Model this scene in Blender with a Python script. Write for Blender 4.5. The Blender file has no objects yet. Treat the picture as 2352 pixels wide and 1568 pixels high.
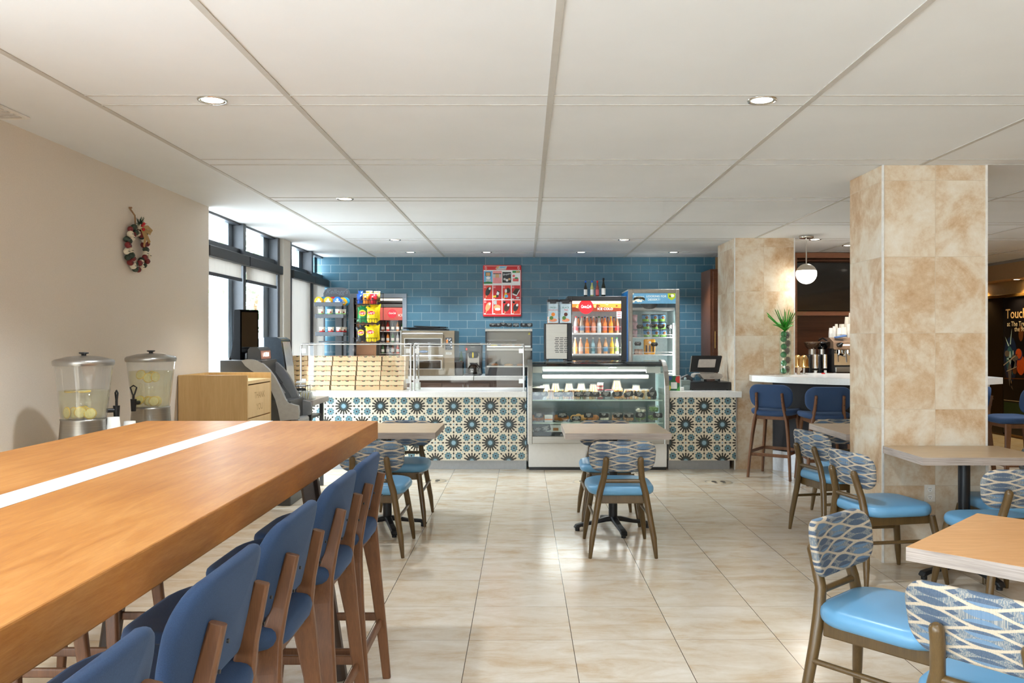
import bpy, bmesh, math, random
from mathutils import Vector, Matrix
R = math.radians
random.seed(7)
scene = bpy.context.scene
C = scene.collection
# ---------------------------------------------------------------- camera, world, lights, exposure
F, CX, CY, H, CH = 1880.0, 1207.0, 780.0, 1.45, 2.59
cam = bpy.data.objects.new('camera', bpy.data.cameras.new('camera'))
C.objects.link(cam)
cam.location = (0, 0, H); cam.rotation_euler = (R(90), 0, 0)
cam.data.sensor_width = 36; cam.data.lens = 36*F/2352
cam.data.shift_x = (1176-CX)/2352; cam.data.shift_y = -(784-CY)/2352
cam.data.clip_start = .05; cam.data.clip_end = 200
scene.camera = cam
w = bpy.data.worlds.new('world'); scene.world = w; w.use_nodes = True
bg = w.node_tree.nodes['Background']; bg.inputs[0].default_value = (.80, .92, 1, 1); bg.inputs[1].default_value = 11
vs = scene.view_settings
vs.view_transform = 'Standard'; vs.look = 'None'; vs.gamma = 1; vs.use_curve_mapping = False; vs.exposure = 0.62
scene.cycles.use_denoising = True
scene.cycles.max_bounces = 9; scene.cycles.diffuse_bounces = 4; scene.cycles.glossy_bounces = 4
scene.cycles.transmission_bounces = 6; scene.cycles.transparent_max_bounces = 16
scene.cycles.sample_clamp_indirect = 6; scene.cycles.caustics_reflective = False; scene.cycles.caustics_refractive = False

def area(name, loc, rot, sx, sy, power, col=(1, 1, 1), portal=False):
    d = bpy.data.lights.new(name, 'AREA'); d.shape = 'RECTANGLE'; d.size = sx; d.size_y = sy
    d.energy = power; d.color = col
    if portal: d.cycles.is_portal = True
    o = bpy.data.objects.new(name, d); C.objects.link(o); o.location = loc; o.rotation_euler = rot
    return o
# daylight enters from the sky through the glazed openings; portals mark them
area('window_portal', (.85, -7.16, 1.5), (R(90), 0, 0), 1.3, 1.4, 1, portal=True)
area('window_portal', (-2.76, 8.1, 1.3), (R(90), 0, R(-90)), 2.1, 2.4, 1, portal=True)
area('window_portal', (-2.76, 10.4, 2.4), (R(90), 0, R(-90)), 1.7, .34, 1, portal=True)
for y0, y1 in ((-7.15, -4.4), (-4.15, -1.85), (-1.6, .1), (.35, 2.15)):
    area('window_portal', (-2.70, (y0+y1)/2, 1.3), (R(90), 0, R(-90)), y1-y0, 2.35, 1, portal=True)

def X(px, Y): return (px-CX)*Y/F
def Z(py, Y): return H-(py-CY)*Y/F

# ---------------------------------------------------------------- materials
def lin(c):
    return tuple(((v/255)/12.92 if v/255 <= .04045 else ((v/255+.055)/1.055)**2.4) for v in c)+(1,)
class NT:
    def __init__(s, name):
        s.m = bpy.data.materials.new(name); s.m.use_nodes = True
        s.t = s.m.node_tree; s.n = s.t.nodes; s.l = s.t.links
        s.p = s.n['Principled BSDF']; s.out = s.n['Material Output']
    def new(s, typ, **kw):
        n = s.n.new(typ)
        for k, v in kw.items(): setattr(n, k, v)
        return n
    def link(s, a, b): s.l.new(a, b)
    def inp(s, sock, v):
        if hasattr(v, 'is_linked') or hasattr(v, 'links'): s.l.new(v, sock)
        else: sock.default_value = v
    def math(s, op, a, b=0, c=0, clamp=False):
        n = s.new('ShaderNodeMath', operation=op); n.use_clamp = clamp
        s.inp(n.inputs[0], a); s.inp(n.inputs[1], b)
        if op in ('MULTIPLY_ADD', 'SMOOTH_MIN', 'COMPARE'): s.inp(n.inputs[2], c)
        return n.outputs[0]
    def mix(s, f, a, b):
        n = s.new('ShaderNodeMix', data_type='RGBA'); s.inp(n.inputs[0], f)
        s.inp(n.inputs[6], a); s.inp(n.inputs[7], b); return n.outputs[2]
    def coord(s, kind='Object'): return s.new('ShaderNodeTexCoord').outputs[kind]
    def pos(s):
        n = s.new('ShaderNodeNewGeometry'); return n.outputs['Position']
    def sep(s, v):
        n = s.new('ShaderNodeSeparateXYZ'); s.link(v, n.inputs[0]); return n.outputs
    def comb(s, x, y, z):
        n = s.new('ShaderNodeCombineXYZ')
        for i, v in enumerate((x, y, z)): s.inp(n.inputs[i], v)
        return n.outputs[0]
    def mapping(s, v, scale=(1, 1, 1), loc=(0, 0, 0), rot=(0, 0, 0)):
        n = s.new('ShaderNodeMapping'); s.link(v, n.inputs[0])
        n.inputs['Scale'].default_value = scale; n.inputs['Location'].default_value = loc; n.inputs['Rotation'].default_value = rot
        return n.outputs[0]
    def noise(s, v, scale, detail=3, rough=.55, dist=0):
        n = s.new('ShaderNodeTexNoise'); s.link(v, n.inputs['Vector'])
        n.inputs['Scale'].default_value = scale; n.inputs['Detail'].default_value = detail
        n.inputs['Roughness'].default_value = rough; n.inputs['Distortion'].default_value = dist
        return n.outputs[0]
    def ramp(s, v, stops, interp='LINEAR'):
        n = s.new('ShaderNodeValToRGB'); s.link(v, n.inputs[0]); n.color_ramp.interpolation = interp
        el = n.color_ramp.elements
        while len(el) < len(stops): el.new(.5)
        for e, (p, c) in zip(el, stops):
            e.position = p; e.color = c if len(c) == 4 else lin(c)
        return n.outputs[0]
    def bump(s, h, strength=.2, dist=.01):
        n = s.new('ShaderNodeBump'); n.inputs['Strength'].default_value = strength; n.inputs['Distance'].default_value = dist
        s.link(h, n.inputs['Height']); s.link(n.outputs[0], s.p.inputs['Normal'])
    def base(s, c): s.inp(s.p.inputs['Base Color'], c)
    def set(s, rough=.5, metal=0, coat=0, spec=.5, emis=None, es=1):
        s.p.inputs['Roughness'].default_value = rough; s.p.inputs['Metallic'].default_value = metal
        s.p.inputs['Coat Weight'].default_value = coat; s.p.inputs['Coat Roughness'].default_value = .06
        s.p.inputs['Specular IOR Level'].default_value = spec
        if emis:
            s.p.inputs['Emission Color'].default_value = lin(emis); s.p.inputs['Emission Strength'].default_value = es
        return s.m
_mc = {}
def pm(name, col, rough=.5, metal=0, var=.08, scale=30, bump=0, coat=0, spec=.5, emis=None, es=1):
    """a surface of one colour with a slight procedural variation"""
    if name in _mc: return _mc[name]
    t = NT(name); c = lin(col)
    co = t.coord()
    nz = t.noise(co, scale, 3)
    lo = tuple(v*(1-var) for v in c[:3])+(1,); hi = tuple(min(1, v*(1+var)) for v in c[:3])+(1,)
    t.base(t.ramp(nz, [(.3, lo), (.7, hi)]))
    if bump: t.bump(t.noise(co, scale*8, 2), bump, .002)
    _mc[name] = t.set(rough, metal, coat, spec, emis, es)
    return _mc[name]
def glassm(name, tint=(255, 255, 255), refl=.12, rough=.0, solid=0.0, graze=.7):
    if name in _mc: return _mc[name]
    t = NT(name)
    tr = t.new('ShaderNodeBsdfTransparent'); tr.inputs[0].default_value = lin(tint)
    gl = t.new('ShaderNodeBsdfGlossy'); gl.inputs['Roughness'].default_value = rough
    gl.inputs[0].default_value = (1, 1, 1, 1)
    ge = t.new('ShaderNodeNewGeometry'); dp = t.new('ShaderNodeVectorMath', operation='DOT_PRODUCT')
    t.link(ge.outputs['Incoming'], dp.inputs[0]); t.link(ge.outputs['Normal'], dp.inputs[1])
    g5 = t.math('POWER', t.math('SUBTRACT', 1, t.math('ABSOLUTE', dp.outputs['Value']), clamp=True), 5)
    f = t.math('MULTIPLY_ADD', g5, graze, refl*.2, clamp=True)
    mx = t.new('ShaderNodeMixShader'); t.link(f, mx.inputs[0]); t.link(tr.outputs[0], mx.inputs[1]); t.link(gl.outputs[0], mx.inputs[2])
    last = mx.outputs[0]
    if solid:
        di = t.new('ShaderNodeBsdfDiffuse'); di.inputs[0].default_value = lin(tint)
        m2 = t.new('ShaderNodeMixShader'); m2.inputs[0].default_value = solid
        t.link(last, m2.inputs[1]); t.link(di.outputs[0], m2.inputs[2]); last = m2.outputs[0]
    t.link(last, t.out.inputs[0])
    _mc[name] = t.m; return t.m
def woodm(name, c0, c1, axis='x', rough=.45, scale=1.0, coat=0, var2=None):
    if name in _mc: return _mc[name]
    t = NT(name); co = t.coord()
    sc = {'x': (1.2, 22, 22), 'y': (22, 1.2, 22), 'z': (22, 22, 1.2)}[axis]
    m = t.mapping(co, tuple(v*scale for v in sc))
    n1 = t.noise(m, 3, 5, .6, .6)
    m2 = t.mapping(co, tuple(v*scale*4 for v in sc)); n2 = t.noise(m2, 4, 3, .6)
    m3 = t.mapping(co, tuple((v if v > 2 else v*1.0)*scale*.25 for v in sc)); n3 = t.noise(m3, 2, 2)
    f = t.math('MULTIPLY_ADD', n2, .45, t.math('MULTIPLY', n1, .55))
    f = t.math('MULTIPLY_ADD', n3, .35, t.math('MULTIPLY', f, .75))
    t.base(t.ramp(f, [(.36, c0), (.66, c1)]))
    t.bump(n2, .12, .001)
    _mc[name] = t.set(rough, 0, coat); return t.m
def floor_mat():
    t = NT('floor_tile'); p = t.pos()
    p2 = t.mapping(p, rot=(0, 0, -.0037)); s = t.sep(p2)
    u = t.math('DIVIDE', t.math('ADD', s[0], .2585), .4987); v = t.math('DIVIDE', t.math('SUBTRACT', s[1], 3.955), .4948)
    fu = t.math('FRACT', u); fv = t.math('FRACT', v)
    du = t.math('MINIMUM', fu, t.math('SUBTRACT', 1, fu)); dv = t.math('MINIMUM', fv, t.math('SUBTRACT', 1, fv))
    gu = t.math('LESS_THAN', du, .0034); gv = t.math('LESS_THAN', dv, .0022)
    g = t.math('MAXIMUM', gu, t.math('MULTIPLY', gv, .7))
    cell = t.comb(t.math('FLOOR', u), t.math('FLOOR', v), 0)
    wn = t.new('ShaderNodeTexWhiteNoise'); t.link(cell, wn.inputs[0])
    off = t.new('ShaderNodeVectorMath', operation='MULTIPLY_ADD'); t.link(wn.outputs['Color'], off.inputs[0])
    off.inputs[1].default_value = (7, 7, 7); t.link(p2, off.inputs[2])
    m = t.mapping(off.outputs[0], (1.5, 3.6, 1)); n1 = t.noise(m, 1.9, 6, .62, .5); n2 = t.noise(off.outputs[0], 14, 5, .7)
    f = t.math('MULTIPLY_ADD', n2, .22, t.math('MULTIPLY', n1, .82))
    col = t.ramp(f, [(.36, (228, 220, 208)), (.52, (216, 203, 184)), (.68, (200, 176, 146))])
    col = t.mix(t.math('MULTIPLY', wn.outputs['Value'], .25), col, lin((206, 186, 158)))
    t.base(t.mix(g, col, lin((88, 74, 60))))
    t.inp(t.p.inputs['Roughness'], t.math('MULTIPLY_ADD', n1, .12, .12))
    t.bump(t.math('SUBTRACT', 1, g), .3, .001)
    m = t.m; t.p.inputs['Specular IOR Level'].default_value = .45
    return m
def ceramic_mat():
    """beige marbled column tiles in a half metre grid"""
    t = NT('column_tile'); p = t.pos(); s = t.sep(p)
    v = t.math('DIVIDE', t.math('SUBTRACT', s[2], 2.487), .4965); fv = t.math('FRACT', v)
    dv = t.math('MINIMUM', fv, t.math('SUBTRACT', 1, fv))
    dx = t.math('ABSOLUTE', t.math('SUBTRACT', s[0], 2.668))
    g = t.math('MAXIMUM', t.math('LESS_THAN', dv, .0035), t.math('LESS_THAN', dx, .0018))
    cell = t.comb(t.math('FLOOR', v), t.math('GREATER_THAN', s[0], 2.668), 0)
    wn = t.new('ShaderNodeTexWhiteNoise'); t.link(cell, wn.inputs[0])
    off = t.new('ShaderNodeVectorMath', operation='MULTIPLY_ADD'); t.link(wn.outputs['Color'], off.inputs[0])
    off.inputs[1].default_value = (9, 9, 9); t.link(p, off.inputs[2])
    n1 = t.noise(off.outputs[0], 2.6, 6, .6, .8); n2 = t.noise(off.outputs[0], 13, 6, .75)
    f = t.math('MULTIPLY_ADD', n2, .35, t.math('MULTIPLY', n1, .68))
    col = t.ramp(f, [(.38, (230, 220, 204)), (.49, (221, 204, 180)), (.57, (208, 180, 147)), (.68, (186, 146, 106))])
    t.base(t.mix(g, col, lin((206, 188, 164))))
    return t.set(.3)
def bluetile_mat():
    t = NT('blue_glazed_tile'); p = t.pos(); s = t.sep(p)
    uv = t.comb(t.math('ADD', s[0], -X(1136, 11.3)+.2515*40), t.math('ADD', s[2], -2.482+.1094*60), 0)
    b = t.new('ShaderNodeTexBrick'); t.link(uv, b.inputs['Vector']); b.offset = .5; b.offset_frequency = 2
    b.inputs['Scale'].default_value = 1; b.inputs['Mortar Size'].default_value = .0028; b.inputs['Mortar Smooth'].default_value = .1
    b.inputs['Brick Width'].default_value = .2515; b.inputs['Row Height'].default_value = .1094; b.inputs['Bias'].default_value = 0
    b.inputs['Color1'].default_value = lin((66, 104, 122)); b.inputs['Color2'].default_value = lin((84, 121, 138)); b.inputs['Mortar'].default_value = lin((158, 172, 172))
    n = t.noise(p, 7, 4, .6); n2 = t.noise(t.mapping(p, (1, 1, 2.2)), 16, 4, .6)
    c = t.mix(t.math('MULTIPLY', n, .5), b.outputs['Color'], lin((50, 88, 106)))
    t.base(c)
    h = t.math('MULTIPLY_ADD', n2, .6, t.math('MULTIPLY', b.outputs['Fac'], -1.2))
    t.bump(h, .5, .006)
    return t.set(.27, spec=.32)
def fabric_mat():
    """blue leaf shapes inside a wavy beige net, woven streaks between"""
    t = NT('leaf_pattern_fabric'); s = t.sep(t.coord())
    u = t.math('DIVIDE', s[0], .274); v = t.math('DIVIDE', s[2], .0547)
    def frac_c(a, o):  # centred fraction
        return t.math('SUBTRACT', t.math('FRACT', t.math('ADD', a, .5+o)), .5)
    ua, va = frac_c(u, 0), frac_c(v, 0); ub, vb = frac_c(u, .5), frac_c(v, .5)
    pa = t.math('MULTIPLY_ADD', t.math('COSINE', t.math('MULTIPLY', ua, 2*math.pi)), .25, .25)
    inA = t.math('LESS_THAN', t.math('ABSOLUTE', va), pa)
    d = t.math('ABSOLUTE', t.math('SUBTRACT', t.math('ABSOLUTE', va), pa))
    net = t.math('LESS_THAN', d, .075)
    cu = t.math('ADD', t.math('MULTIPLY', inA, ua), t.math('MULTIPLY', t.math('SUBTRACT', 1, inA), ub))
    cv = t.math('ADD', t.math('MULTIPLY', inA, va), t.math('MULTIPLY', t.math('SUBTRACT', 1, inA), vb))
    q = t.math('DIVIDE', cu, .185); arch = t.math('SUBTRACT', 1, t.math('MULTIPLY', q, q))
    dv = t.math('ABSOLUTE', t.math('SUBTRACT', t.math('ABSOLUTE', cv), .215))
    leaf = t.math('LESS_THAN', dv, t.math('MULTIPLY', arch, .19))
    dm = t.math('ADD', t.math('DIVIDE', t.math('ABSOLUTE', t.math('SUBTRACT', t.math('ABSOLUTE', cu), .285)), .065), t.math('DIVIDE', t.math('ABSOLUTE', cv), .13))
    dia = t.math('LESS_THAN', dm, 1)
    st = t.noise(t.mapping(t.coord(), (620, 620, 6)), 1, 1)
    cell = t.comb(t.math('FLOOR', t.math('ADD', u, t.math('MULTIPLY_ADD', inA, .5, 0))), t.math('FLOOR', t.math('MULTIPLY_ADD', v, 2, .5)), inA)
    wn = t.new('ShaderNodeTexWhiteNoise'); t.link(cell, wn.inputs[0]); row = t.math('GREATER_THAN', wn.outputs['Value'], .72)
    blue = t.mix(row, lin((36, 66, 94)), lin((78, 112, 142)))
    beige = t.mix(st, lin((168, 150, 128)), lin((196, 180, 158)))
    streak = t.mix(t.math('GREATER_THAN', st, .53), lin((82, 98, 112)), lin((140, 136, 128)))
    c = t.mix(dia, streak, lin((34, 62, 90)))
    c = t.mix(leaf, c, blue); c = t.mix(net, c, beige)
    c = t.mix(.12, c, t.mix(st, lin((40, 60, 80)), lin((230, 220, 205))))
    t.base(c); t.bump(st, .15, .001)
    return t.set(.75)
def blueweave_mat():
    t = NT('blue_woven_fabric'); co = t.coord(); n = t.noise(co, 420, 2, .6); n2 = t.noise(co, 6, 3)
    c = t.mix(n, lin((26, 50, 86)), lin((50, 78, 118))); c = t.mix(t.math('MULTIPLY', n2, .3), c, lin((62, 80, 106)))
    t.base(c); t.bump(n, .35, .001)
    t.p.inputs['Sheen Weight'].default_value = .3; t.p.inputs['Sheen Tint'].default_value = lin((130, 150, 180)); t.p.inputs['Sheen Roughness'].default_value = .4
    return t.set(.85)
def communal_mat():
    t = NT('orange_oak_tabletop'); co = t.pos()
    n1 = t.noise(t.mapping(co, (9, 1.1, 9)), 3, 6, .65, .8); n2 = t.noise(t.mapping(co, (60, 6, 60)), 4, 4, .7); n3 = t.noise(co, 1.1, 3)
    f = t.math('MULTIPLY_ADD', n2, .3, t.math('MULTIPLY', n1, .4)); f = t.math('MULTIPLY_ADD', n3, .35, f)
    t.base(t.ramp(f, [(.38, (160, 98, 44)), (.52, (184, 122, 60)), (.66, (202, 144, 82))]))
    t.bump(n2, .22, .001)
    t.inp(t.p.inputs['Roughness'], t.math('MULTIPLY_ADD', n2, .2, .33))
    t.p.inputs['Specular IOR Level'].default_value = .3
    return t.m
def wallpaper_mat():
    t = NT('woven_wallpaper'); p = t.pos(); n = t.noise(t.mapping(p, (1, 1, 1.0)), 160, 2); n2 = t.noise(p, 1.2, 2)
    c = t.mix(n, lin((220, 209, 197)), lin((236, 226, 214))); t.base(t.mix(t.math('MULTIPLY', n2, .2), c, lin((220, 210, 198))))
    t.bump(n, .3, .001); return t.set(.8)
def tabletop_mat(name, c0, c1):
    t = NT(name); co = t.coord()
    n1 = t.noise(t.mapping(co, (1.0, 9, 9)), 3.2, 6, .6, 1.2); n2 = t.noise(t.mapping(co, (6, 130, 130)), 3, 3, .6)
    f = t.math('MULTIPLY_ADD', n2, .5, t.math('MULTIPLY', n1, .5))
    t.base(t.ramp(f, [(.38, c0), (.62, c1)])); t.bump(n2, .1, .001)
    return t.set(.33)
def edge_mat(name, c0, c1):
    t = NT(name); co = t.coord(); n1 = t.noise(t.mapping(co, (5, 5, 190)), 1.2, 4, .6); n2 = t.noise(co, 5, 2)
    t.base(t.ramp(t.math('MULTIPLY_ADD', n2, .2, t.math('MULTIPLY', n1, .8)), [(.36, c0), (.62, c1)])); t.bump(n1, .15, .001); return t.set(.45)
def banded_mat(name, c0, c1, rough=.3, metal=1, axis=2, n=260):
    t = NT(name); s = t.coord(); v = [1, 1, 1]; v[axis] = n
    nz = t.noise(t.mapping(s, tuple(v)), 1.5, 2)
    t.base(t.mix(nz, lin(c0), lin(c1))); t.bump(nz, .08, .001); return t.set(rough, metal)

MF, MCOL, MBT, MFAB, MBW, MCOM, MWP = floor_mat(), ceramic_mat(), bluetile_mat(), fabric_mat(), blueweave_mat(), communal_mat(), wallpaper_mat()
white = pm('white_paint', (236, 233, 228), .55, var=.02, scale=3)
ceilw = pm('ceiling_panel', (232, 234, 236), .8, var=.02, scale=2)
ceilg = pm('ceiling_grid', (196, 192, 186), .6, var=.03)
quartz = pm('white_quartz', (238, 236, 231), .2, var=.03, scale=60)
steel = banded_mat('brushed_steel', (146, 142, 135), (182, 178, 170), .36)
chrome = pm('chrome', (220, 220, 218), .08, 1, var=.02)
alum = pm('satin_aluminium', (196, 195, 192), .32, 1, var=.03)
kick = pm('grey_plinth', (168, 170, 172), .35, .3, var=.05)
blk = pm('black_plastic', (20, 20, 22), .35, var=.1)
blkgl = pm('black_gloss', (10, 10, 12), .06, var=.05, coat=.5)
blkiron = pm('black_cast_iron', (22, 24, 28), .38, .2, var=.15, bump=.1)
dkgrey = pm('dark_grey_plastic', (62, 62, 62), .42, var=.06)
frame_m = pm('charcoal_window_frame', (62, 66, 72), .4, .2, var=.05)
slate = pm('slate_cladding', (118, 128, 138), .6, var=.06, scale=2)
def shade_mat():
    t = NT('roller_shade_fabric'); n = t.noise(t.mapping(t.pos(), (1, 14, 1)), 3, 3); t.base(t.mix(n, lin((206, 200, 192)), lin((222, 216, 208)))); t.set(.9)
    tr = t.new('ShaderNodeBsdfTranslucent'); tr.inputs[0].default_value = lin((226, 220, 212)); mx = t.new('ShaderNodeMixShader'); mx.inputs[0].default_value = .07
    t.link(t.p.outputs[0], mx.inputs[1]); t.link(tr.outputs[0], mx.inputs[2]); t.link(mx.outputs[0], t.out.inputs[0]); return t.m
shade_m = shade_mat()
vinyl = pm('light_blue_vinyl', (100, 154, 192), .34, var=.04, scale=6)
legw = woodm('olive_brown_leg', (72, 54, 28), (100, 77, 44), 'z', .28)
stoolw = woodm('walnut_stool_leg', (88, 56, 36), (122, 80, 50), 'z', .4)
lamin = woodm('maple_laminate', (206, 166, 108), (224, 188, 132), 'z', .45, .6)
lamin2 = woodm('maple_laminate_across', (214, 178, 122), (228, 194, 142), 'z', .45, .6)
ttop = tabletop_mat('pale_oak_tabletop', (196, 168, 134), (216, 192, 160))
tedge = edge_mat('greyed_oak_edge', (150, 136, 126), (186, 172, 162))
ttop_warm_lit = tabletop_mat('warm_lit_oak_tabletop', (190, 136, 82), (210, 160, 110))  # oak shifted to orange, the warm light put into the colour
brownc = woodm('brown_cabinet', (88, 66, 54), (112, 86, 72), 'x', .4)
walnut = woodm('walnut_panel', (82, 48, 30), (116, 72, 48), 'x', .35)
darkpan = woodm('dark_bar_front', (24, 22, 25), (38, 35, 38), 'x', .65)
kraft = pm('kraft_cardboard', (204, 174, 132), .8, var=.06, scale=12)
kraft2 = pm('kraft_cardboard_light', (216, 192, 150), .8, var=.06, scale=12)
red = pm('red_print', (206, 24, 30), .4, var=.05)
white_p = pm('white_print', (245, 243, 238), .5, var=.02)
green = pm('green_print', (30, 130, 62), .45, var=.05)
yellow = pm('yellow_print', (246, 216, 20), .4, var=.05)
orange = pm('orange_print', (240, 134, 34), .4, var=.05)
blue_p = pm('blue_print', (24, 96, 200), .4, var=.05)
glass = glassm('clear_glass')
wglass = glassm('window_glass', refl=.05, graze=.2)
gglass = glassm('green_tinted_glass', (247, 252, 249))
cplas = glassm('clear_plastic', (246, 247, 246), .35, .05, .10)
led = pm('led_white', (255, 255, 250), .5, emis=(255, 255, 250), es=3, var=0)
downl = pm('downlight_glow', (255, 248, 232), .5, emis=(255, 246, 228), es=9, var=0)
# ---------------------------------------------------------------- mesh helpers
class B:
    def __init__(s, M=None): s.v = []; s.f = []; s.M = M or Matrix(); s.mi = 0
    def mat(s, i): s.mi = i; return s
    def add(s, vs, fs, sm=False):
        k = len(s.v); s.v += [tuple(s.M @ Vector(p)) for p in vs]
        s.f += [(tuple(k+i for i in f), s.mi, sm) for f in fs]; return s
    def box(s, x0, x1, y0, y1, z0, z1, bev=0):
        if not bev:
            vs = [(x, y, z) for z in (z0, z1) for y in (y0, y1) for x in (x0, x1)]
            return s.add(vs, [(0, 2, 3, 1), (4, 5, 7, 6), (0, 1, 5, 4), (2, 6, 7, 3), (0, 4, 6, 2), (1, 3, 7, 5)])
        bm = bmesh.new(); bmesh.ops.create_cube(bm, size=1)
        for v in bm.verts: v.co = Vector(((x0+x1)/2+v.co.x*(x1-x0), (y0+y1)/2+v.co.y*(y1-y0), (z0+z1)/2+v.co.z*(z1-z0)))
        bmesh.ops.bevel(bm, geom=bm.edges[:], offset=min(bev, .49*min(x1-x0, y1-y0, z1-z0)), segments=2, affect='EDGES', profile=.5)
        bm.verts.index_update(); s.add([v.co[:] for v in bm.verts], [tuple(v.index for v in f.verts) for f in bm.faces]); bm.free(); return s
    def quad(s, *p): return s.add(p, [tuple(range(len(p)))])
    def tube(s, pts, r, n=10, cap=True, sm=True, ell=1):
        pts = [Vector(p) for p in pts]; rs = r if isinstance(r, (list, tuple)) else [r]*len(pts)
        t = [(pts[min(i+1, len(pts)-1)]-pts[max(i-1, 0)]).normalized() for i in range(len(pts))]
        a = Vector((0, 0, 1)) if abs(t[0].z) < .9 else Vector((1, 0, 0))
        u = t[0].cross(a).normalized(); vs = []
        for i, p in enumerate(pts):
            u = (u-t[i]*u.dot(t[i])).normalized(); w = t[i].cross(u)
            for k in range(n):
                an = 2*math.pi*k/n; vs.append(p+(u*math.cos(an)+w*math.sin(an)*ell)*rs[i])
        fs = [(i*n+k, i*n+(k+1) % n, (i+1)*n+(k+1) % n, (i+1)*n+k) for i in range(len(pts)-1) for k in range(n)]
        s.add(vs, fs, sm)
        if cap: s.add([vs[k] for k in range(n)], [tuple(reversed(range(n)))]); s.add(vs[-n:], [tuple(range(n))])
        return s
    def cyl(s, p, h, r, r2=None, n=20, sm=True): return s.tube([p, (p[0], p[1], p[2]+h)], [r, r if r2 is None else r2], n, True, sm)
    def plank(s, pts, ws, hs, side=(1, 0, 0)):
        """rect sections: ws across side, hs across the rest"""
        pts = [Vector(p) for p in pts]; sd = Vector(side); vs = []
        for i, p in enumerate(pts):
            t = (pts[min(i+1, len(pts)-1)]-pts[max(i-1, 0)]).normalized()
            a = (sd-t*sd.dot(t)).normalized(); b = t.cross(a); w, h = ws[i]/2, hs[i]/2; c = min(w, h)*.45
            for (x, y) in ((w-c, -h), (w, -h+c), (w, h-c), (w-c, h), (-w+c, h), (-w, h-c), (-w, -h+c), (-w+c, -h)): vs.append(p+a*x+b*y)
        n = 8; fs = [(i*n+k, i*n+(k+1) % n, (i+1)*n+(k+1) % n, (i+1)*n+k) for i in range(len(pts)-1) for k in range(n)]
        s.add(vs, fs+[tuple(reversed(range(n))), tuple(range(len(vs)-n, len(vs)))]); return s
    def lathe(s, prof, c=(0, 0, 0), n=24, ax='z'):
        vs = []
        for r, z in prof:
            for k in range(n):
                a = 2*math.pi*k/n; x, y = max(r, 1e-5)*math.cos(a), max(r, 1e-5)*math.sin(a)
                q = (x, y, z) if ax == 'z' else ((x, -z, y) if ax == 'y' else (z, x, y))
                vs.append((c[0]+q[0], c[1]+q[1], c[2]+q[2]))
        fs = [(i*n+k, i*n+(k+1) % n, (i+1)*n+(k+1) % n, (i+1)*n+k) for i in range(len(prof)-1) for k in range(n)]
        return s.add(vs, fs, True)
    def ball(s, c, r, n=14, m=8):
        r = (r, r, r) if isinstance(r, (int, float)) else r
        vs = [(c[0], c[1], c[2]-r[2])]+[(c[0]+r[0]*math.sin(math.pi*j/m)*math.cos(2*math.pi*k/n), c[1]+r[1]*math.sin(math.pi*j/m)*math.sin(2*math.pi*k/n), c[2]-r[2]*math.cos(math.pi*j/m)) for j in range(1, m) for k in range(n)]+[(c[0], c[1], c[2]+r[2])]
        e = len(vs)-1
        fs = [(0, 1+(k+1) % n, 1+k) for k in range(n)]+[(1+(j-1)*n+k, 1+(j-1)*n+(k+1) % n, 1+j*n+(k+1) % n, 1+j*n+k) for j in range(1, m-1) for k in range(n)]+[(e-n+k, e-n+(k+1) % n, e) for k in range(n)]
        return s.add(vs, fs, True)
    def prism(s, poly, a0, a1, ax='z', sm=False):
        def q(u, v, a): return {'z': (u, v, a), 'y': (u, a, v), 'x': (a, u, v)}[ax]
        n = len(poly); vs = [q(u, v, a0) for u, v in poly]+[q(u, v, a1) for u, v in poly]
        s.add(vs, [tuple(range(n)), tuple(reversed(range(n, 2*n)))])
        return s.add(vs, [(k, (k+1) % n, n+(k+1) % n, n+k) for k in range(n)], sm)
    def pad(s, w, h, t, rc, re, f, front_dome=0, seg=6, taper=0):
        """rounded cushion; f maps (u, v, n) to a point"""
        def ring(i):
            W, Hh, r = w/2-i, h/2-i, max(rc-i, .002); o = []
            for q, (sx, sy) in enumerate(((1, 1), (-1, 1), (-1, -1), (1, -1))):
                for k in range(seg+1):
                    a = math.pi/2*(q+k/seg); o.append((sx*(W-r)+r*math.cos(a), sy*(Hh-r)+r*math.sin(a)))
            return o
        L = []
        for sc in (.3, .6, .85): L.append(([(x*sc, y*sc) for x, y in ring(re)], t/2+front_dome*(1-sc**2)))
        for k in range(4):
            a = math.pi/6*k; L.append((ring(re*(1-math.sin(a))), t/2-re*(1-math.cos(a)) if t/2 >= re else t/2*math.cos(a)))
        m = [(o, -n) for o, n in reversed(L[3:])]
        L += m
        for sc in (.85, .6, .3): L.append(([(x*sc, y*sc) for x, y in ring(re)], -t/2))
        vs = []; n = len(L[0][0])
        for o, nn in L:
            for x, y in o: vs.append(f(x*(1+taper*y/h), y, nn))
        k0 = len(vs); vs += [f(0, 0, t/2+front_dome), f(0, 0, -t/2)]
        fs = [(i*n+k, i*n+(k+1) % n, (i+1)*n+(k+1) % n, (i+1)*n+k) for i in range(len(L)-1) for k in range(n)]
        fs += [(k, k0, (k+1) % n) for k in range(n)]+[((len(L)-1)*n+k, (len(L)-1)*n+(k+1) % n, k0+1) for k in range(n)]
        return s.add(vs, fs, True)
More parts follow.
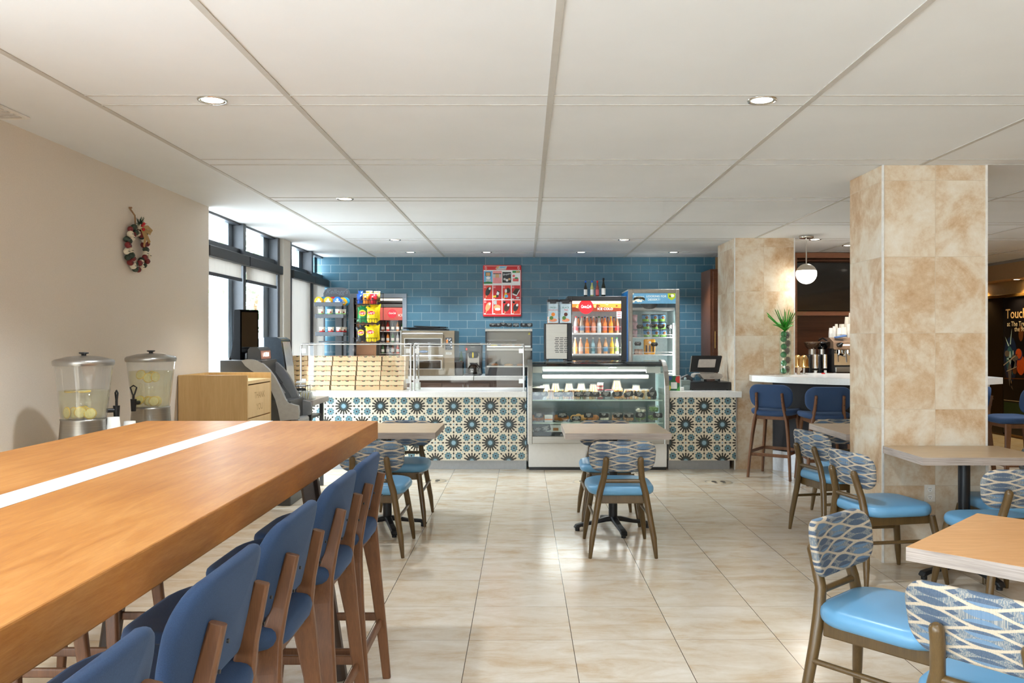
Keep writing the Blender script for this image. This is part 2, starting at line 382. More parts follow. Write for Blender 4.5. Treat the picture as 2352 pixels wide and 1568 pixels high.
    def text(s, txt, size, p, ax='-y', depth=.0006, align='CENTER', shear=0, sx=1, rot=0):
        """lettering standing at p, readable from the side named by ax"""
        key = (txt, align, shear)
        if key not in _tc:
            cu = bpy.data.curves.new('t', 'FONT'); cu.body = txt; cu.size = 1; cu.align_x = align; cu.align_y = 'CENTER'; cu.resolution_u = 3; cu.shear = shear; cu.offset = .008
            o = bpy.data.objects.new('t', cu); C.objects.link(o); dg = bpy.context.evaluated_depsgraph_get()
            me = bpy.data.meshes.new_from_object(o.evaluated_get(dg))
            _tc[key] = ([tuple(v.co) for v in me.vertices], [tuple(q.vertices) for q in me.polygons])
            bpy.data.objects.remove(o); bpy.data.curves.remove(cu); bpy.data.meshes.remove(me)
        vs, fs = _tc[key]; cr, sr = math.cos(rot), math.sin(rot); o = []
        for x, y, _ in vs:
            x *= size*sx; y *= size; x, y = x*cr-y*sr, x*sr+y*cr
            if ax == '-y': o.append((p[0]+x, p[1]-depth, p[2]+y))
            elif ax == '+x': o.append((p[0]+depth, p[1]+x, p[2]+y))
            elif ax == '-x': o.append((p[0]-depth, p[1]-x, p[2]+y))
            else: o.append((p[0]+x, p[1]+y, p[2]+depth))
        return s.add(o, fs)
    def disc(s, c, r, ax='-y', n=20, rz=None, ph=0):
        rz = rz or r; o = []
        for k in range(n):
            a = ph+2*math.pi*k/n; u, v = r*math.cos(a), rz*math.sin(a)
            o.append((c[0]+u, c[1], c[2]+v) if ax == '-y' else ((c[0], c[1]+u, c[2]+v) if ax in ('x', '+x', '-x') else (c[0]+u, c[1]+v, c[2])))
        return s.add(o, [tuple(range(n)) if ax != '-x' else tuple(reversed(range(n)))])
    def mesh(s, name, mats, off=(0, 0, 0)):
        me = bpy.data.meshes.new(name); off = Vector(off)
        me.from_pydata([tuple(Vector(v)-off) for v in s.v], [], [f[0] for f in s.f])
        for m in (mats if isinstance(mats, (list, tuple)) else [mats]): me.materials.append(m)
        me.polygons.foreach_set('material_index', [f[1] for f in s.f]); me.polygons.foreach_set('use_smooth', [f[2] for f in s.f])
        me.update(); return me
_tc = {}
def tag(o, label, cat=None, group=None, kind=None):
    if label: o['label'] = label
    if cat: o['category'] = cat
    if group: o['group'] = group
    if kind: o['kind'] = kind
    return o
def thing(name, label, cat, loc=(0, 0, 0), rz=0, group=None):
    o = bpy.data.objects.new(name, None); C.objects.link(o); o.location = loc; o.rotation_euler = (0, 0, rz); o.empty_display_size = .05
    return tag(o, label, cat, group)
def part(name, b, mats, parent, label=None, bev=0):
    top = parent
    while top.parent: top = top.parent
    o = bpy.data.objects.new(name, b.mesh(name, mats, top.location)); C.objects.link(o); o.parent = parent
    if label: o['label'] = label
    if bev:
        m = o.modifiers.new('bevel', 'BEVEL'); m.width = bev; m.segments = 2; m.limit_method = 'ANGLE'
    return o
def solo(name, b, mats, label, cat, group=None, kind=None, bev=0):
    xs, ys, zs = zip(*b.v); off = ((min(xs)+max(xs))/2, (min(ys)+max(ys))/2, min(zs))
    o = bpy.data.objects.new(name, b.mesh(name, mats, off)); C.objects.link(o); o.location = off
    if bev:
        m = o.modifiers.new('bevel', 'BEVEL'); m.width = bev; m.segments = 2; m.limit_method = 'ANGLE'
    return tag(o, label, cat, group, kind)
def struct(name, b, mats, parent=None, kind='structure', bev=0):
    o = bpy.data.objects.new(name, b.mesh(name, mats)); C.objects.link(o)
    if parent: o.parent = parent
    else: o['kind'] = kind
    if bev:
        m = o.modifiers.new('bevel', 'BEVEL'); m.width = bev; m.segments = 2; m.limit_method = 'ANGLE'
    return o
def dup(root, loc, rz, label=None, group=None):
    def cp(o, par):
        c = o.copy(); C.objects.link(c); c.parent = par
        for ch in o.children: cp(ch, c)
        return c
    kids = list(root.children); r = root.copy(); C.objects.link(r)
    for k in kids: cp(k, r)
    r.location = loc; r.rotation_euler = (0, 0, rz)
    if label: r['label'] = label
    if group: r['group'] = group
    return r
# ---------------------------------------------------------------- the room
BY = 11.3
b = B(); b.box(-2.95, 8.2, -7.4, 14.2, -.1, 0); floor_o = struct('floor', b, MF)
b = B(); b.box(-2.95, 8.2, -7.4, 14.2, CH, CH+.12); ceiling = struct('ceiling', b, ceilw)
b = B(); z0, z1 = CH-.004, CH+.01
for x in (-2.07, -1.112, .118, 1.36, 2.575, 3.8, 5.02, 6.25):
    b.box(x-.014, x+.014, -7.2, 14, z0, z1)
for y in (-5.65, -4.29, -2.93, -1.57, -.21, 1.15, 2.52, 3.895, 5.25, 6.64, 8.04, 9.32, 10.665, 12.05):
    for d in (-.078, .078): b.box(-2.07, 6.9, y+d-.005, y+d+.005, z0+.0005, z1)
struct('ceiling_grid', b, ceilg, ceiling)
# left wall, its return and the recessed window wall
b = B(); b.box(-2.95, -2.72, 2.4, 7.03, 0, CH); struct('wall_left', b, MWP)
b = B(); b.box(-2.95, -2.72, -7.4, 2.4, 0, .12); b.box(-2.95, -2.72, -7.4, 2.4, 2.48, CH)
for y in (-7.4, -4.4, -1.85, .1, 2.15): b.box(-2.95, -2.72, y, y+.2, .12, 2.48)
struct('wall_left_front', b, MWP)
b = B()
for y0, y1 in ((-7.15, -4.4), (-4.15, -1.85), (-1.6, .1), (.35, 2.15)): b.box(-2.80, -2.79, y0, y1, .12, 2.48)
struct('window_4', b, glass)
b = B(); b.box(-2.86, -2.728, 9.24, 9.50, 0, CH); struct('trim_1', b, pm('cream_pier', (226, 220, 210), .7, var=.02))
def window(n, ys, y0, y1, fabric_to):
    wn = bpy.data.objects.new('window_%d' % n, None); C.objects.link(wn); wn['kind'] = 'structure'; wn.location = (-2.8, (y0+y1)/2, 0)
    b = B(); b.box(-2.86, -2.80, y0, y1, 2.25, 2.34); b.box(-2.86, -2.80, y0, y1, 0, .12); b.box(-2.86, -2.80, y0, y1, CH-.02, CH)
    for y in ys: b.box(-2.87, -2.745 if n == 2 else -2.765, y-.04, y+.04, 0, CH-.002)
    part('frame', b, frame_m, wn)
    b = B(); b.box(-2.838, -2.832, y0, y1, .12, CH-.03); part('pane', b, wglass, wn)
    ed = [y0]+list(ys)+[y1]
    b = B()
    for a, c in zip(ed, ed[1:]):
        if c-a > .3: b.box(-2.80, -2.71, a+.01, c-.01, 2.175, 2.27, .006)
    part('shade_cassette', b, pm('shade_cassette', (52, 54, 56), .45, var=.04), wn)
    for a, c in zip(ed, ed[1:]):
        if c-a < .3: continue
        b = B(); nn = 24; ya, yc = a+.036, c-(.10 if n == 1 else .036)
        vs = []; 
        for i in range(nn+1):
            y = ya+(yc-ya)*i/nn; vs += [(-2.765+.004*math.sin(i*.9), y, 2.19), (-2.765+.004*math.sin(i*.9+1), y, fabric_to)]
        b.add(vs, [(2*i, 2*i+1, 2*i+3, 2*i+2) for i in range(nn)], True); sh = part('roller_shade', b, shade_m, wn)
        b = B(); b.box(-2.775, -2.755, ya, yc, fabric_to-.03, fabric_to); part('hem_bar', b, frame_m, sh)
window(1, [8.06, 9.17], 7.03, 9.24, 2.045)
window(2, [9.58, 10.55], 9.50, BY, .06)
# slate-clad fins standing outside the glass, pale paving and a parked car
for i, (y0, y1) in enumerate(((7.92, 8.30), (8.98, 9.42), (10.39, 10.86), (11.3, 11.6))):
    b = B(); b.box(-2.915, -2.875, y0, y1, 0, CH+.3)
    solo('exterior_fin', b, slate, ['slate grey fin outside the first window pane', 'slate grey fin outside the window beside the cream pier', 'slate grey fin seen above the drawn shades', 'slate grey fin outside at the blue tiled corner'][i], 'pillar', 'slate fins outside the windows')
b = B(); b.box(-40, -2.95, -10, 45, -.15, -.03); struct('pavement_outside', b, pm('pale_paving', (214, 214, 212), .8))
t = thing('parked_car', 'white car parked outside, glimpsed at the window edge', 'car', (-8.6, 24.3, 0))
b = B(); b.prism([(22.3, .3), (22.3, .8), (22.9, .95), (23.5, 1.4), (25.0, 1.42), (25.7, 1.0), (26.4, .85), (26.4, .3)], -9.4, -7.7, 'x'); part('body', b, pm('white_car_paint', (235, 236, 238), .2, coat=.5), t, bev=.05)
b = B(); b.prism([(23.25, .98), (23.6, 1.34), (24.9, 1.36), (25.4, 1.0)], -9.42, -7.68, 'x'); part('side_window', b, blkgl, t)
for y in (22.95, 25.7):
    b = B(); b.tube([(-9.43, y, .32), (-7.66, y, .32)], .32, 18); part('wheel', b, blk, t)
random.seed(3); b = B()
b.tube([(-9.5, 28, 0), (-9.4, 28, 1.6), (-9.2, 28.1, 3)], [.12, .1, .06], 8)
t = thing('street_tree', 'green tree outside, glimpsed at the window edge', 'tree', (-9.5, 28, 0)); part('trunk', b, stoolw, t)
b = B()
for i in range(900):
    a, e, rr = random.uniform(0, 6.28), random.uniform(-1, 1), 1.5*random.uniform(.5, 1)
    c = Vector((-9.3+rr*math.cos(a)*math.sqrt(1-e*e), 28+rr*math.sin(a)*math.sqrt(1-e*e), 3.4+rr*1.3*e)); q = [Vector((random.uniform(-1, 1), random.uniform(-1, 1), random.uniform(-1, 1)))*.16 for _ in range(2)]
    b.quad(c-q[0], c+q[1]*.5, c+q[0], c-q[1]*.5)
part('leaves', b, pm('tree_leaf', (120, 156, 104), .6, var=.3), t)
# blue tiled back wall with a service doorway
dx0, dx1, dz = X(813, BY), X(925, BY), Z(684, BY)
b = B(); b.box(-2.95, dx0, BY, BY+.15, 0, CH); b.box(dx1, 2.62, BY, BY+.15, 0, CH); b.box(dx0, dx1, BY, BY+.15, dz, CH)
struct('wall_back', b, MBT)
b = B(); b.box(2.62, 8.2, 13.9, 14.05, 0, CH); b.box(2.62, 2.7, BY, 13.9, 0, CH); struct('wall_back_lobby', b, pm('lobby_wall', (150, 118, 78), .7, var=.05))
b = B(); f = .058
for x0, x1, zb, zt in ((dx0-f, dx0, 0, dz), (dx1, dx1+f, 0, dz), (dx0-f, dx1+f, dz, dz+f)): b.box(x0, x1, BY-.04, BY+.16, zb, zt)
struct('door_1', b, pm('grey_door_frame', (128, 134, 142), .45, var=.04), bev=.004)
b = B(); b.box(-2.62, -2.47, BY-.03, BY, 0, 2.02); b.mat(1).box(-2.53, -2.505, BY-.034, BY-.028, 0, 2.0)
struct('trim_2', b, [pm('grey_door_frame', (128, 134, 142), .45), blk])
b = B(); b.box(-2.95, -.9, 13.0, 13.1, 0, CH); b.box(-2.95, -2.9, BY+.15, 13, 0, CH); b.box(-1.0, -.9, BY+.15, 13, 0, CH)
struct('wall_storeroom', b, pm('storeroom_wall', (176, 160, 146), .7))
# front of the room (behind the viewer): glazed
b = B(); b.box(-2.95, 8.2, -7.3, -7.2, 0, .3); b.box(-2.95, 8.2, -7.3, -7.2, 2.4, CH)
for x0_, x1_ in ((-2.95, .2), (1.5, 8.2)): b.box(x0_, x1_, -7.3, -7.2, .3, 2.4)
b.box(.2, 1.5, -7.3, -7.2, .3, .8); b.box(.2, 1.5, -7.3, -7.2, 2.2, 2.4)
struct('wall_front', b, white)
# right wall of the lobby with its lit soffit
b = B(); b.box(7.25, 7.4, -7.3, 13.9, 0, CH); struct('wall_right', b, pm('amber_wall', (178, 136, 78), .6, var=.06))
b = B(); b.box(6.95, 7.25, -7.2, 13.9, 2.324, 2.56); struct('trim_3', b, pm('tan_soffit', (176, 138, 96), .7, var=.03))
b = B(); b.box(6.93, 7.25, -7.2, 13.9, 2.552, CH); struct('trim_4', b, pm('grey_soffit_band', (150, 140, 128), .7, var=.03))
b = B(); b.box(7.19, 7.25, 9.5, 13.9, 2.085, 2.13, .004); struct('trim_5', b, pm('brass_trim', (184, 140, 74), .25, .9))
# ---------------------------------------------------------------- columns
def column(n, x0, x1, y0, y1, lab):
    b = B(); b.box(x0, x1, y0, y1, 0, CH-.001); o = struct('column_%d' % n, b, MCOL)
    b = B()
    for x in (x0, x1): b.box(x-.006, x+.006, y0-.006, y0+.006, 0, CH-.002)
    struct('corner_trim', b, pm('pale_corner_trim', (232, 230, 226), .35, .2), o)
    return o
column(1, 2.327, 3.001, 5.33, 5.87, ''); column(2, 2.341, 3.008, 9.16, 9.96, '')
b = B(); b.box(2.595, 2.665, 5.322, 5.33, .395, .508, .003)
t = thing('power_outlet', 'white double power outlet low on the marbled column', 'outlet', (2.63, 5.326, .4)); part('plate', b, pm('outlet_plate', (236, 230, 220), .4), t)
for z in (.425, .478):
    b = B(); b.disc((2.63, 5.3214, z), .016, rz=.018); b.mat(1)
    for dx in (-.006, .006): b.box(2.63+dx-.001, 2.63+dx+.001, 5.3205, 5.322, z, z+.009)
    b.disc((2.63, 5.3208, z-.008), .0025); part('socket', b, [white_p, blk], t)
# ---------------------------------------------------------------- recessed downlights
dl = [(-1.49, 3.895), (1.125, 3.895), (-1.46, 6.62), (-1.49, 9.34), (1.125, 9.34), (-1.50, 10.665), (-.505, 10.665), (.726, 10.665), (1.93, 10.665), (3.29, 9.30)]
where = ['over the communal table end', 'over the open floor', 'over the dining table beside the communal table', 'before the pizza boxes', 'before the beverage cooler', 'above the snack racks', 'above the red menu board', 'above the display fridge bottles', 'above the cash register', 'behind the globe pendant']
def downlight(x, y, lab, z=CH, energy=66, col=(.86, .94, 1), g='recessed downlights in the panel ceiling'):
    t = thing('ceiling_downlight', lab, 'ceiling light', (x, y, z-.01), 0, g)
    b = B(); b.lathe([(.050, .004), (.052, -.004), (.066, -.006), (.070, -.001), (.070, .0)], (x, y, z)); part('trim_ring', b, chrome, t)
    b = B(); b.lathe([(0, -.001), (.053, -.001)], (x, y, z)); part('lamp', b, downl, t)
    d = bpy.data.lights.new('downlight_beam', 'SPOT'); d.energy = energy; d.spot_size = R(112); d.spot_blend = .7; d.shadow_soft_size = .05; d.color = col
    o = bpy.data.objects.new('downlight_beam', d); C.objects.link(o); o.location = (x, y, z-.03)
for (x, y), wl in zip(dl, where): downlight(x, y, 'round recessed downlight '+wl)
downlight(7.1, 11.83, 'downlight in the tan soffit above the poster', 2.322, 36, (1, .74, .36), 'soffit downlights')
for k, (x, y) in enumerate(((3.2, .9), (3.2, 2.6), (4.9, 1.6), (5.4, 5.3))): downlight(x, y, ['warm downlight above the edge of the near oak table', 'warm downlight beyond the near oak table', 'warm downlight far right of the near table', 'warm downlight in the lobby behind the column'][k], CH, 12, (1, .80, .60), 'downlights over the near tables')
for k, (x, y) in enumerate(((4.5, 9.9), (3.9, 9.9))): downlight(x, y, 'recessed downlight over the espresso machine' if k else 'recessed downlight over the far end of the coffee bar', CH, 12, (1, .82, .62), 'downlights over the coffee bar')
for y in (12.9, 10.2): downlight(7.1, y, 'soffit downlight past the dark panel' if y > 12 else 'soffit downlight before the football poster', 2.322, 36, (1, .74, .36), 'soffit downlights')
b = B(); b.box(-2.71, -2.54, 3.55, 4.2, CH-.012, CH-.002)
t = thing('ceiling_vent', 'white ceiling vent beside the papered wall', 'vent', (-2.625, 3.87, CH-.012)); part('frame', b, white, t)
b = B()
for k in range(12): b.box(-2.70, -2.555, 3.6+k*.048, 3.625+k*.048, CH-.018, CH-.011)
part('slat', b, pm('vent_slat', (206, 203, 198), .6), t)
# floor stickers
for i, (x, y, l) in enumerate(((1.97, 8.34, 'round beige footprint sticker before the cash register'), (-.95, 8.41, 'round beige footprint sticker before the pizza box counter'), (.62, 8.36, 'round footprint sticker hidden behind the middle chairs'))):
    t = thing('floor_sticker', l, 'floor sticker', (x, y, 0), 0, 'standing place stickers on the floor')
    b = B(); b.lathe([(0, .0015), (.14, .0015), (.141, .0002)], (x, y, 0), 32); part('disc', b, pm('sticker_beige', (204, 188, 162), .4), t)
    b = B(); b.lathe([(.128, .0018), (.140, .0018)], (x, y, 0), 32); part('ring', b, pm('sticker_ring', (150, 140, 126), .4), t)
    for sx in (-1, 1):
        b = B(); b.disc((x+sx*.045, y+.02, .0022), .026, 'z', 16, .05); b.disc((x+sx*.042, y-.06, .0022), .019, 'z', 12, .02); part('footprint', b, pm('sticker_foot', (70, 62, 54), .5), t)
# wreath of bells
wy, wz = 5.665, 2.085
t = thing('bell_wreath', 'wreath of red, green and cream bells hung on the papered wall', 'wreath', (-2.69, wy, wz)); random.seed(11)
bm_ = [pm('bell_green', (42, 58, 46), .5, bump=.2), pm('bell_red', (122, 34, 36), .5, bump=.2), pm('bell_cream', (226, 214, 190), .5, bump=.2)]
k = 0
for i in range(21):
    a = R(112)+2*math.pi*i/21*.97
    for j in range(2):
        r = .128+(j-.5)*.038+random.uniform(-.006, .006); y = wy+r*math.cos(a)*1.02; z = wz+r*math.sin(a)*1.0
        rad = random.uniform(.0195, .0235)
        b = B(); c = (-2.688+random.uniform(-.006, .012), y, z); b.ball(c, rad, 10, 6); b.mat(1).tube([(c[0]+rad*.8, y-rad*.6, z), (c[0]+rad*1.02, y, z), (c[0]+rad*.8, y+rad*.6, z)], .0022, 5)
        part('bell', b, [bm_[(i+j*0) % 3], blk], t)
b = B(); b.tube([(-2.715, wy-.045, wz+.265), (-2.69, wy-.03, wz+.22), (-2.69, wy-.02, wz+.15)], .006, 6); b.tube([(-2.72, wy-.05, wz+.27), (-2.70, wy-.05, wz+.27)], .006, 8)
part('twine_loop', b, woodm('twine', (120, 86, 50), (156, 118, 76)), t)
b = B(); b.add([], [])
for k in range(46):
    a = random.uniform(-.3, 3.4); l = random.uniform(.04, .08); y0, zz = wy+.02, wz+.16
    b.tube([(-2.68, y0, zz), (-2.665+random.uniform(-.02, .02), y0+l*math.cos(a), zz+l*math.sin(a)*.8)], [.003, .001], 4)
part('pine_sprig', b, pm('pine_sprig', (44, 76, 52), .6), t)
for dy, dzz in ((.0, .155), (.02, .17), (.014, .13)):
    b = B(); b.ball((-2.65, wy+dy, wz+dzz), .011, 8, 6); part('berry', b, pm('berry_red', (190, 20, 34), .25), t)
b = B()
for pts in ([(-2.66, wy+.02, wz+.145), (-2.64, wy+.06, wz+.150), (-2.64, wy+.12, wz+.13), (-2.64, wy+.09, wz+.115), (-2.66, wy+.02, wz+.135)], [(-2.66, wy+.01, wz+.14), (-2.645, wy+.03, wz+.07), (-2.65, wy+.02, wz+.01)], [(-2.66, wy+.02, wz+.14), (-2.645, wy+.06, wz+.08), (-2.64, wy+.085, wz+.045)]):
    b.plank(pts, [.03]*len(pts), [.003]*len(pts), (0, .7, .7))
part('burlap_ribbon', b, pm('burlap', (176, 142, 92), .9, bump=.4), t)

for k, (x, y) in enumerate(((-1.49, 1.15), (1.125, 1.15), (-1.49, -1.57), (1.125, -1.57), (3.6, -1.57), (-.2, -4.3), (3.0, -4.3), (5.2, 8.04), (5.2, -2.9))):  # extra downlights out of view, added to even out the room light
    downlight(x, y, 'recessed downlight added unseen for room light, %s' % ['over the communal table', 'over the aisle', 'behind the communal table', 'behind the viewer', 'behind the near tables', 'near the front glazing', 'near the front glazing corner', 'in the lobby behind the bar stools', 'at the front lobby side'][k], CH, (16 if k == 0 else 66))
# ---------------------------------------------------------------- dining chairs, bar stools, tables
def make_chair():
    t = thing('dining_chair', 'x', 'chair', (0, 0, 0), 0, 'leaf-patterned dining chairs at the small tables')
    b = B(); b.pad(.455, .455, .062, .12, .027, lambda u, v, n: (u, v-.005, .438+n+.010*(1-(u/.23)**2)*(1 if n > 0 else 0)), .004, taper=.06); part('seat', b, vinyl, t)
    b = B(); b.box(-.165, .165, -.205, .205, .352, .410); part('seat_frame', b, legw, t, bev=.006)
    for sx in (-1, 1):
        b = B(); b.tube([(sx*.220, -.262, 0), (sx*.2185, -.2615, .012), (sx*.205, -.252, .13), (sx*.172, -.232, .32), (sx*.152, -.226, .43), (sx*.128, -.232, .52), (sx*.116, -.262, .62), (sx*.114, -.274, .658), (sx*.114, -.277, .668), (sx*.114, -.279, .674)],
               [.011, .0125, .0195, .0215, .0225, .0215, .0205, .0205, .017, .009], 14); part('leg', b, legw, t)
    for sx in (-1, 1):
        b = B(); b.tube([(sx*.220, .275, 0), (sx*.219, .274, .012), (sx*.208, .260, .11), (sx*.165, .212, .40)], [.011, .0125, .0195, .0215], 14); part('leg', b, legw, t)
        b = B(); b.tube([(sx*.190, -.245, .262), (sx*.188, .237, .255)], .0105, 10); part('stretcher', b, legw, t)
    b = B(); b.tube([(-.128, -.232, .508), (.128, -.232, .508)], .0135, 10); part('back_rail', b, legw, t)
    b = B(); fb = lambda u, v, n: (u, -.243-v*.16+u*u*.75-n-(.03*max(0, v)), .675+v-abs(u)**2*.25*(1 if v < 0 else .3))
    b.pad(.445, .205, .032, .078, .013, fb, .003, taper=.1, seg=8); part('backrest', b, MFAB, t)
    return t
def make_stool():
    t = thing('bar_stool', 'x', 'stool', (0, 0, 0), 0, 'blue upholstered bar stools')
    b = B(); b.pad(.475, .44, .058, .15, .026, lambda u, v, n: (u, v, .676+n+.02*(u/.23)**2), .006); part('seat', b, MBW, t)
    b = B(); 
    for y0, y1 in ((-.185, -.155), (.145, .175)): b.box(-.165, .165, y0, y1, .615, .660)
    for x in (-1, 1): b.box(min(x*.175, x*.145), max(x*.175, x*.145), -.16, .15, .615, .658)
    part('seat_frame', b, stoolw, t, bev=.006)
    for sx in (-1, 1):
        b = B(); b.plank([(sx*.222, -.240, 0), (sx*.210, -.222, .20), (sx*.188, -.198, .45), (sx*.170, -.180, .60), (sx*.152, -.182, .68), (sx*.140, -.200, .76), (sx*.134, -.232, .895)],
                         [.024, .026, .028, .028, .027, .025, .024], [.034, .042, .050, .068, .058, .044, .034]); b.mat(1)
        for z, y in ((.86, -.238), (.80, -.221)): b.tube([(sx*.136, y-.012, z), (sx*.136, y-.016, z)], .0045, 8)
        part('leg', b, [stoolw, blk], t, bev=.004)
    for sx in (-1, 1):
        b = B(); b.plank([(sx*.222, .222, 0), (sx*.208, .206, .20), (sx*.182, .182, .50), (sx*.168, .168, .655)], [.024, .027, .029, .03], [.032, .042, .052, .062]); part('leg', b, stoolw, t, bev=.004)
    for a, c in (((-.20, -.214, .245), (.20, -.214, .245)), ((-.20, .205, .27), (.20, .205, .27)), ((-.203, -.21, .27), (-.203, .20, .27)), ((.203, -.21, .27), (.203, .20, .27))):
        b = B(); b.plank([a, c], [.018, .018], [.034, .034], (0, 1, 0) if a[1] == c[1] else (1, 0, 0)); part('stretcher', b, stoolw, t, bev=.003)
    b = B(); b.pad(.452, .25, .038, .10, .016, lambda u, v, n: (u, -.196-v*.20+u*u*.6-n, .857+v), .004, seg=8, taper=.06); part('backrest', b, MBW, t)
    return t
chair0 = make_chair(); stool0 = make_stool()
chairs = [  # x, y, facing (degrees from +x), label
    (.648, 5.69, 90, 'leaf-patterned chair with its back to us at the middle table'),
    (.664, 6.62, 270, 'leaf-patterned chair on the counter side of the middle table'),
    (-1.035, 5.70, 90, 'leaf-patterned chair behind the bar stools, its back turned to us'),
    (-1.00, 6.62, 270, 'leaf-patterned chair on the counter side of the table by the communal table'),
    (2.335, 6.13, 14, 'leaf-patterned chair at the table behind the marbled column, nearer the counter'),
    (2.66, 6.72, 270, 'leaf-patterned chair behind the far table, its back above the tabletop'),
    (2.185, 5.01, 12, 'leaf-patterned chair in front of the column, seat running under the white outlet'),
    (2.60, 4.50, 92, 'leaf-patterned chair with its back to us at the column table'),
    (3.00, 5.08, 180, 'leaf-patterned chair facing sideways at the far end of the column table'),
    (1.36, 2.99, -48, 'leaf-patterned chair turned toward us at the warm-lit oak table'),
    (1.407, 2.335, 41, 'nearest leaf-patterned chair, its large backrest cut by the picture edge')]
for i, (x, y, a, l) in enumerate(chairs):
    if i == 0: chair0.location = (x, y, 0); chair0.rotation_euler = (0, 0, R(a-90)); chair0['label'] = l
    else: dup(chair0, (x, y, 0), R(a-90), l)
stools = [(-.835, 1.19, 180, 'nearest blue bar stool at the communal table'), (-.835, 1.74, 180, 'second nearest blue bar stool at the communal table'), (-.835, 2.255, 180, 'blue bar stool at the middle of the communal table row'),
          (-.835, 2.815, 180, 'fourth blue bar stool from us at the communal table'), (-.835, 3.29, 180, 'farthest blue bar stool on the aisle side of the communal table'),
          (2.67, 8.72, 55, 'blue bar stool before the column with the green vase'), (3.03, 8.33, 86, 'blue bar stool below the globe pendant, its leg by a dining chair'),
          (4.43, 8.32, 172, 'blue bar stool at the bar end beside the column'), (4.72, 7.87, 178, 'blue bar stool seen sideways at the picture edge')]
lst = [(-1.76, 1.55, 0), (-1.76, 2.1, 0), (-1.76, 2.7, 0), (-1.76, 3.3, 0)]
nm = ['first', 'second', 'third', 'last']
stools += [(x, y, a, '%s bar stool from us along the wall side of the communal table' % n) for (x, y, a), n in zip(lst, nm)]
for i, (x, y, a, l) in enumerate(stools):
    if i == 0: stool0.location = (x, y, 0); stool0.rotation_euler = (0, 0, R(a-90)); stool0['label'] = l
    else: dup(stool0, (x, y, 0), R(a-90), l)
# communal table
t = thing('communal_table', 'long high orange oak communal table with a white centre strip', 'table', (-1.3, 2.2, 0))
b = B(); b.box(-1.872, -.728, .35, 4.04, .962, 1.05); part('tabletop', b, MCOM, t, bev=.004)
b = B(); b.box(-1.352, -1.246, .351, 4.039, 1.0495, 1.0508); part('centre_strip', b, pm('white_laminate_strip', (236, 236, 240), .45, var=.02), t, 'white strip inlaid along the middle')
mt = pm('dark_bronze_leg', (70, 56, 48), .4, .3)
for y in (3.5, .9):
    for sx in (-1, 1):
        b = B(); b.plank([(-1.3+sx*.50, y, 0), (-1.3+sx*.36, y, .96)], [.075, .075], [.06, .06], (1, 0, 0)); part('leg', b, mt, t, bev=.003)
    b = B(); b.box(-1.70, -.90, y-.03, y+.03, .93, .962); part('top_bracket', b, mt, t)
# pedestal tables
def pedestal(name, lab, x0, x1, y0, y1, z, top, bx, by, rot, trot=0, cc=None):
    cx, cy = cc or ((x0+x1)/2, (y0+y1)/2)
    t = thing('dining_table', lab, 'table', (cx, cy, 0), 0, 'small pedestal dining tables')
    M = Matrix.Translation((cx, cy, 0)) @ Matrix.Rotation(R(trot), 4, 'Z'); hx, hy = (x1-x0)/2, (y1-y0)/2
    b = B(M); b.box(-hx, hx, -hy, hy, z-.046, z-.001); b.mat(1).box(-hx+.0015, hx-.0015, -hy+.0015, hy-.0015, z-.002, z)
    part('tabletop', b, [tedge, top], t)
    b = B(); b.cyl((bx, by, .07), z-.12, .034); part('column', b, blkiron, t)
    b = B(); b.box(bx-.15, bx+.15, by-.02, by+.02, z-.06, z-.0465); b.box(bx-.02, bx+.02, by-.15, by+.15, z-.061, z-.047); part('mounting_plate', b, blkiron, t)
    for k in range(4):
        a = R(rot+90*k); dx, dy = math.cos(a), math.sin(a)
        b = B(); b.plank([(bx+dx*r, by+dy*r, h) for r, h in ((.0, .085), (.06, .08), (.16, .058), (.25, .046), (.285, .035), (.30, .02))], [.06, .055, .048, .05, .052, .045], [.04, .035, .026, .024, .03, .02], (-dy, dx, 0)); b.cyl((bx+dx*.28, by+dy*.28, 0), .03, .018)
        part('foot', b, blkiron, t, bev=.004)
ZT = .762
pedestal('', 'pale oak table in the middle of the floor', .291, 1.075, 6.02, 6.73, ZT, ttop, .67, 6.27, 10)
pedestal('', 'pale oak table beyond the end of the communal table', -1.446, -.668, 6.06, 6.76, ZT, ttop, -1.06, 6.28, 20)
pedestal('', 'pale oak table half hidden behind the marbled column', 2.335, 3.12, 5.96, 6.74, ZT, ttop, 2.75, 6.35, 20)
pedestal('', 'pale oak table standing against the face of the column', 2.32, 3.06, 4.78, 5.315, ZT, ttop, 2.69, 5.02, 12)
pedestal('', 'oak table with warm light in its colour, cut by the picture edge', 1.42, 2.166, 2.35, 3.096, ZT, ttop_warm_lit, 1.793, 2.723, 10, 45)
# ---------------------------------------------------------------- wall side: drinks, bin, cash machine, condiment stand
b = B(); b.box(-2.71, -2.18, 3.95, 5.62, 0, .80); b.mat(1).box(-2.715, -2.16, 3.93, 5.64, .80, .84)
t = thing('drinks_sideboard', 'laminate sideboard under the two lemon water dispensers', 'sideboard', (-2.44, 4.78, 0))
b = B(); b.box(-2.71, -2.20, 3.95, 5.62, 0, .80); part('body', b, lamin, t)
b = B(); b.box(-2.715, -2.17, 3.93, 5.64, .80, .84); part('worktop', b, lamin2, t, bev=.003)
for y in (3.97, 4.53, 5.09):
    b = B(); b.box(-2.20, -2.182, y, y+.53, .05, .78); d = part('door', b, lamin, t); b = B(); b.box(-2.182, -2.172, y+.45, y+.47, .60, .72); part('handle', b, alum, d)
water = glassm('lemon_water', (247, 245, 226), .3, .02, .05)
lemon = pm('lemon_rind', (244, 204, 20), .4); lemin = pm('lemon_flesh', (244, 232, 150), .35, var=.12, scale=90)
